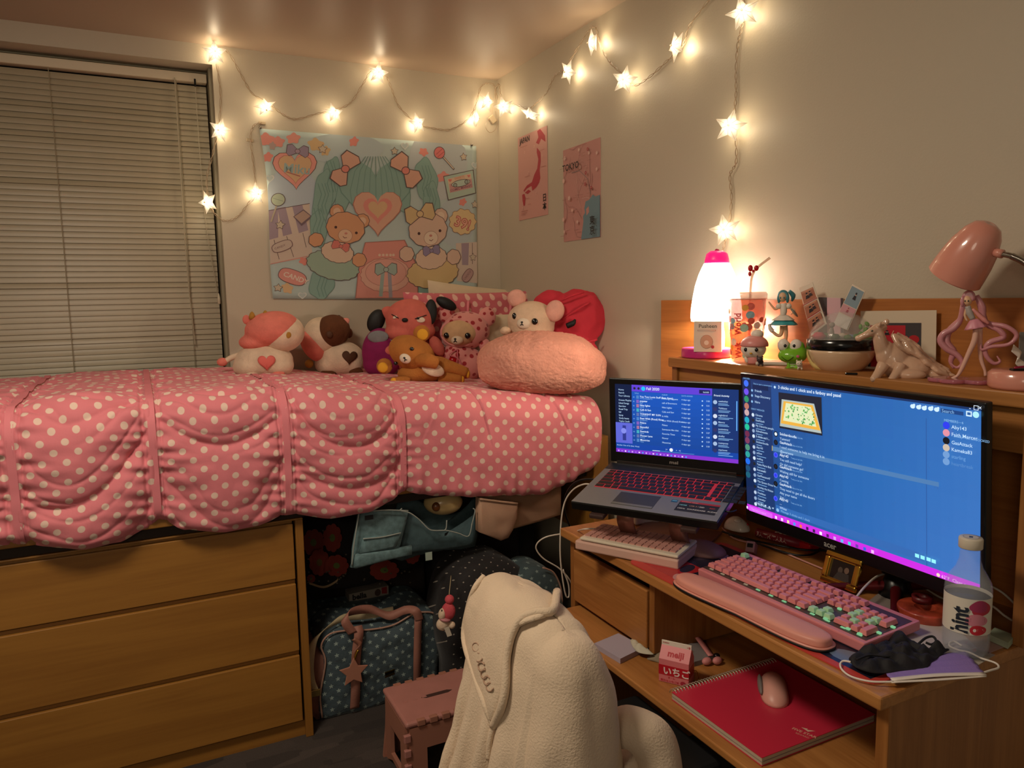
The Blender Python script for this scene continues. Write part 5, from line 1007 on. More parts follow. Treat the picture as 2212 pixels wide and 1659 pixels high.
for k, s_ in enumerate(nm):
    py = 896 + k * 11.3 * (1 + k * .004); x, y = X(1627 + k * .4, py); c.disk(x, y, .0043, ('c8d8e8', '20242c', 'b0c0d8', '8aa0c0')[k % 4]); c.text(s_, x + .008, y + .001, .0068, W2, 0, .008 if k == 4 else 0); c.line([(x + .009, y + .006), (x + .026 + (k * 7 % 5) * .003, y + .006)], .0012, W3)
x, y = X(1628, 1086); tx('Faith Mercer', 1635, 1087, .0062, W2, .01)
for px in (1655, 1663, 1671): x, y = X(px, 1092 + (px - 1655) * .35); c.disk(x, y, .002, W2)
x, y = X(1675, 838); c.disk(x, y - .002, .003, W2); tx('3 chicks and 1 chick and a fanboy and pasel', 1682, 839, .0098, 'dbe9f8', .012)
# picture of a cheesy baked dish in the chat
q4([(1683, 847), (1776, 858), (1778, 941), (1685, 924)], '1c2230'); q4([(1690, 862), (1760, 872), (1776, 936), (1686, 920)], 'a8b4b0'); q4([(1694, 866), (1757, 875), (1774, 930), (1688, 914)], 'e0a840'); q4([(1699, 870), (1753, 879), (1765, 922), (1693, 908)], 'd8dcae')
random.seed(3)
for k in range(90): u, v = random.random(), random.random(); px = 1694 + 64 * u + 6 * v; x, y = X(px, 871 + 38 * v + u * 10); c.disk(x, y, random.uniform(.0012, .0026), random.choice(['3f8a4a', '5aa050', 'c8e0b0', '6cb060']), n=7)
msgs = ((937, 'Snickerdoodle', ['Yummm!'], 'e8e8e8'), (955, 'GasAttack', ['I need someone to help me bring it in', '@everyone'], '20242c'), (982, 'Aby143', ['You still need help?', 'Or did someone go?'], '2c3ae0'), (1007, 'GasAttack', ['Waiting still for someone'], '20242c'), (1026, 'Aby143', ['Coming'], '2c3ae0'), (1044, 'GasAttack', ['They need to get all the doors', 'Aby your name', 'Yes'], '20242c'), (1076, 'Aby143', ['....', 'White'], '2c3ae0'))
q4([(1670, 963), (2031, 1041), (2031, 1051), (1671, 973)], '4a76a8'); q4([(1670, 962), (1671.5, 962), (1671.5, 973), (1670, 973)], 'b09a50')
for py, who, ls, ac in msgs:
    x, y = X(1678.5, py); c.disk(x, y, .0062, '4c5ae8' if ac[0] == '2' and ac[1] == 'c' else '0c1018'); c.disk(x, y, .004, 'dce6f4' if ac[0] == 'e' else ac); x += .012
    c.text(who, x, y, .0085, 'dbe9f8', 0, .01); c.text('Today at 5:41 PM', x + .034, y - .0004, .0045, W3)
    for j, l in enumerate(ls): c.text(l, x, y + .0105 + j * .0102, .0082, W2)
x, y = X(1683, 1101); c.disk(x, y, .0042, W3); tx('Message 3 chicks and 1 chick', 1690, 1105, .0072, W3)
for px, py in ((1975, 877), (1988, 879), (2000, 881), (2014, 882), (2027, 884)): x, y = X(px, py); c.disk(x, y, .0050, 'c8e2fa', .0040, 10); c.disk(x + .003, y - .003, .0022, 'c8e2fa')
q4([(2036, 881), (2085, 889), (2085, 897), (2036, 890)], '1b3f78'); tx('Search', 2038, 889.5, .0085, W3)
x, y = X(2097, 893); c.rect(x - .005, y - .0045, x + .005, y + .0045, 'c8e2fa'); c.rect(x - .003, y - .0025, x + .003, y + .0022, '2a5a98'); x, y = X(2112, 895); c.disk(x, y, .0055, 'a8e2ea')
for px, s_ in ((2097, '-'), (2106, '□'), (2117, '×')): tx(s_, px, 884.5, .011, 'dbe9f8')
tx('MEMBERS—6', 2043, 909, .0062, W3)
for py, s_, ac, col in ((918, 'Aby143', '2c3ae0', W2), (934, 'Faith Mercer', 'd88a9a', W2), (951, 'GasAttack', '10141c', W2), (966, 'Kameka83', 'c0b0a0', W2), (981, 'starling', '6a94c8', '5f92cc'), (996, 'heartbreak', '6a94c8', '5080bc')): x, y = X(2048, py); c.disk(x, y, .0064, ac); c.text(s_, x + .0095, y + .004, .0088, col, 0, .008)
tx('snoozy i don\'t... BOOKED', 2064, 943, .0058, W3)
for px, py in ((1985, 1199), (1997, 1203), (2010, 1207), (2021, 1211)): x, y = X(px, py); c.rect(x - .0042, y - .0034, x + .0042, y + .0036, '8ee6f4')
tb = .313
c.rect(.012, .307, .088, .319, 'd45ce6'); c.text('Type here to search', .02, tb + .002, .0058, 'e8a8f0'); c.rect(.003, tb - .003, .008, tb + .003, 'f4e0fa')
for k, col in enumerate(('f0d0f4', 'f0d0f4', 'e8d8a0', '4a90e0', 'e87040', '3a1848', '3a1848', 'f4f4fa', '501860', 'c8a0e0', '60b0e0', '30d0d0', '6a3aa0', '3060d0', 'e8b0f0')): x = .096 + k * .0185; c.rect(x, tb - .0035, x + .0065, tb + .0035, col)
x, y = X(2005, 1230); c.disk(.497, tb, .0035, 'f6d0c0'); c.text('62°F  Clear', .503, tb + .003, .0085, 'f4c8f4'); c.text('^', .545, tb + .004, .008, 'f4c8f4')
c.build('screen', mon, SCREEN)
c = S.canvas(.0004); c.fn = lambda x, y, e: S.o + S.v * S.h + S.n * (.0004 + e) + S.u * (x * KS) - S.v * (y * KS); c.text('acer', .232, .3405, .0185, '9a9a94', 0, .02); c.rect(.44, .336, .4402, .3362, '9a9a94'); c.build('lettering', mon)
G().box((-.172, -2.345, .80), (-.152, -2.275, 1.0)).build('stand_neck', BLKP, mon, world=True, bevel=.004)
DR = mat('dark_red_metal', '5a1216', .35, .4)
G().lathe([(.001, 0), (.035, 0), (.03, .02), (.022, .05), (.001, .05)], Matrix.Translation((-.165, -2.31, DZ)), n=20).build('stand_hub', BLKP, mon, world=True, smooth=True)
for dx, dy in ((-.13, -.09), (-.13, .11), (.11, -.02)): G().tube([(-.165, -2.31, DZ + .022), (-.165 + dx * .5, -2.31 + dy * .5, DZ + .014), (-.165 + dx, -2.31 + dy, DZ + .006)], [.013, .009, .006], 10).build('stand_leg', DR, mon, world=True, smooth=True)
# laptop
LO = (-.6336, -1.7142, .8922); B = Panel(LO, -1.0109, .2028, .383, .26); Lp = Panel(B.o + B.v * .26 + B.n * .004, -1.0109, 1.6194, .383, .243)
lap = thing('laptop', 'open dark grey laptop with red lit keys showing a blue music player', 'laptop', B.o + B.u * .19 + B.v * .13)
g = G(); B.box(g, 0, 0, -.022, .383, .26, 0); g.build('base', BLKP, lap, world=True, bevel=.003)
g = G(); B.box(g, .0015, .0015, 0, .3815, .215, .0012); g.build('palm_rest', GUN, lap, world=True, bevel=.0005)
g = G(); B.box(g, .0015, .215, 0, .3815, .258, .0014); g.build('hinge_deck', mat('navy_deck', '151b28', .4), lap, world=True)
g = G(); B.box(g, .022, .098, .0012, .362, .212, .0016); g.build('key_backlight', mat('red_backlight', '401010', .5, emit=.22, ec='e8303c'), lap, world=True)
rows = [(.198, .0105, [.0205] * 17), (.178, .0155, [.0205] * 13 + [.034] + [-1] + [.019] * 4), (.159, .0155, [.029] + [.0205] * 12 + [.0255] + [-1] + [.019] * 4), (.140, .0155, [.034] + [.0205] * 11 + [.041] + [-1] + [.019] * 4), (.121, .0155, [.044] + [.0205] * 10 + [.0515] + [-1] + [.019] * 4), (.102, .0155, [.025, .0205, .0205, .108] + [.0205] * 7 + [-1] + [.019] * 4)]
KM = mat('laptop_key', '131216', .5, emit=.0); kc = {}
def keys(parent, PN, rows, x0, km, gap, hgt, taper, dz, names='key', colfn=None, gap2=.006):
    for r, (y, kh, ws) in enumerate(rows):
        x = x0
        for i, w_ in enumerate(ws):
            if w_ == -1: x += gap2; continue
            if w_ < -1: x += -w_ - 10; continue
            m_ = colfn(r, i) if colfn else km; kk = (round(w_, 4), kh, m_.name, id(PN))
            if kk not in kc:
                g = G(); a, b_ = w_ - gap, kh; t_ = taper
                g.add([(0, 0, 0), (a, 0, 0), (a, b_, 0), (0, b_, 0), (t_, t_ * .6, hgt), (a - t_, t_ * .6, hgt), (a - t_, b_ - t_, hgt * .94), (t_, b_ - t_, hgt * .94)], [(3, 2, 1, 0), (4, 5, 6, 7), (0, 1, 5, 4), (1, 2, 6, 5), (2, 3, 7, 6), (3, 0, 4, 7)])
                kc[kk] = g.build(names, m_, parent, bevel=min(.0011, hgt * .22) if hgt > .003 else 0); o = kc[kk]
            else: o = kc[kk].copy(); C.objects.link(o); o.parent = parent
            o.matrix_parent_inverse = Matrix.Identity(4); o.matrix_basis = wm(parent).inverted() @ PN.M @ Matrix.Translation((x, y, dz)); x += w_
keys(lap, B, rows, .023, KM, .0032, .0014, .0006, .0016)
g = G(); B.box(g, .105, .018, .0012, .215, .088, .0015); g.build('touchpad', mat('touchpad_grey', '3c3d40', .45, .4), lap, world=True, bevel=.0003)
g = G(); B.box(g, .106, .019, .0015, .214, .029, .0021); g.build('touchpad_button', mat('touchpad_button', '77766f', .4, .5), lap, world=True, bevel=.0004)
c = Canvas(B.o + B.v * .26 + B.n * .0014, B.u, -B.v, .00005); c.rect(.246, .178, .262, .192, '12507c'); c.rect(.248, .181, .26, .186, '5fa0c8')
c.rect(.268, .180, .368, .232, '101018'); c.rect(.268, .178, .368, .186, 'b02830'); c.text('GAMING SERIES', .272, .1845, .006, 'e8a0a0')
for k, s_ in enumerate(('HDMI', 'USB 3.1', 'SSD', 'RED', '120Hz', 'SOUND', 'GAME', 'AUDIO')): c.text(s_, .272 + (k % 4) * .025, .203 + (k // 4) * .018, .0075, ('7fd0e0', 'b88a70', 'e8e8e8', 'c04040')[k % 4] if k < 4 else 'd8d8d8', 0, .02)
c.build('sticker', lap)
g = G(); Lp.box(g, 0, 0, -.007, .383, .243, 0); g.build('screen_lid', BLKP, lap, world=True, bevel=.003)
g = G(); Lp.box(g, .02, -.003, .0, .36, .0055, .002); g.build('hinge_strip', mat('dark_chrome', '5a5552', .2, .9), lap, world=True, bevel=.001)
c = Lp.canvas(.0006); X = Lp.xy
def q4(pts, col): c.poly([X(*p) for p in pts], col)
def tx(s_, px, py, size, col=W2, b=0): x, y = X(px, py); c.text(s_, x, y, size, col, 0, b)
def L2(a, b, p): return X(1326 + (1334 - 1326) * b + (275 - 10 * b) * a + 0, 0)
x0, y0 = X(1327, 827); x1, _ = X(1600, 846); _, y1 = X(1334, 971); WW, HH = .345, .196; x0 = .019; y0 = .0165
c.rect(x0, y0, x0 + WW, y0 + HH, '12459a'); T = lambda u, v: (x0 + WW * u, y0 + HH * v)
for k in range(8): c.rect(*T(.145, .10 + k * .10), *T(.80, .20 + k * .10), mixc('1650b0', '124292', k / 7)); c.k -= 1
c.k += 1
c.rect(*T(0, 0), *T(.145, .56), '0b1a3c'); c.rect(*T(.145, 0), *T(.80, .095), '5a3cc8'); c.rect(*T(.80, .0), *T(1, .93), '14306a'); c.rect(*T(0, .56), *T(.145, .86), '5860c8'); c.rect(*T(.06, .60), *T(.09, .82), '2c3484'); c.disk(*T(.07, .68), .008, '7c84dc'); c.rect(*T(0, .86), *T(1, .945), '10409a'); c.rect(*T(0, .945), *T(1, 1), '7a30c0')
c.disk(*T(.245, .05), .006, '20b8e8'); c.text('Fall 2020', *T(.27, .065), .0105, 'dbe9f8', 0, .01); c.disk(*T(.17, .05), .0035, '20242c'); c.disk(*T(.205, .05), .0035, '20242c'); c.rect(*T(.70, .025), *T(.785, .075), '1a2050'); c.text('faithfifi', *T(.73, .065), .006, W2)
for k, s_ in enumerate(('Home', 'Search', 'Your Library', 'Create Playlist', 'Liked Songs', 'Stardew', 'Road Trip', 'fall', 'kpop', 'Study beats', 'Taylor Swift')): c.text(s_, *T(.03, .09 + k * .044 + (.02 if k > 2 else 0)), .0066, W2)
c.text('TITLE', *T(.17, .13), .005, W3); c.text('ALBUM', *T(.40, .13), .005, W3); c.text('DATE ADDED', *T(.56, .13), .005, W3)
for k, (a_, b_) in enumerate((('You Two Lovin Stuff (feat. Stars)', 'Nothing Happens'), ('popstar', 'call of Evermore'), ('Nite lights', 'Nite Lights'), ('Cafe & Sun', 'Cafe and Sun'), ('TONIGHT MY SUN', 'In Hills'), ('Rest With (Road) River', 'Rest With (Road) River'), ('Palace', 'Palace'), ('Beautiful', 'Someone like that'), ('Reminds', 'Favorite Time'), ('Flower Lane', 'Flower'), ('Moonrise', 'Moonrise'))):
    v = .185 + k * .0625; c.rect(*T(.185, v - .035), *T(.207, v + .012), ('4a7ab8', '7a5ab0', 'a06a90', '40a0b0', '5a6aa0')[k % 5]); c.text(str(k + 34), *T(.155, v), .005, W3); c.text(a_, *T(.215, v - .008), .0072, 'dbe9f8', 0, .008); c.text(a_[::2], *T(.215, v + .015), .005, W3); c.text(b_, *T(.40, v), .0064, W2); c.text('4 days ago', *T(.56, v), .0058, W2); c.text('3:2' + str(k % 10), *T(.755, v), .0055, W2); c.disk(*T(.725, v - .008), .0018, W2)
c.text('Friend Activity', *T(.815, .10), .0068, 'dbe9f8', 0, .01)
for k in range(8): v = .18 + k * .095; c.disk(*T(.825, v), .0055, ('9ab0d0', '2c3060', 'c8d0e0')[k % 3]); c.text(('catthehat', 'Tahliaxo', 'nightbird', 'Bianca', 'justintime', 'shelby', 'rosiepose', 'marlowe')[k], *T(.85, v - .004), .0066, W2); c.line([T(.85, v + .018), T(.85 + .07 + (k % 3) * .02, v + .018)], .0013, W3); c.line([T(.85, v + .036), T(.93, v + .036)], .0013, W3)
c.rect(*T(.985, .15), *T(.993, .55), '5fa0e0'); c.disk(*T(.475, .895), .0048, 'e8f2fc'); c.text('|<   <         >   >|', *T(.43, .905), .006, W2); c.line([T(.32, .927), T(.66, .927)], .0012, '5f90c8'); c.line([T(.32, .927), T(.38, .927)], .0014, 'e8f2fc'); c.line([T(.85, .905), T(.96, .905)], .0014, W3); c.text('Another One of Us (feat. West)', *T(.01, .90), .0052, W2)
for k in range(20): c.rect(*T(.02 + k * .03, .965), *T(.032 + k * .03, .985), ('d0a0f0', 'a060e0', 'e8c8f8', '40a0e8')[k % 4])
c.build('screen', lap, SCREEN)
c = Lp.canvas(.0006); c.text('msi', .176, .2315, .0125, '8a8078', 0, .03, sx=1.5); c.build('lettering', lap)
# laptop stand
st = thing('laptop_stand', 'rose metal laptop stand with curved arms under the laptop', 'stand', (-.37, -1.78, DZ)); RG = mat('rose_metal', '8f6458', .35, .55)
g = G(); B.box(g, .05, .02, -.028, .33, .24, -.0225); g.build('plate', RG, st, world=True, bevel=.002)
for x in (.055, .295): g = G(); B.box(g, x, -.012, -.034, x + .04, .02, -.0225); g.build('front_lip', mat('brown_rubber', '3c2824', .6), st, world=True, bevel=.003)
for x in (.13, .27):
    a = B.M @ V((x, .05, -.03)); b_ = B.M @ V((x, .19, -.028)); g = G(); g.ribbon([a, a + V((-.0, -.0, -.035)), V((a.x + .04, a.y + .03, DZ + .03)), V((a.x + .10, a.y + .06, DZ + .006))], .045, B.u, 8); g.build('arm', RG, st, world=True, smooth=True, solid=.004)
G().box((-.11, -.1, 0), (.11, .1, .006), Matrix.Translation((-.34, -1.76, DZ)) @ Matrix.Rotation(-1.01, 4, 'Z')).build('base', RG, st, world=True, bevel=.002)
# white keyboard on a white riser
P = [at(1252, 1165, 2, .79), at(1458, 1205, 2, .79)]; yw = math.atan2(P[1].y - P[0].y, P[1].x - P[0].x); W_k = (P[1] - P[0]).length + .01
K = Panel((P[0].x, P[0].y, DZ + .002), yw, .03, W_k, .125)
ri = thing('riser_box', 'pale pink flat riser box under the small white keyboard', 'riser', K.o); g = G(); K.box(g, -.012, -.004, 0, W_k, .135, .024); g.build('shell', mat('pale_pink_plastic', 'c9a394', .4), ri, world=True, bevel=.004)
kb2 = thing('small_keyboard', 'small white keyboard with pink keys stored under the laptop', 'keyboard', K.o + V((0, 0, .026))); g = G(); K.box(g, 0, .0, .0255, W_k - .002, .128, .034); g.build('case', mat('white_case_plastic', 'cfc3ae', .35), kb2, world=True, bevel=.004)
g = G(); n1 = 14
for r in range(5):
    for i in range(n1): x = .008 + i * (W_k - .02) / n1; K.box(g, x, .016 + r * .021, .034, x + (W_k - .02) / n1 - .003, .016 + r * .021 + .017, .0375)
g.build('keys', mat('pink_keys', 'b8857a', .5), kb2, world=True, kind='stuff')
G().tube([at(1290, 1142, 2, .79), at(1262, 1143, 2, .80), at(1235, 1150, 1, -1.50), at(1180, 1160, 1, -1.46), at(1158, 1180, 1, -1.44), at(1172, 1205, 1, -1.44), at(1208, 1228, 1, -1.45), at(1232, 1255, 1, -1.46), at(1240, 1285, 1, -1.46)], .0022, 8, smooth=8).build('cable', mat('white_cable', 'cfc6b8', .4), kb2, world=True, smooth=True)
# desk mat with an abstract print
mt_ = thing('desk_mat', 'desk mat with red border and navy and pink abstract print', 'desk mat', (-.4, -2.2, DZ))
MP = [(-.555, -1.855), (-.542, -2.545), (-.26, -2.555), (-.25, -1.86)]
def rr(pts, r, n=5):
    out = []
    for i in range(4):
        a, b_, c_ = V(pts[i - 1]), V(pts[i]), V(pts[(i + 1) % 4]); p, q = (a - b_).normalized() * r, (c_ - b_).normalized() * r
        for k in range(n + 1): t = k / n; out.append(tuple(b_ + p * (1 - t) ** 2 + q * t ** 2))
    return out
o_ = rr(MP, .025); n = len(o_); G().add([(x, y, DZ) for x, y in o_] + [(x, y, DZ + .003) for x, y in o_], [tuple(range(n)), tuple(range(2 * n - 1, n - 1, -1))] + [(i, i + n, (i + 1) % n + n, (i + 1) % n) for i in range(n)]).build('mat_base', mat('mat_red', 'c04038', .5), mt_, world=True)
c = Canvas((0, 0, DZ + .0031), (0, -1, 0), (-1, 0, 0), .00003); R2 = lambda y0, y1, x0_, x1_, col: c.poly([(-y0, -x0_), (-y1, -x0_), (-y1, -x1_), (-y0, -x1_)], col)
R2(-1.875, -2.53, -.27, -.528, '1e2030'); R2(-1.875, -2.0, -.43, -.528, 'b02428')
for yy, xx, r, col in ((-1.97, -.46, .03, '24202e'), (-2.0, -.515, .02, 'c98a88'), (-2.47, -.49, .05, '6c7a8c'), (-2.38, -.5, .03, '8a5060'), (-2.5, -.5, .02, '3a4a5c'), (-2.15, -.30, .04, '5a2030'), (-2.2, -.28, .03, 'c88a80'), (-2.3, -.3, .03, '401820'), (-1.93, -.38, .03, '302838'), (-1.95, -.33, .02, 'a88a98')): c.disk(-yy, -xx, r, col, r * .5, 14, yy * 9)
c.build('printed_pattern', mt_, GLOSSP)
# pink mechanical keyboard
a0, a1 = at(1508, 1227, 2, .785), at(1868, 1390, 2, .785); yw = math.atan2(a1.y - a0.y, a1.x - a0.x)
K = Panel((a0.x, a0.y, DZ + .004), yw, .05, (a1 - a0).length, .162); KW = K.w
kb = thing('mechanical_keyboard', 'pink full size mechanical keyboard with some mint keys glowing green', 'keyboard', K.o)
KP = mat('keyboard_pink', 'cf7d80', .35, coat=.2); g = G(); K.box(g, 0, 0, 0, KW, .162, .020); g.build('case', KP, kb, world=True, bevel=.003)
g = G(); K.box(g, .004, .012, .020, KW - .006, .146, .0206); g.build('switch_plate', mat('switch_plate', '51423e', .4, .3, emit=.0), kb, world=True)
u1 = .0188; PKY = mat('keycap_pink', 'd98484', .35); MNT = mat('keycap_mint', 'a9c9a2', .4, emit=.03, ec='90e8a0')
s4 = [-10 - .25 * u1]; rows = [(.1245, .0172, [u1, -10 - u1] + [u1] * 4 + [-10 - u1 * .5] + [u1] * 4 + [-10 - u1 * .5] + [u1] * 4 + s4 + [u1] * 3),
 (.0985, .0172, [u1] * 13 + [u1 * 2] + s4 + [u1] * 3 + s4 + [u1] * 4), (.0797, .0172, [u1 * 1.5] + [u1] * 12 + [u1 * 1.5] + s4 + [u1] * 3 + s4 + [u1] * 3), (.0609, .0172, [u1 * 1.75] + [u1] * 11 + [u1 * 2.25] + s4 + [-10 - u1 * 3] + s4 + [u1] * 3),
 (.0421, .0172, [u1 * 2.25] + [u1] * 10 + [u1 * 2.75] + s4 + [-10 - u1, u1, -10 - u1] + s4 + [u1] * 3), (.0233, .0172, [u1 * 1.25] * 3 + [u1 * 6.25] + [u1 * 1.25] * 4 + s4 + [u1] * 3 + s4 + [u1 * 2, u1])]
def kcol(r, i):
    if (r == 0 and i == 0) or (r == 4 and i == 14) or (r == 5 and i in (9, 10, 11)) or (r == 3 and i in (16, 18)) or (r == 2 and i in (19, 21)) or (r == 4 and i == 18): return MNT
    return PKY
keys(kb, K, rows, .0075, PKY, .0016, .0098, .0026, .0215, 'key', kcol)
for x, y, h_ in ((.0075 + u1 * 21.5, .0797, 2), (.0075 + u1 * 21.5, .0233, 2)):
    g = G(); a, b_ = u1 - .0016, u1 * h_ - .0016; t_ = .0026; g.add([(0, 0, 0), (a, 0, 0), (a, b_, 0), (0, b_, 0), (t_, t_, .0098), (a - t_, t_, .0098), (a - t_, b_ - t_, .0098), (t_, b_ - t_, .0098)], [(3, 2, 1, 0), (4, 5, 6, 7), (0, 1, 5, 4), (1, 2, 6, 5), (2, 3, 7, 6), (3, 0, 4, 7)]); o = g.build('key', PKY, kb, bevel=.001); o.matrix_basis = wm(kb).inverted() @ K.M @ Matrix.Translation((x, y, .0215))
GL = mat('green_led', '204028', .4, emit=.28, ec='a0f0b0')
for x in [.02 + i * (KW - .05) / 11 for i in range(12)]: g = G(); K.box(g, x, .0175, .0207, x + .010, .0215, .0222); g.build('led', GL if x > .16 else mat('warm_led', '403828', .4, emit=.2, ec='c8b090'), kb, world=True)
for x, y in ((KW - .013, .05), (KW - .013, .09), (KW - .03, .018), (KW * .70, .03), (KW * .73, .075), (KW * .76, .018), (KW - .055, .018)): g = G(); K.box(g, x, y, .0207, x + .008, y + .006, .0245); g.build('led', GL, kb, world=True, bevel=.001)
# wrist rest
wr = thing('wrist_rest', 'long padded pink wrist rest along the front of the keyboard', 'wrist rest', K.o - K.v * .03)
wl = [at(*p, 2, .785) for p in ((1495, 1228), (1830, 1372))]; yw2 = math.atan2(wl[1].y - wl[0].y, wl[1].x - wl[0].x); R3 = Panel((wl[0].x, wl[0].y, DZ + .004), yw2, 0, (wl[1] - wl[0]).length, .1)
def wrest(z0, z1, inset, dome, name, m):
    g = G(); n = 64; ou = []
    for i in range(n):
        a = 2 * PI * i / n; X_ = math.copysign(abs(math.cos(a)) ** .35, math.cos(a)); Y_ = math.copysign(abs(math.sin(a)) ** .7, math.sin(a))
        w_ = R3.w / 2 - inset; x = R3.w / 2 + X_ * w_; hh = (.040 - inset) * (1 - .16 * math.exp(-((X_) / .4) ** 2) * (Y_ < 0)); ou.append((x, -.043 + Y_ * hh))
    rings = [(1, z0), (1, z1)] + ([(1 - .02, z1 + dome * .5), (.94, z1 + dome * .78), (.8, z1 + dome * .95), (.4, z1 + dome)] if dome else [])
    vs = []
    for f_, z in rings:
        for x, y in ou: cx_ = min(max(x, .03), R3.w - .03); sx_ = x - cx_; vs.append(R3.M @ V((cx_ + sx_ * f_, -.043 + (y + .043) * f_, z)))
    F = [tuple(range(n - 1, -1, -1)), tuple(range((len(rings) - 1) * n, len(rings) * n))] + [(j * n + i, j * n + (i + 1) % n, (j + 1) * n + (i + 1) % n, (j + 1) * n + i) for j in range(len(rings) - 1) for i in range(n)]
    return g.add(vs, F).build(name, m, wr, world=True, smooth=True)
wrest(0, .004, 0, 0, 'rubber_base', BLKM); wrest(.004, .006, .001, 0, 'rim', mat('leather_pink', 'd58f80', .45)); wrest(.006, .009, .006, .013, 'pad', mat('leather_pink', 'd58f80', .45))
# gold frame
fr = Plush('gold_framed_photo', 'small gold photo frame leaning in front of the monitor stand', 'picture frame', V((-.275, -2.215, DZ + .004)), 0, 0, ang=0)
FP = [(1793, 1193), (1867, 1224), (1848, 1286), (1773, 1253)]; bl_, br_ = at(*FP[3], 2, .766), at(*FP[2], 2, .762); yw = math.atan2(br_.y - bl_.y, br_.x - bl_.x)
Q = Panel(bl_, yw, 1.25, (br_ - bl_).length, .072); GD = mat('gold', 'd6b04a', .22, 1)
w_, h_ = Q.w, Q.h; bw = .0125
for i, (x0_, y0_, x1_, y1_) in enumerate(((0, 0, w_, bw), (0, h_ - bw, w_, h_), (0, bw, bw, h_ - bw), (w_ - bw, bw, w_, h_ - bw))): g = G(); Q.box(g, x0_, y0_, -.004, x1_, y1_, .006); g.build('frame_side', GD, fr.t, world=True, bevel=.003)
for i, (x0_, y0_, x1_, y1_) in enumerate(((bw, bw, w_ - bw, bw + .0025), (bw, h_ - bw - .0025, w_ - bw, h_ - bw), (bw, bw, bw + .0025, h_ - bw), (w_ - bw - .0025, bw, w_ - bw, h_ - bw))): g = G(); Q.box(g, x0_, y0_, -.002, x1_, y1_, .003); g.build('inner_rim', GD, fr.t, world=True)
g = G(); Q.box(g, bw, bw, -.004, w_ - bw, h_ - bw, -.001); g.build('picture_back', mat('dark_photo', '1c1614', .25), fr.t, world=True)
c = Q.canvas(-.0009); c.disk(w_ * .62, h_ * .45, .006, '6a5040', .007); c.disk(w_ * .45, h_ * .5, .006, '4a3a30', .008); c.poly([(w_ * .3, h_ * .8), (w_ * .4, h_ * .55), (w_ * .7, h_ * .55), (w_ * .75, h_ * .8)], '2e2420'); c.build('photo', fr.t)
# computer mouse shapes
def mouse_shape(name, label, cat, P, ang, L_, W_, H_, m, part='shell'):
    t = thing(name, label, cat, P, ang); g = G(); g.ball((0, 0, 0), (W_ / 2, L_ / 2, H_), n=28, m=18, fn=lambda p: V((p.x * (1 - .12 * math.cos(p.y * 3)) if p.z >= 0 else p.x * .9, p.y, max(p.z, -.02) * (1 - .25 * max(0, -p.y)) ))); g.build(part, m, t, smooth=True); return t
t = mouse_shape('mouse_rest', 'mauve rounded gel mouse rest beside the pink keyboard', 'mouse rest', at(1518, 1192, 2, DZ + .004), .5, .12, .095, .03, mat('mauve_gel', '8a6260', .5)); G().lathe([(.001, 0), (.06, 0), (.06, .002), (.001, .002)], Matrix.Translation((0, 0, -.003)), n=30).build('pad_base', BLKM, t)
t = mouse_shape('gadget', 'white rounded gadget with red buttons behind the laptop corner', 'gadget', at(1592, 1142, 2, DZ + .01), .2, .075, .055, .035, WHP)
G().ball((-.012, -.01, .028), (.012, .010, .006)).build('button', mat('pearl_button', 'f4ece0', .2), t, smooth=True); G().ball((.006, -.03, .018), (.003, .003, .003)).build('red_button', mat('red_vinyl', 'b3101c', .25), t, smooth=True)
G().box((-.09, -.03, 0), (.05, .03, .10), Matrix.Rotation(-1.2, 4, 'Z')).build('carton', mat('hot_pink_card', 'd8346a', .5), thing('pink_box', 'hot pink carton standing behind the white gadget', 'box', at(1600, 1110, 2, .77) + V((.07, .04, -.009))), bevel=.001)
t = thing('usb_adapter', 'small pink adapter with a display window behind the keyboard', 'adapter', at(1622, 1196, 2, DZ + .004), -1.0); G().box((-.011, -.02, 0), (.011, .02, .028), Matrix.Rotation(-.5, 4, 'X')).build('body', mat('dusty_pink', 'a87a74', .4), t, bevel=.002); G().box((-.007, -.0215, .012), (.007, -.0195, .022), Matrix.Rotation(-.5, 4, 'X')).build('display', BLKP, t)
# red device with pearl studs and a lettered strap tube
t = thing('red_device', 'bright red studded gadget lying under the left half of the monitor', 'gadget', at(1712, 1172, 2, DZ), -1.45); RV = mat('red_gloss', 'b81420', .3, coat=.3)
G().box((-.055, -.032, 0), (.075, .032, .02)).build('body', RV, t, bevel=.004)
sm = G(); first = None
for i in range(5):
    for j in range(4): G().ball((-.038 + i * .013, -.018 + j * .012, .021), (.0045, .0045, .003), n=8, m=6).build('stud', mat('pearl_stud', 'd9c8bc', .25), t, smooth=True)
G().tube([(.035, -.02, .022), (.06, -.018, .024), (.066, 0, .024), (.06, .018, .024), (.035, .02, .022)], .004, 8).build('handle', RV, t, smooth=True)
t = thing('lettered_roll', 'red and white lettered roll under the monitor corner', 'roll', at(1636, 1150, 2, DZ + .012)); ya = -1.35; g = G(); M_ = Matrix.Rotation(ya, 4, 'Z') @ Matrix.Rotation(PI / 2, 4, 'Y'); g.lathe([(.001, 0), (.012, 0), (.012, .13), (.001, .13)], M_, n=20); g.build('tube', mat('berry_tube', '8c2030', .4), t, smooth=True)
c = Canvas((0, 0, 0), (1, 0, 0), (0, 0, 1), .00005, fn=lambda x, y, e: V((x * math.cos(ya) - (-(.0122 + e) * math.cos(y / .012)) * math.sin(ya), x * math.sin(ya) + (-(.0122 + e) * math.cos(y / .012)) * math.cos(ya), -(.0122 + e) * math.sin(y / .012))))
c.text('FAITH TARA', .004, .005, .016, 'd8c0b4', 0, .04); c.build('lettering', t, world=False)
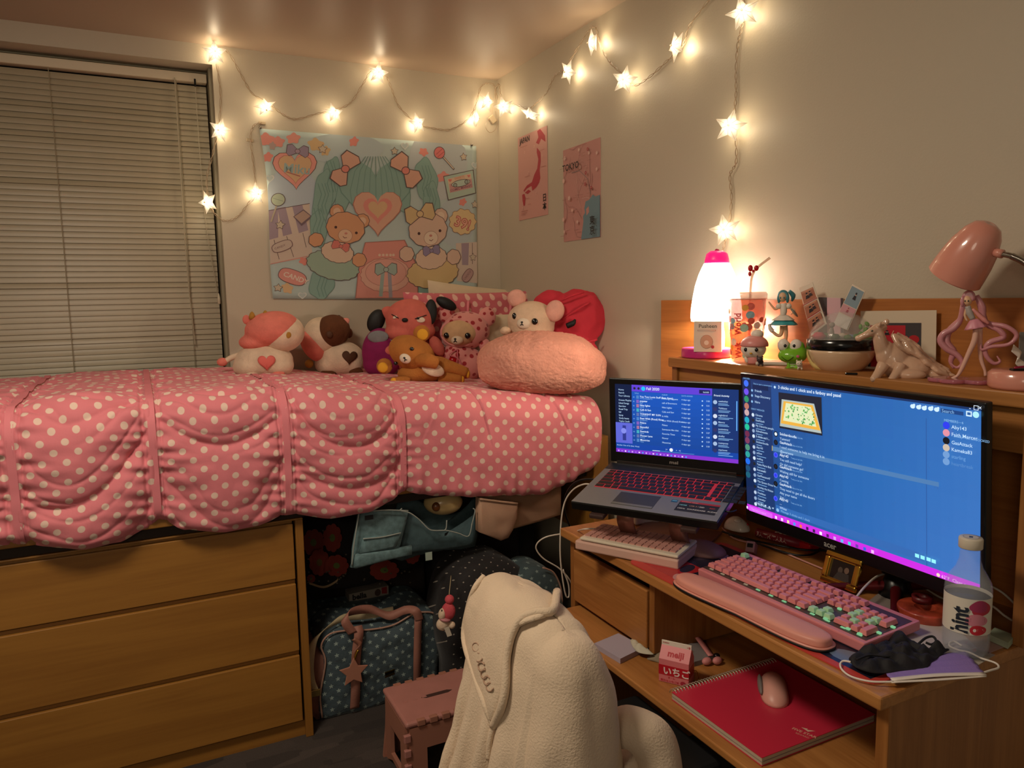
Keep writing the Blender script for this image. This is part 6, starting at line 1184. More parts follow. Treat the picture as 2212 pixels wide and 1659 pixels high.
# bottle
P = at(2084, 1410, 2, DZ + .0008)
f = Plush('water_bottle', 'clear plastic water bottle with white cap and berry label at the desk end', 'bottle', P, 0, 0); u = f.l(1); PET = mat('clear_plastic_bottle', 'dfe4ea', .03, alpha=.10); k_ = .218 / .218
prof = [(.001, .006), (.018, .002), (.030, .001), (.036, .008), (.0385, .022), (.0385, .045), (.0375, .05), (.0375, .115), (.0385, .122), (.037, .136), (.030, .150), (.022, .163), (.0175, .178), (.0165, .197), (.016, .205)]
G().lathe(prof + [(r - .0008, z) for r, z in prof[::-1][:-1]] + [(.001, .0075)], n=40, cap=False).build('bottle_body', PET, f.t, smooth=True)
G().lathe([(.001, .009), (.029, .0035), (.0345, .009), (.0368, .022), (.0368, .045), (.0362, .05), (.0362, .110), (.001, .110)], n=36).build('water', mat('water', 'b8bcc8', .02, alpha=.22), f.t, smooth=True)
G().lathe([(.0188, .199), (.0195, .200), (.0195, .216), (.018, .2185), (.001, .2185)], n=36).build('cap', mat('cap_white', 'cfc6b4', .4), f.t, smooth=True)
LB = cyl(.0380, .0380, 1); c = Canvas((0, 0, 0), (1, 0, 0), (0, 0, 1), .00005, fn=LB)
g = G(); n = 48; g.lathe([(.0380, .050), (.0380, .116)], n=48, cap=False); g.build('label', mat('label_white', 'd8d2c4', .5), f.t, smooth=True)
def arc_poly(cx_, cz_, rx_, rz_, col, k=.12, ph=0, n=20): c.poly([(cx_ + rx_ * (1 + k * math.cos(3 * a + ph)) * math.cos(a), cz_ + rz_ * (1 + k * math.cos(3 * a + ph)) * math.sin(a)) for a in [2 * PI * i / n for i in range(n)]], col)
c.ring(.62, .100, .46, .014, 'b02840', .1, .5); c.ring(.50, .103, .40, .011, 'a03058', .1, 2); c.ring(.42, .078, .50, .011, 'cf8090', .06, 1); c.ring(.50, .060, .38, .009, 'c02030', .05, 0); c.ring(.34, .060, .07, .003, 'e8d8d0', 0); c.rect(.45, .0585, .78, .0595, 'e8c8c0'); c.rect(.45, .061, .72, .062, 'e8c8c0')
for k in range(3): c.rect(.15, .0755 + k * .0025, .78, .0763 + k * .0025, '8a3040')
vs, fs = text_mesh('hint', .035); c.g.col = '16202e'; c.k += 12; c.g.add([c.p(-.40 - b_ * .98, .052 + a_ * .0305) for a_, b_ in [(x, y - .45) for x, y in vs]], fs); c.k += 1
c.build('label_print', f.t, world=False)
c = Canvas((0, 0, .2187), (1, 0, 0), (0, -1, 0), .00005); c.disk(0, 0, .013, 'aaa294'); c.disk(0, 0, .0115, 'cfc6b4'); c.rect(-.003, -.005, .003, .005, '4a5060'); c.build('cap_print', f.t, world=False)
# masks
def cloth_patch(name, m, parent, pts, z, h, amp, fr, seed, n=64, rings=16, uv=False, thick=.001):
    P = [V(at(x, y, 2, z)) for x, y in pts]; P, _ = spline(P, [1] * len(P), max(2, n // len(P)), True); ctr = sum(P, V()) / len(P); N_ = len(P); g = G(); vs = [ctr + V((0, 0, h))]
    for j in range(1, rings + 1):
        t = j / rings
        for p in P: q = ctr.lerp(p, t); q.z = z + h * (1 - t ** 3) + amp * (abs(noise.noise(V((q.x * fr, q.y * fr, seed)))) * 1.6 - .3) * min(1, (1 - t) * 5 + .15) + amp * .5 * noise.noise(V((q.x * fr * 2.5, q.y * fr * 2.5, seed))) * (1 - t ** 4); q.z = max(q.z, z + .0003); vs.append(q)
    F = [(0, 1 + i, 1 + (i + 1) % N_) for i in range(N_)] + [(1 + j * N_ + i, 1 + (j + 1) * N_ + i, 1 + (j + 1) * N_ + (i + 1) % N_, 1 + j * N_ + (i + 1) % N_) for j in range(rings - 1) for i in range(N_)]
    if sum(P[i].x * P[(i + 1) % N_].y - P[(i + 1) % N_].x * P[i].y for i in range(N_)) < 0: F = [f_[::-1] for f_ in F]
    g.add(vs, F); return g.build(name, m, parent, world=True, smooth=True, solid=thick)
pm = thing('face_mask', 'purple disposable face mask with white edges at the desk corner', 'face mask', at(2030, 1440, 2, DZ)); PUR = mat('purple_nonwoven', '8c74ba', .8, bump=.3, bs=300); WE = mat('white_elastic', 'ddd3c8', .7)
A_, B_, C_, D_ = [at(x, y, 2, z) for x, y, z in ((1900, 1455, .768), (2128, 1458, .772), (2085, 1408, .768), (1990, 1395, .768))]; A_ = at(1925, 1470, 2, .769); D_ = at(1893, 1432, 2, .768)
g = G(); n = 24
for j in range(13):
    for i in range(n + 1): p = D_.lerp(C_, i / n).lerp(A_.lerp(B_, i / n), j / 12); p.z += .0012 * (j % 3) + .0015 * math.sin(i / n * PI); g.v.append(tuple(p))
for j in range(12):
    for i in range(n): q = j * (n + 1) + i; g.f.append((q, q + n + 1, q + n + 2, q + 1)); g.c.append(None)
g.build('panel', PUR, pm, world=True, smooth=True, solid=.0012)
g = G(); g.ribbon([A_ + V((0, 0, .002)), A_.lerp(B_, .5) + V((0, 0, .005)), B_ + V((0, 0, .002))], .010, (D_ - A_).normalized(), 8); g.build('edge_band', WE, pm, world=True, smooth=True, solid=.0012)
g = G(); g.ribbon([A_ + V((-.006, -.004, .001)), A_.lerp(B_, .5) + V((-.009, -.004, .001)), B_ + V((-.004, -.003, .001))], .007, (D_ - A_).normalized(), 8); g.build('edge_band', WE, pm, world=True, smooth=True, solid=.0012)
G().tube([at(x, y, 2, z) for x, y, z in ((1930, 1473, .770), (1880, 1472, .768), (1840, 1462, .767), (1820, 1448, .767), (1815, 1435, .768), (1822, 1428, .770), (1838, 1430, .774))], .0018, 8, smooth=6).build('ear_loop', WE, pm, world=True, smooth=True)
G().tube([at(x, y, 2, z) for x, y, z in ((2118, 1455, .772), (2140, 1448, .770), (2157, 1442, .768), (2150, 1432, .768), (2120, 1422, .768), (2095, 1410, .768), (2070, 1404, .768), (2052, 1396, .77), (2052, 1388, .772), (2062, 1386, .772), (2078, 1395, .770))], .0018, 8, smooth=6).build('ear_loop', WE, pm, world=True, smooth=True)
bm = thing('black_face_mask', 'crumpled black fabric face mask lying on the purple mask', 'face mask', at(1935, 1425, 2, DZ)); BK = mat('black_cotton', '141216', .75, bump=.3, bs=120, sheen=.2)
cloth_patch('fabric', BK, bm, [(1834, 1428), (1850, 1412), (1900, 1392), (1935, 1380), (1980, 1390), (2010, 1404), (2050, 1402), (2036, 1414), (2015, 1430), (1995, 1447), (1950, 1450), (1895, 1455), (1860, 1448)], .772, .014, .016, 30, 4, n=104, rings=24)
G().tube([at(x, y, 2, z) for x, y, z in ((1985, 1390, .784), (2000, 1378, .790), (2015, 1375, .792), (2022, 1385, .788), (2012, 1392, .784), (2000, 1388, .786))], .0022, 8, smooth=6).build('ear_loop', BK, bm, world=True, smooth=True)
G().tube([at(x, y, 2, .785) for x, y in ((1850, 1425), (1880, 1415), (1920, 1418), (1945, 1408))], .0018, 8, smooth=6).build('ear_loop', BK, bm, world=True, smooth=True)
# tape roll, papers and little things at the right end
t = thing('washi_tape', 'red and yellow marbled tape roll behind the water bottle', 'tape roll', at(1998, 1333, 2, DZ)); TM = mat('marbled_tape', 'a8442c', .35, coat=.3, vary=.5, vs=40)
G().lathe([(.02, 0), (.05, 0), (.052, .003), (.052, .02), (.05, .022), (.02, .022), (.02, 0)], n=40, cap=False).build('roll', TM, t, smooth=True, bevel=.001); G().lathe([(.012, .022), (.019, .022), (.02, .034), (.012, .034), (.012, .022)], Matrix.Translation((.018, .02, 0)), n=24, cap=False).build('small_roll', mat('red_core', '5a1418', .4), t, smooth=True)
def sheet(name, label, pts, z, col, th=.0006, cat='paper', dr=None):
    t = thing(name, label, cat, at(*pts[0], 2, z)); P = [at(x, y, 2, z) for x, y in pts]; n = len(P)
    if sum(P[i].x * P[(i + 1) % n].y - P[(i + 1) % n].x * P[i].y for i in range(n)) < 0: P = P[::-1]
    G().add([p for p in P] + [p + V((0, 0, th)) for p in P], [tuple(range(n - 1, -1, -1)), tuple(range(n, 2 * n))] + [(i, (i + 1) % n, (i + 1) % n + n, i + n) for i in range(n)]).build('page', mat('page_' + col, col, .7), t, world=True); return t
sheet('paper_sheet', 'white paper sheet with red line under the bottle and tape roll', [(1940, 1330), (2040, 1330), (2110, 1400), (2030, 1420), (1905, 1368)], DZ + .0035, 'bdb3a8')
sheet('paper_sheet', 'pale card under the water bottle foot', [(2060, 1428), (2100, 1445), (2150, 1415), (2100, 1398)], DZ + .0002, 'a89f90')
sheet('paper_sheet', 'white and red leaflet by the right hutch side', [(2110, 1400), (2135, 1412), (2196, 1388), (2160, 1370)], DZ + .0002, 'a98a80')
t = sheet('eraser_block', 'pale green and blue slab by the right hutch side', [(2133, 1382), (2177, 1402), (2192, 1385), (2148, 1368)], DZ + .002, '9aa58c', .012, 'eraser')
sheet('paper_sheet', 'paper sheet lying behind the gold frame', [(1862, 1310), (1930, 1340), (1985, 1310), (1900, 1280)], DZ + .0002, '8a8078')
# cables
def cable(name, label, pts, r, m, cat='cable'):
    t = thing(name, label, cat, V(pts[0])); G().tube(pts, r, 8, smooth=8).build('cord', m, t, world=True, smooth=True); return t
BC = mat('black_cable', '0c0b0c', .4); PC = mat('pink_cable', 'c08a80', .45); WC = mat('white_cable', 'cfc6b8', .4)
D3 = lambda L, z: [at(x, y, 2, z) for x, y in L]
cable('black_cable', 'black cable running from the laptop corner behind the pink keyboard', D3([(1560, 1148), (1600, 1160), (1650, 1172), (1700, 1182), (1740, 1188), (1790, 1190), (1830, 1200)], .768), .0028, BC)
cable('black_cable', 'black cable looping under the red gadget towards the frame', D3([(1575, 1155), (1620, 1168), (1690, 1192), (1735, 1200), (1765, 1192), (1778, 1172)], .767), .0028, BC)
cable('pink_cable', 'pink cable running along the desk behind the keyboard', D3([(1560, 1140), (1590, 1165), (1660, 1180), (1720, 1205), (1780, 1230)], .764), .0022, PC)
cable('white_cable', 'white cable rising from the keyboard past the gold frame', [at(1850, 1290, 2, .79), at(1868, 1268, 2, .80), at(1895, 1245, 2, .80), at(1925, 1238, 2, .79), at(1945, 1240, 2, .78)], .0024, WC)
cable('white_cable', 'white cable curving below the right monitor corner', D3([(1985, 1262), (2005, 1275), (2030, 1290), (2060, 1300)], .764), .0022, WC)
cable('white_cable', 'upper white cable crossing the dark space right of the monitor', [at(x, y, 0, -.06) for x, y in ((2100, 1255), (2130, 1262), (2165, 1280), (2198, 1310))], .0024, WC)
cable('white_cable', 'lower white cable crossing the dark space right of the monitor', [at(x, y, 0, -.08) for x, y in ((2100, 1305), (2140, 1308), (2170, 1330), (2196, 1346))], .0024, WC)
cable('white_cable', 'white cable hanging from the laptop side down beside the desk', [at(x, y, 1, z) for x, y, z in ((1285, 1048, -1.60), (1262, 1046, -1.56), (1238, 1058, -1.52), (1220, 1085, -1.49), (1212, 1130, -1.48), (1210, 1190, -1.48), (1214, 1240, -1.48), (1222, 1285, -1.48), (1229, 1288, -1.48), (1228, 1262, -1.48), (1216, 1230, -1.48))], .0024, WC)
cable('black_cable', 'black cable from the laptop side dropping behind the desk end', [at(x, y, 1, z) for x, y, z in ((1290, 1036, -1.60), (1262, 1036, -1.56), (1238, 1046, -1.52), (1222, 1072, -1.46), (1220, 1105, -1.42), (1232, 1140, -1.40))], .003, BC)
cable('display_cable', 'black plug and cable between the laptop and the monitor edge', D3([(1565, 1104), (1578, 1106), (1590, 1102)], .90), .0022, BC)
t = thing('power_strip', 'white plastic box at the back of the desk under the laptop', 'box', (-.3, -1.60, DZ), -.1); G().box((-.06, -.03, 0), (.09, .03, .05)).build('body', WHP, t, bevel=.006)
# ---------------------------------------------------------------- things on the tray shelf
TZ = .5355
T_ = lambda x, y, z=TZ: at(x, y, 2, z)
t = sheet('notepad', 'lilac square notepad at the left end of the tray shelf', [(1284, 1400), (1340, 1434), (1392, 1408), (1336, 1378)], TZ, 'aaa0ae', .013, 'notepad')
def crumple(name, label, pts, z, h, col, seed, cat='paper'):
    t = thing(name, label, cat, T_(*pts[0])); cloth_patch('sheet', mat('crumple_' + col, col, .8), t, pts, z, h, .012, 28, seed, n=50, rings=10, thick=.0006); return t
crumple('crumpled_paper', 'small crumpled white paper on the lilac notepad', [(1362, 1384), (1378, 1382), (1404, 1406), (1410, 1414), (1376, 1408)], TZ + .0145, .006, 'bdb8a4', 3)
crumple('fabric_pouch', 'crumpled grey printed pouch at the back of the tray shelf', [(1420, 1402), (1450, 1394), (1480, 1386), (1515, 1410), (1490, 1436), (1440, 1425)], TZ, .014, '8d8072', 6, 'pouch')
crumple('fabric_pouch', 'crumpled pale cloth between notepad and grey pouch', [(1398, 1424), (1412, 1414), (1440, 1420), (1430, 1432)], TZ, .008, '8a7c66', 9, 'cloth')
t = thing('clear_tray', 'frosted plastic box edge at the back of the tray shelf', 'box', T_(1470, 1350)); P = [T_(1440, 1396), T_(1580, 1362)]; G().tube([P[0] + V((0, 0, .02)), P[1] + V((0, 0, .02))], .004, 8, smooth=0).build('rim', mat('frost_plastic', 'cfc4b4', .3), t, world=True)
G().add([P[0], P[1], P[1] + V((0, 0, .02)), P[0] + V((0, 0, .02))], [(0, 1, 2, 3)]).build('wall', mat('frost_plastic', 'cfc4b4', .3), t, world=True, solid=.002)
sheet('grey_case', 'grey flat case under the pink strap on the tray shelf', [(1480, 1400), (1520, 1398), (1542, 1428), (1500, 1440)], TZ, '77706e', .012, 'case')
# strawberry milk carton
f = Plush('milk_carton', 'pink and red strawberry milk carton with white gable top on the tray', 'carton', T_(1455, 1478), 0, 0, da=-.30); u = f.l(1); CW, CD, CH = 33 * u, 40 * u, 52 * u
CP_ = mat('carton_pink', 'd07478', .45); g = G(); g.box((-CW, 0, 0), (CW, CD, CH)); g.build('body', CP_, f.t, bevel=.0008)
g = G(); g.add([(-CW, 0, CH), (CW, 0, CH), (CW, CD, CH), (-CW, CD, CH), (-CW, CD * .5, CH + 26 * u), (CW, CD * .5, CH + 26 * u)], [(0, 1, 5, 4), (2, 3, 4, 5), (1, 2, 5), (3, 0, 4), (3, 2, 1, 0)]); g.build('gable', CP_, f.t)
g = G(); g.box((-CW, CD * .5 - 1.5 * u, CH + 20 * u), (CW, CD * .5 + 1.5 * u, CH + 34 * u)); g.build('gable_fin', mat('white_card', 'ddd3c3', .7), f.t, bevel=.0006)
g = G(); g.box((-CW - .0004, -.0005, 17 * u), (CW + .0004, CD + .0005, 39 * u)); g.build('red_band', mat('carton_red', 'b01426', .4), f.t)
c = Canvas((-CW, -.0008, CH), (1, 0, 0), (0, 0, -1), .00006); c.text('いちご', 9 * u, 32 * u, 20 * u, 'e0d0cc', 0, .03); c.text('オ・レ', 20 * u, 41 * u, 5.5 * u, 'b01426', 0, .02); c.text('果汁1% いちご味', 4 * u, 49 * u, 5.5 * u, 'b01426', 0, .02); c.disk(54 * u, 46 * u, 6 * u, 'a02038', 5 * u); c.build('lettering', f.t, world=False)
sl_ = math.atan2(26 * u, CD * .5); c = Canvas(V((-CW, CD * .5, CH + 26 * u)) + V((0, -math.sin(sl_), math.cos(sl_))) * .0003, (1, 0, 0), (0, -math.cos(sl_), -math.sin(sl_)), .00006); c.text('meiji', 17 * u, 25 * u, 19 * u, 'b01426', 0, .035); c.build('lettering', f.t, world=False)
c = Canvas((-CW, CD * .5 - 1.5 * u - .0003, CH + 34 * u), (1, 0, 0), (0, 0, -1), .00006); c.text('ICHIGO', 3 * u, 6 * u, 4 * u, 'b01426', 0, .02); c.text('➔', 56 * u, 9 * u, 9 * u, 'b01426'); c.build('lettering', f.t, world=False)
t = thing('key_charm', 'gold wire keyring charm beside the milk carton', 'keyring', T_(1508, 1476)); G().tube([T_(1500, 1470) + V((0, 0, .004 + .02 * math.sin(a))) + V((.012 * math.cos(a), 0, 0)) for a in [2 * PI * i / 10 for i in range(10)]], .0012, 6, closed=True).build('ring', GD, t, world=True, smooth=True); G().ball(T_(1512, 1474) + V((0, 0, .004)), (.007, .005, .004)).build('charm', mat('yellow_charm', 'c0a050', .3), t, world=True, smooth=True)
t = thing('wrist_strap', 'pink strap with a small bow lying behind the milk carton', 'strap', T_(1515, 1400)); G().ribbon([T_(1486, 1366) + V((0, 0, .02)), T_(1510, 1400) + V((0, 0, .022)), T_(1535, 1430) + V((0, 0, .016))], .013, (1, -.3, 0), 8).build('band', mat('strap_pink', 'c87f7c', .6), t, world=True, smooth=True, solid=.003)
for dx in (-.012, .012): G().ball(T_(1538, 1436) + V((dx, -dx * .4, .010)), (.013, .009, .009)).build('bow_loop', mat('strap_pink', 'c87f7c', .6), t, world=True, smooth=True)
G().ball(T_(1548, 1428) + V((0, 0, .014)), (.008, .008, .006)).build('buckle', mat('gunmetal', '3a3434', .3, .8), t, world=True, smooth=True)
# spiral notebook
nb = thing('spiral_notebook', 'red spiral notebook lying on the tray shelf under a pink mouse', 'notebook', (-.43, -2.2, TZ)); nx0, nx1, ny0, ny1 = -.612, -.30, -2.371, -2.104
G().box((nx0, ny0, TZ), (nx1, ny1, TZ + .0016)).build('back_cover', mat('notebook_red', 'c42c44', .35, coat=.2), nb, world=True)
G().box((nx0 + .001, ny0 + .001, TZ + .0016), (nx1 - .001, ny1, TZ + .008)).build('pages', mat('paper_edge', 'b5a58f', .8), nb, world=True)
G().box((nx0, ny0, TZ + .008), (nx1, ny1, TZ + .009)).build('divider', mat('notebook_grey', '8c8078', .6), nb, world=True)
G().box((nx0 + .001, ny0 + .001, TZ + .009), (nx1 - .001, ny1, TZ + .0165)).build('pages', mat('paper_edge', 'b5a58f', .8), nb, world=True)
G().box((nx0, ny0, TZ + .0165), (nx1, ny1, TZ + .018)).build('front_cover', mat('notebook_red', 'c42c44', .35, coat=.2), nb, world=True)
g = G(); pts = []; turns = 36
for i in range(turns * 12 + 1): a = 2 * PI * i / 12; pts.append(V((nx0 + .004 + (nx1 - nx0 - .008) * i / (turns * 12), ny1 + .001 + .011 * math.cos(a), TZ + .0105 + .012 * math.sin(a))))
g.tube(pts, .0011, 5, smooth=0).build('spiral_wire', mat('spiral_steel', 'c8c0b0', .3, .6), nb, world=True, smooth=True)
x_, y_ = at(1745, 1585, 2, TZ + .018).xy; c = Canvas((nx0, ny0, TZ + .0181), (0, 1, 0), (1, 0, 0), .00004)
c = Canvas((x_, y_ + .02, TZ + .0181), (.35, -1, 0), (-1, -.35, 0), .00004); c.text('FIVE STAR', -.012, .012, .011, 'd8a08c', 0, .02); c.poly([(.008, -.004), (.026, -.012), (.016, .0)], 'd8b09c'); c.poly([(.0, -.006), (.012, -.01), (.012, -.002)], 'd8b09c'); c.text('REGARD', .0, .022, .007, 'd8a08c'); c.build('lettering', nb)
ms = mouse_shape('pink_mouse', 'pale pink gaming mouse with an emblem on the red notebook', 'mouse', at(1672, 1497, 2, TZ + .0185), -.72, .126, .066, .038, mat('mouse_pink', 'd29a8c', .4))
for sx_ in (-1,): G().ball((-.0285, .005, .014), (.006, .04, .012)).build('side_grip', mat('grip_grey', '77706c', .5), ms, smooth=True)
c = Canvas((0, 0, 0), (1, 0, 0), (0, -1, 0), .0001, fn=lambda x, y, e: V((x, -y, .0362 + e - (x * x) * 11 - (y + 0) ** 2 * 4)))
for a in (0, 2.1, 4.2): c.line([(.009 * math.cos(a + j * .5) * (1 - j * .22), -.012 + .009 * math.sin(a + j * .5) * (1 - j * .22)) for j in range(4)], .0018, '8a5a50')
c.build('emblem', ms, world=False)
# ---------------------------------------------------------------- under the bed
def slab(name, m, parent, pts, y, depth, bulge=.02, rings=8, sm=4, amp=0, fr=12, seed=0, smooth=True, uvs=1, kind=None):
    """a stuffed or boxy body with a real depth: its front outline is spline-rounded, then carried back"""
    P = [V(at(px, py, 1, y)) for px, py in pts]
    if sm: P, _ = spline(P, [1] * len(P), sm, True)
    N_ = len(P); c_ = sum(P, V()) / N_; g = G(); g.uv = []; vs = [c_ + V((0, -bulge, 0))]
    for j in range(1, rings + 1):
        t = j / rings
        for p in P: q = c_.lerp(p, t); q.y = y - bulge * (1 - t ** 3) + amp * noise.noise(V((q.x * fr, q.z * fr, seed))) * min(1, 4 * (1 - t)); vs.append(q)
    for p in P: q = V(p); q.y = y + depth * .5; q = V((c_.x + (q.x - c_.x) * 1.02, q.y, c_.z + (q.z - c_.z) * 1.02)); vs.append(q)
    for p in P: q = V(p); q.y = y + depth; vs.append(q)
    F = [(0, 1 + (i + 1) % N_, 1 + i) for i in range(N_)] + [(1 + j * N_ + i, 1 + j * N_ + (i + 1) % N_, 1 + (j + 1) * N_ + (i + 1) % N_, 1 + (j + 1) * N_ + i) for j in range(rings + 1) for i in range(N_)] + [tuple(1 + (rings + 1) * N_ + i for i in range(N_))[::-1]]
    if sum(P[i].x * P[(i + 1) % N_].z - P[(i + 1) % N_].x * P[i].z for i in range(N_)) > 0: F = [f_[::-1] for f_ in F]
    g.add(vs, F); g.uv = [(v.x * uvs, v.z * uvs + v.y * .5 * uvs) for v in vs]
    return g.build(name, m, parent, world=True, smooth=smooth, kind=kind)
Y1 = lambda px, py, y: at(px, py, 1, y)
QS = dots_uv('quilted_star_denim', '3c4c54', '8fa09c', .046, .042, .0052, stars=True, bump=.9)
QD = dots_uv('navy_star_denim', '36474c', '7d8f8c', .05, .045, .0045, stars=True, bump=.6)
LP_ = mat('blush_webbing', '9c6a5c', .6, bump=.2); CRM = mat('cream_webbing', 'a89878', .6); PIP = mat('pink_piping', 'a88474', .5)
# duffel bag
db = thing('duffel_bag', 'quilted blue-grey duffel bag with small stars, pink straps and star tag under the bed', 'bag', (-.93, -.78, 0))
slab('bag_body', QS, db, [(699, 1405), (712, 1378), (740, 1364), (800, 1362), (850, 1352), (895, 1328), (925, 1322), (946, 1330), (956, 1360), (950, 1400), (944, 1440), (940, 1478), (890, 1494), (800, 1530), (745, 1542), (696, 1550), (692, 1500), (702, 1440)], -.90, .22, .02, 14, 3, .010, 22, 2)
slab('end_panel', LP_, db, [(680, 1418), (702, 1420), (704, 1440), (694, 1490), (692, 1540), (688, 1556), (670, 1535), (676, 1480)], -.885, .2, .004, 3)
for L in ([(696, 1550), (692, 1500), (703, 1430), (694, 1395), (712, 1370), (750, 1362), (800, 1360), (850, 1350), (892, 1327), (925, 1322), (946, 1328)],): G().tube([Y1(*p, -.905) for p in L], .0032, 8, smooth=5).build('piping', PIP, db, world=True, smooth=True)
def strap(pts, y, wd, m, nm='strap', side=(1, 0, 0), th=.003): G().ribbon([Y1(a, b, (y if len(q) == 0 else q[0])) for a, b, *q in pts], wd, side, 8).build(nm, m, db, world=True, smooth=True, solid=th)
strap([(772, 1352, -.915), (775, 1370, -.93), (771, 1400, -.93), (768, 1440, -.93), (768, 1490, -.93), (766, 1530, -.915)], -.92, .032, LP_, 'front_strap')
strap([(903, 1322, -.915), (903, 1345, -.93), (902, 1380, -.93), (901, 1430, -.93), (901, 1476, -.915)], -.92, .027, LP_, 'front_strap')
G().ribbon([Y1(762, 1368, -.93), Y1(745, 1340, -.93), Y1(757, 1322, -.90), Y1(800, 1316, -.86), Y1(840, 1330, -.88), Y1(875, 1318, -.90), Y1(897, 1320, -.93), Y1(906, 1340, -.93)], .03, [(1, 0, .2), (1, 0, .6), (.6, 0, 1), (0, .3, 1), (0, .6, 1), (.3, .3, 1), (1, 0, .6), (1, 0, 0)], 10).build('handle', LP_, db, world=True, smooth=True, solid=.003)
G().ribbon([Y1(850, 1318, -.86), Y1(800, 1328, -.85), Y1(745, 1334, -.86), Y1(712, 1352, -.88), Y1(680, 1382, -.91), Y1(670, 1430, -.93), Y1(672, 1470, -.93), Y1(682, 1496, -.93)], .026, [(0, .4, 1), (0, .4, 1), (.3, .4, 1), (.7, .2, .7), (1, 0, .3), (1, 0, 0), (1, 0, 0), (1, 0, 0)], 8).build('shoulder_strap', CRM, db, world=True, smooth=True, solid=.002)
G().box((-.016, -.003, -.012), (.016, .003, .012), Matrix.Translation(Y1(682, 1497, -.935))).build('strap_buckle', mat('pale_gold', 'b09a60', .25, .9), db, world=True, bevel=.002)
P = Y1(764, 1452, -.945); G().prism(star_pts(.052, .5, .05), -.003, .003, Matrix.Translation(P)).build('star_tag', mat('blush_leather', 'a8735f', .5), db, world=True, bevel=.002)
G().tube([Y1(766, 1424, -.944), Y1(770, 1412, -.944), Y1(774, 1404, -.944)], .004, 8).build('snap_hook', GD, db, world=True, smooth=True); G().ribbon([Y1(764, 1380, -.935), Y1(778, 1392, -.94), Y1(766, 1408, -.942), Y1(764, 1426, -.942)], .014, (1, 0, .4), 6).build('tag_loop', mat('brown_leather', '8a5a48', .5), db, world=True, smooth=True, solid=.002)
for dz in (.007, -.009): G().box((-.018, -.002, -.0016), (.018, .002, .0016), Matrix.Translation(Y1(842, 1454, -.940) + V((0, 0, dz))) @ Matrix.Rotation(-.12, 4, 'Y')).build('name_plate', GD, db, world=True)
G().box((-.017, -.001, -.007), (.017, .002, .006), Matrix.Translation(Y1(842, 1454, -.937))).build('name_plate', mat('dark_plate', '1c1c18', .3, .5), db, world=True)
# flat quilted bag behind
qb = thing('quilted_bag', 'flat quilted blue-grey star bag lying behind the duffel bag', 'bag', (-.9, -.6, 0)); slab('bag_body', QD, qb, [(664, 1330), (700, 1320), (790, 1308), (840, 1298), (880, 1288), (905, 1290), (922, 1305), (940, 1335), (955, 1400), (800, 1420), (664, 1400)], -.66, .12, .02, 8, 4, .004)
G().tube([Y1(*p, -.69) for p in ((664, 1368), (700, 1360), (740, 1352))], .003, 8).build('piping', PIP, qb, world=True, smooth=True)
# cartons and dark storage
DK = mat('charcoal_fabric', '241f1f', .85, bump=.3, bs=80); DK2 = mat('umber_bin', '2f2420', .8, bump=.2)
sb = thing('storage_bin', 'dark brown fabric storage bin behind the quilted bags', 'storage bin', (-.9, -.45, 0)); G().box((-1.15, -.52, 0), (-.62, -.12, .43)).build('bin_body', DK2, sb, world=True, bevel=.01)
sb = thing('suitcase', 'black suitcase standing under the middle of the bed', 'suitcase', (-.4, -.4, 0)); G().box((-.6, -.56, 0.01), (-.12, -.1, .66)).build('shell', DK, sb, world=True, bevel=.03, seg=4); G().tube([(-.45, -.565, .3), (-.45, -.585, .33), (-.45, -.585, .45), (-.45, -.565, .48)], .008, 8).build('handle', BLKM, sb, world=True, smooth=True); 
for x in (-.52, -.2): G().box((x - .006, -.568, .03), (x + .006, -.56, .64)).build('trim_strip', BLKM, sb, world=True)
bc = thing('printed_carton', 'small white carton lettered in black with a red corner behind the duffel bag', 'box', (-.93, -.62, 0))
P0, P1, P2, P3 = Y1(754, 1284, -.60), Y1(839, 1265, -.60), Y1(841, 1300, -.60), Y1(756, 1318, -.60); g = G(); dn = V((0, 0, -.25)); bk = V((0, .06, 0)); g.add([P0, P1, P1 + dn, P0 + dn, P0 + bk, P1 + bk, P1 + dn + bk, P0 + dn + bk], [(0, 3, 2, 1), (4, 5, 6, 7), (0, 1, 5, 4), (1, 2, 6, 5), (2, 3, 7, 6), (3, 0, 4, 7)]); g.build('carton', mat('carton_white', '8f867a', .6), bc, world=True)
c = Canvas(P0 + V((0, -.0004, 0)), P1 - P0, V((0, 0, -1)) , .0001); c.text('bella', .012, .026, .030, '1a1614', 0, .04); c.disk(.112, .018, .012, '4a362c', .014); c.poly([(.128, .002), (.149, .002), (.149, .030), (.128, .026)], '8c2020'); 
for k in range(4): c.line([(.012, .036 + k * .006), (.045, .036 + k * .006)], .003, '3a322c')
c.poly([(.10, .034), (.125, .034), (.13, .06), (.095, .06)], '5a4a40'); c.build('printed_front', bc)
# floral tote
ft = thing('floral_tote', 'dark floral tote with big red flowers hanging beside the dresser under the bed', 'bag', (-1.0, -.7, .6)); FL = mat('dark_floral_cloth', '15100f', .85, bump=.3, bs=60)
slab('bag_body', FL, ft, [(658, 1130), (740, 1125), (900, 1140), (905, 1215), (870, 1235), (800, 1262), (720, 1272), (690, 1275), (660, 1262)], -.72, .08, .01, 6, 3, .004)
c = Canvas((0, 0, 0), (1, 0, 0), (0, 0, 1), .0004, fn=lambda x, y, e: Y1(x, y, -.732 - e)); RF = mat('flower_print', '8c2a18', .8)
def flower(px, py, r, sq, col='7c2414', cc='5a6a2a'):
    for k in range(9): a = 2 * PI * k / 9; c.disk(px + r * .62 * math.cos(a), py + r * .62 * sq * math.sin(a), r * .34, col, r * .34 * sq, 10)
    c.disk(px, py, r * .6, col, r * .6 * sq, 14); c.disk(px, py, r * .26, cc, r * .26 * sq, 12)
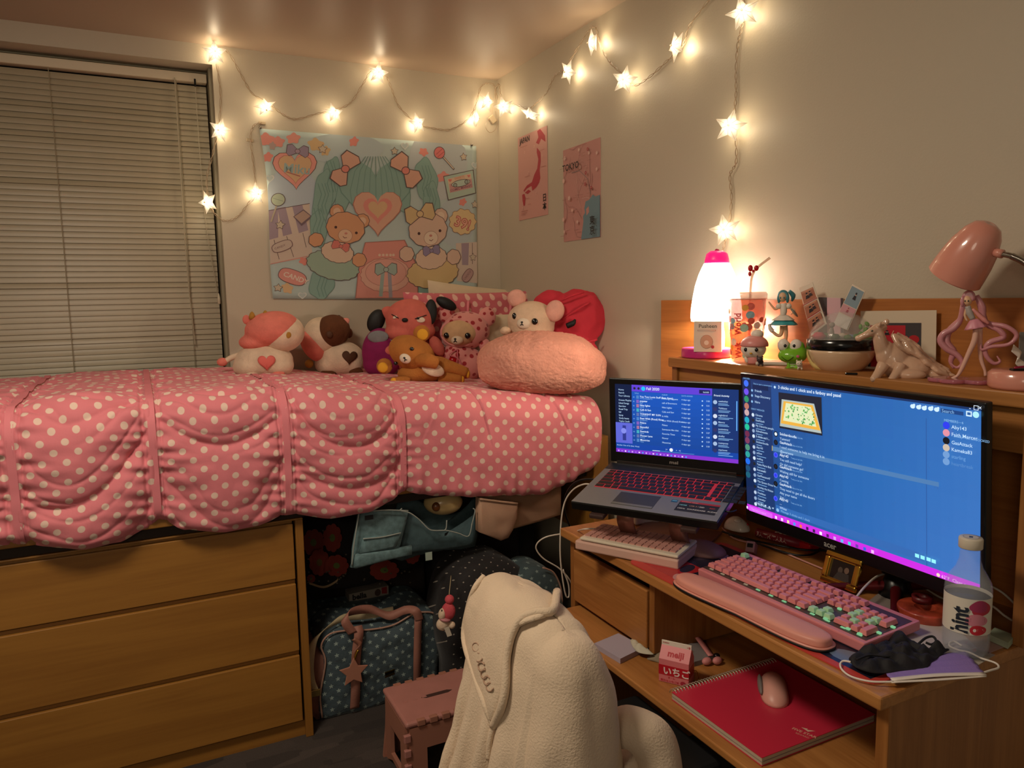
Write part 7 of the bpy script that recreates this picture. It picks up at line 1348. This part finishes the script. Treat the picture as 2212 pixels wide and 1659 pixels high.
for a in ((677, 1172, 26, 1.2), (718, 1162, 22, 1.5), (690, 1215, 24, 1.3), (727, 1222, 28, .9), (830, 1232, 34, .7), (890, 1200, 18, 1.1), (672, 1250, 10, 1)): flower(*a, cc=random.choice(['5a6a2a', '6a5a24']))
random.seed(5)
for k in range(40): x, y = random.uniform(665, 890), random.uniform(1235, 1262) if k % 2 else random.uniform(1140, 1240); c.disk(x, y, 2.2, '4a4438', 2, 6)
c.build('flower_print', ft, world=True, kind='stuff'); G().ribbon([Y1(668, 1260, -.735), Y1(700, 1268, -.735), Y1(727, 1255, -.735), Y1(730, 1245, -.735)], .008, (0, 0, 1), 6).build('hem_tape', mat('cream_tape', 'a58f6c', .7), ft, world=True, solid=.001)
# teal hanging organiser bag with a cream mug toy
tb_ = thing('hanging_bag', 'teal printed felt bag with white cord hanging below the duvet', 'bag', (-.8, -.96, .6)); TF = mat('teal_felt', '3f555a', .85, bump=.3, bs=90, vary=.25, vs=30); TF2 = mat('teal_print', '5f7a7e', .85, vary=.3, vs=60, bump=.2)
slab('back_panel', TF, tb_, [(862, 1080), (905, 1082), (935, 1100), (975, 1112), (1008, 1100), (1026, 1076), (1028, 1130), (1026, 1180), (960, 1188), (900, 1200), (850, 1205)], -.90, .01, .01, 8, 2, .006)
slab('front_panel', TF2, tb_, [(775, 1108), (800, 1104), (882, 1104), (878, 1125), (868, 1165), (858, 1200), (800, 1216), (768, 1228), (760, 1215), (762, 1185)], -.985, .012, .008, 8, 0, .003)
slab('side_panel', TF, tb_, [(882, 1106), (905, 1120), (935, 1150), (975, 1148), (1012, 1160), (1025, 1110), (1028, 1170), (1020, 1178), (958, 1188), (900, 1192), (858, 1200), (868, 1160)], -.96, .012, .01, 8, 0, .004)
slab('pocket', TF2, tb_, [(786, 1163), (866, 1152), (856, 1182), (776, 1196)], -1.0, .01, .003, 4, 0); slab('bottom_flap', TF2, tb_, [(768, 1198), (850, 1188), (890, 1180), (890, 1198), (830, 1212), (770, 1228), (758, 1226)], -1.0, .014, .004, 4, 0)
WCd = mat('white_cord', '9aa09a', .6)
for L in ([(868, 1098), (866, 1103), (885, 1108), (905, 1122), (925, 1142), (940, 1146), (965, 1146), (990, 1152), (1012, 1158), (1020, 1130), (1026, 1104), (1022, 1098)], [(965, 1124), (964, 1140), (960, 1146)], [(784, 1164), (826, 1160), (866, 1151)], [(776, 1107), (830, 1102), (882, 1103)], [(775, 1110), (764, 1180), (760, 1222)]): G().tube([Y1(*p, -1.005) for p in L], .002, 6, smooth=6).build('cord', WCd, tb_, world=True, smooth=True)
G().box((-.012, -.001, -.028), (.012, .001, .0), Matrix.Translation(Y1(926, 1193, -.99))).build('care_tag', mat('mint_tag', '9fb0a4', .6), tb_, world=True); G().box((-.014, -.001, -.009), (.014, .001, .006), Matrix.Translation(Y1(797, 1117, -1.01))).build('woven_label', BLKM, tb_, world=True)
f = Plush('cream_toy', 'cream rounded toy with a brown nose inside the teal bag', 'soft toy', Y1(958, 1112, -.93), 0, 0); f.ball('head', 958, 1084, 42, 27, mat('cream_vinyl', 'c9b07a', .3, coat=.3), rd=30); f.ball('nose', 943, 1086, 9, 10, mat('brown_vinyl', '6a3c18', .3, coat=.4), d=-f.l(27), rd=7)
# beige sheet and pouch
bs_ = thing('bed_sheet', 'beige sheet edge hanging below the duvet next to the desk', 'sheet', (-.35, -.97, .7)); BGE = mat('beige_linen', '9c7a60', .85, bump=.2); slab('hem', BGE, bs_, [(1036, 1060), (1120, 1060), (1212, 1050), (1211, 1112), (1160, 1128), (1110, 1142), (1060, 1140), (1038, 1120)], -.955, .01, .004, 6, 0, .004)
po_ = thing('fabric_pocket', 'pale pink folded cloth pocket hanging from the bed beside the teal bag', 'pouch', (-.5, -1.0, .65)); slab('pocket_body', mat('rose_linen', 'ad8a72', .85, bump=.2), po_, [(1036, 1078), (1118, 1088), (1116, 1120), (1108, 1145), (1098, 1162), (1082, 1168), (1062, 1160), (1036, 1150)], -1.01, .035, .012, 8, 0, .010, 16, 5); G().tube([Y1(*p, -1.015) for p in ((1036, 1078), (1075, 1083), (1118, 1088))], .004, 8).build('hem_roll', mat('rose_linen', 'ad8a72', .85), po_, world=True, smooth=True)
# dotted backpack, keychain toy, second star bag
DB_ = dots_uv('black_dotted_nylon', '130f11', '8f867c', .044, .036, .0026, bump=.2)
bp2 = thing('dotted_backpack', 'black backpack with small white dots behind the robe', 'backpack', (-.55, -1.0, 0)); slab('bag_body', DB_, bp2, [(975, 1440), (962, 1380), (968, 1315), (985, 1262), (1015, 1228), (1060, 1212), (1105, 1215), (1140, 1240), (1165, 1280), (1180, 1400), (1150, 1500), (1000, 1520)], -1.02, .2, .05, 12, 4)
f = Plush('keychain_toy', 'tiny pink and white plush keychain with a white tag hung on the dotted backpack', 'soft toy', Y1(968, 1366, -1.12), 0, 0); CPK = fur('deep_coral_plush', 'c8505a', .4)
G().tube([f.m(972, 1286), f.m(975, 1270, .03), f.m(978, 1262, .09)], .0015, 6).build('loop', CRM, f.t, smooth=True); f.ball('head', 970, 1318, 15, 19, CPK, rd=13); f.ball('bobble', 973, 1292, 10, 10, CPK, rd=10); f.ball('face', 957, 1322, 9, 13, WH, d=-.006, rd=9, rot=-.2); f.on('eye', (957, 1322, 9, 13, -.006, 9), 956, 1312, 1.4, 3, BLKG, rd=1); f.ball('body', 957, 1347, 14, 14, WH, rd=11); f.ball('foot', 976, 1350, 8, 8, WH, rd=8); f.ball('collar', 962, 1334, 13, 5, mat('rose_ribbon', 'b87a80', .5), d=-.004, rd=12, rot=-.2)
G().box((-.008, -.001, -.016), (.008, .001, .016), Matrix.Translation(f.m(968, 1357, -.025)) @ Matrix.Rotation(-.3, 4, 'Y')).build('paper_tag', mat('tag_white', 'bdb5a5', .6), f.t)
sb2 = thing('star_backpack', 'grey-blue star printed bag between the robe and the desk', 'bag', (-.3, -1.05, 0)); slab('bag_body', QD, sb2, [(1140, 1238), (1172, 1228), (1198, 1240), (1212, 1275), (1215, 1350), (1180, 1400), (1120, 1380), (1118, 1290)], -1.08, .15, .03, 8, 4); G().tube([Y1(*p, -1.10) for p in ((1172, 1226), (1195, 1236), (1210, 1265), (1215, 1300))], .003, 8, smooth=5).build('piping', PIP, sb2, world=True, smooth=True)
# ---------------------------------------------------------------- folding step stool
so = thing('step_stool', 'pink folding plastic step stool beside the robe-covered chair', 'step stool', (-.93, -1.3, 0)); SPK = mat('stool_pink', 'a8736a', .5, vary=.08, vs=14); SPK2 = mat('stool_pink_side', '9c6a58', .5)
sx0, sx1, sy0, sy1, sz = -1.005, -.73, -1.415, -1.185, .222
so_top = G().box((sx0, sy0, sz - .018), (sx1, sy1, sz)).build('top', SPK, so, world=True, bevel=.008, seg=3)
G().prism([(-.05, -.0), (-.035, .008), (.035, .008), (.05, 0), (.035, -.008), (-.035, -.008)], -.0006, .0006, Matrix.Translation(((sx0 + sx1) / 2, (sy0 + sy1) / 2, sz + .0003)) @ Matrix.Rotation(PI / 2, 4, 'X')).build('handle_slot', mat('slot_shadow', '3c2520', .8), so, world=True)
for k in range(3): G().box((sx0 + .03 + k * .03, sy0 + .112, sz - .002), (sx0 + .045 + k * .03, sy0 + .122, sz + .0012)).build('hinge_tooth', SPK, so, world=True, bevel=.0008)
for y, s_ in ((sy0, -1), (sy1, 1)):
    for k in range(6): x = sx0 + .035 + k * .038; G().box((x, y - .003 if s_ < 0 else y - .012, sz - .016), (x + .024, y + .012 if s_ < 0 else y + .003, sz + .0022)).build('hinge_knuckle', SPK2, so, world=True, bevel=.002)
def legpanel(M, w0, w1, h, hole):     # flared side panel with an opening, outline in local x,z
    g = G(); th = .012
    quads = [((-w0, h), (w0, h), (w0 + .002, h * .74), (-w0 - .002, h * .74)), ((-w0 - .002, h * .74), (-hole, h * .66), (-hole, h * .2), (-w1, 0)), ((w0 + .002, h * .74), (w1, 0), (hole, h * .2), (hole, h * .66)), ((-w0 - .002, h * .74), (w0 + .002, h * .74), (hole, h * .66), (-hole, h * .66)), ((-hole, h * .2), (hole, h * .2), (hole * .8, h * .12), (-hole * .8, h * .12)), ((-w1, 0), (-hole, h * .2), (-hole * .8, h * .12), (-w1 + .035, 0)), ((w1, 0), (w1 - .035, 0), (hole * .8, h * .12), (hole, h * .2))]
    for q in quads: g.prism(list(q), -th / 2, th / 2, M)
    return g
Lh = sz - .02
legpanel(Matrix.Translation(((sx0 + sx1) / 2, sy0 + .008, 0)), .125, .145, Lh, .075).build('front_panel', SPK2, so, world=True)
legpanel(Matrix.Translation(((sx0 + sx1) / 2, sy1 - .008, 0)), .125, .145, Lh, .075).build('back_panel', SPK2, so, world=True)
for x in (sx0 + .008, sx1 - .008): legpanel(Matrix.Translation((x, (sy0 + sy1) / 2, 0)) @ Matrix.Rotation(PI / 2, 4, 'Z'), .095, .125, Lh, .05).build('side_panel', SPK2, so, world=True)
for x in (sx0 + .004, sx1 - .004):
    for k in range(4): G().box((x - .010, sy0 - .003, .03 + k * .045), (x + .010, sy0 + .010, .052 + k * .045)).build('corner_hinge', SPK, so, world=True, bevel=.002)
# ---------------------------------------------------------------- chair with a fleece robe over its back
ch = thing('desk_chair', 'black desk chair hidden under the cream hooded robe', 'chair', (-.78, -2.17, 0)); YA, YB, XR = -1.99, -2.23, -.955
G().box((XR - .02, YB - .02, .50), (XR + .02, YA + .02, .80)).build('backrest', BLKM, ch, world=True, bevel=.015, seg=3); G().box((XR + .02, YB - .03, .43), (-.60, YA + .03, .48)).build('seat', BLKM, ch, world=True, bevel=.015, seg=3)
G().tube([(-.78, -2.17, .10), (-.78, -2.17, .43)], .025, 14, smooth=0).build('column', CHR, ch, world=True, smooth=True)
for k in range(5):
    a = 2 * PI * k / 5 + .3; e = V((-.78 + .27 * math.cos(a), -2.17 + .27 * math.sin(a), .075)); l_ = G().tube([(-.78, -2.17, .11), tuple(e)], [.022, .014], 10, smooth=0).build('leg', BLKP, ch, world=True, smooth=True); G().tube([e + V((-.012 * math.sin(a), .012 * math.cos(a), -.042)), e + V((.012 * math.sin(a), -.012 * math.cos(a), -.042))], .03, 14, smooth=0).build('caster', BLKP, l_, world=True, smooth=True)
RB = mat('fleece', 'd0bba2', .95, bump=.45, bs=260, sheen=.6, vary=.06, vs=10)
rb = thing('fleece_robe', 'cream fleece hooded robe draped over the back of the desk chair', 'robe', (XR, -2.2, .3))
TOP = [(at(px, py, 0, XR).y, at(px, py, 0, XR).z) for px, py in ((985, 1244), (1010, 1232), (1040, 1226), (1072, 1240), (1135, 1275), (1172, 1305), (1205, 1340), (1232, 1385), (1255, 1440))]; TOP = sorted(TOP)
PF_ = [(0, 0), (.014, .001), (.032, .007), (.050, .022), (.062, .045), (.071, .08), (.079, .12), (.087, .17), (.096, .23), (.106, .30), (.118, .37), (.130, .44), (.142, .51), (.153, .58), (.163, .65), (.171, .71), (.178, .77)]
PF2, _ = spline([V((a, b, 0)) for a, b in PF_], [1] * len(PF_), 4, False)
g = G(); per = []; nS, nC = 90, 54
for i in range(nS): per.append((YA + (YB - YA) * i / nS, PI))         # camera side, far to near
for i in range(nC): a = PI + PI * i / nC; per.append((YB, a))
for i in range(nS): per.append((YB + (YA - YB) * i / nS, 2 * PI))
for i in range(nC): a = PI * i / nC; per.append((YA, a))
n = len(per); arcl = 0
for j, q in enumerate(PF2):
    for i, (yy, a) in enumerate(per):
        zt = interp(TOP, yy); off, drop = q.x, q.y; s_ = drop / .77; u = i / n * 2 * PI
        k1 = math.sin(u * 13 + 2.6 * noise.noise(V((math.cos(u) * 1.6, math.sin(u) * 1.6, 3))) + .8 * s_); k1 = math.copysign(abs(k1) ** .8, k1); k2 = noise.noise(V((math.cos(a) * 1.4, yy * 5.5, drop * 3.0)))
        near = 1 if a == PI else .8
        off2 = off * (1.0 + (.35 * s_ if abs(a - PI) < .01 else 0)) + (.030 * k1 * min(1, max(0, drop - .1) / .35) * (.25 + 1.1 * s_) + .022 * k2 * min(1, drop / .12)) * near + .006 * noise.noise(V((yy * 18, drop * 16, a)))
        if a > PI and a < 2 * PI: off2 = off2 * (1 - .25 * s_) 
        p = V((XR + off2 * math.cos(a) * 1.0, yy + off2 * math.sin(a) * 1.05, zt - drop * (1.0 if a <= PI * 1.02 else 1.0)))
        p.z += .004 * noise.noise(V((yy * 25, off * 40, a))); g.v.append(tuple(p))
for j in range(len(PF2) - 1):
    for i in range(n): g.f.append((j * n + i, j * n + (i + 1) % n, (j + 1) * n + (i + 1) % n, (j + 1) * n + i)); g.c.append(None)
rv, rf = [V(p) for p in g.v], list(g.f)
g.build('robe_body', RB, rb, smooth=True, world=True, solid=.008)
RBVH = BVHTree.FromPolygons(rv, rf)
def onrobe(px, py, off=.012):
    d = (RM @ V((px - 1106, -(py - 829.5), -FPX))).normalized(); h = RBVH.ray_cast(CP, d)
    if h[0] is None:
        t0 = (at(px, py, 0, XR) - CP).length; best = min((RBVH.find_nearest(CP + d * (t0 + (i - 10) * .02)) for i in range(21)), key=lambda r: r[3]); p = best[0]; return p + (CP + d * (p - CP).dot(d) - p).normalized() * off * .7 - d * off * .4
    return h[0] - d * off
def robe_patch(name, pts, off, rings=22, k=6):
    P, _ = spline([V((x, y, 0)) for x, y in pts], [1] * len(pts), k, True); c_ = sum(P, V()) / len(P); c_ = V((1075, 1370, 0)); N_ = len(P); g = G(); L = [onrobe(c_.x, c_.y, off)]
    for j in range(1, rings + 1):
        for p in P: q = c_.lerp(p, j / rings); w_ = onrobe(q.x, q.y, off * min(1, (1 - j / rings) * 5 + .35)); w_ += V((0, 0, 1)) * .004 * noise.noise(w_ * 14); L.append(w_)
    g.add(L, [(0, 1 + i, 1 + (i + 1) % N_) for i in range(N_)] + [(1 + j * N_ + i, 1 + (j + 1) * N_ + i, 1 + (j + 1) * N_ + (i + 1) % N_, 1 + j * N_ + (i + 1) % N_) for j in range(rings - 1) for i in range(N_)]); o = g.build(name, RB, rb, smooth=True, world=True); q = o.modifiers.new('relax', 'SMOOTH'); q.iterations = 10; q.factor = .6; q = o.modifiers.new('solid', 'SOLIDIFY'); q.thickness = .010; q.offset = 0; return o
robe_patch('hood', [(1040, 1236), (1085, 1234), (1118, 1250), (1160, 1272), (1196, 1288), (1193, 1322), (1160, 1326), (1130, 1334), (1106, 1368), (1093, 1420), (1091, 1480), (1082, 1528), (1066, 1568), (1046, 1518), (1020, 1449), (1006, 1380), (996, 1311), (1008, 1262)], .022)
for L, r in (([(1196, 1288), (1194, 1318), (1160, 1322), (1128, 1334), (1106, 1368), (1094, 1420), (1092, 1480), (1083, 1528), (1066, 1568)], .0085), ([(1066, 1568), (1046, 1518), (1022, 1449), (1008, 1380), (999, 1311), (1012, 1262), (1040, 1238)], .0065), ([(1066, 1566), (1058, 1600), (1056, 1640)], .006)):
    G().tube([onrobe(x, y, .026 if y < 1560 else .008) for x, y in L], r, 10, smooth=6).build('rolled_edge', RB, rb, world=True, smooth=True)
EMB = mat('embroidery', 'a88a74', .9)
for k, (x, y) in enumerate(((1028, 1398), (1034, 1420), (1040, 1440), (1046, 1456), (1052, 1470), (1058, 1484))): G().tube([onrobe(x + 7 * math.cos(a) - 2 * math.sin(a), y + 9 * math.sin(a) + 3 * math.cos(a), .034) for a in [2 * PI * i / 8 for i in range(7 if k % 2 else 8)]], .0016, 6, smooth=3).build('embroidered_curl', EMB, rb, world=True, smooth=True)
g = G(); T = lambda P, R: g.tube([at(x, y, 0, X_) for x, y, X_ in P], R, 14)
T([(1320, 1590, -.86), (1355, 1580, -.84), (1390, 1590, -.82), (1420, 1635, -.80), (1430, 1720, -.80)], [.03, .04, .045, .042, .042]); T([(1340, 1640, -.84), (1370, 1680, -.82), (1400, 1730, -.80)], [.045, .045, .045])
g.v = [tuple(V(p) + V((1, 1, 1)) * .012 * noise.noise(V(p) * 9)) for p in g.v]; iv = wm(rb).inverted(); g.v = [tuple(iv @ V(p)) for p in g.v]; fuse(g, 'sleeve', RB, rb, .006, 4)
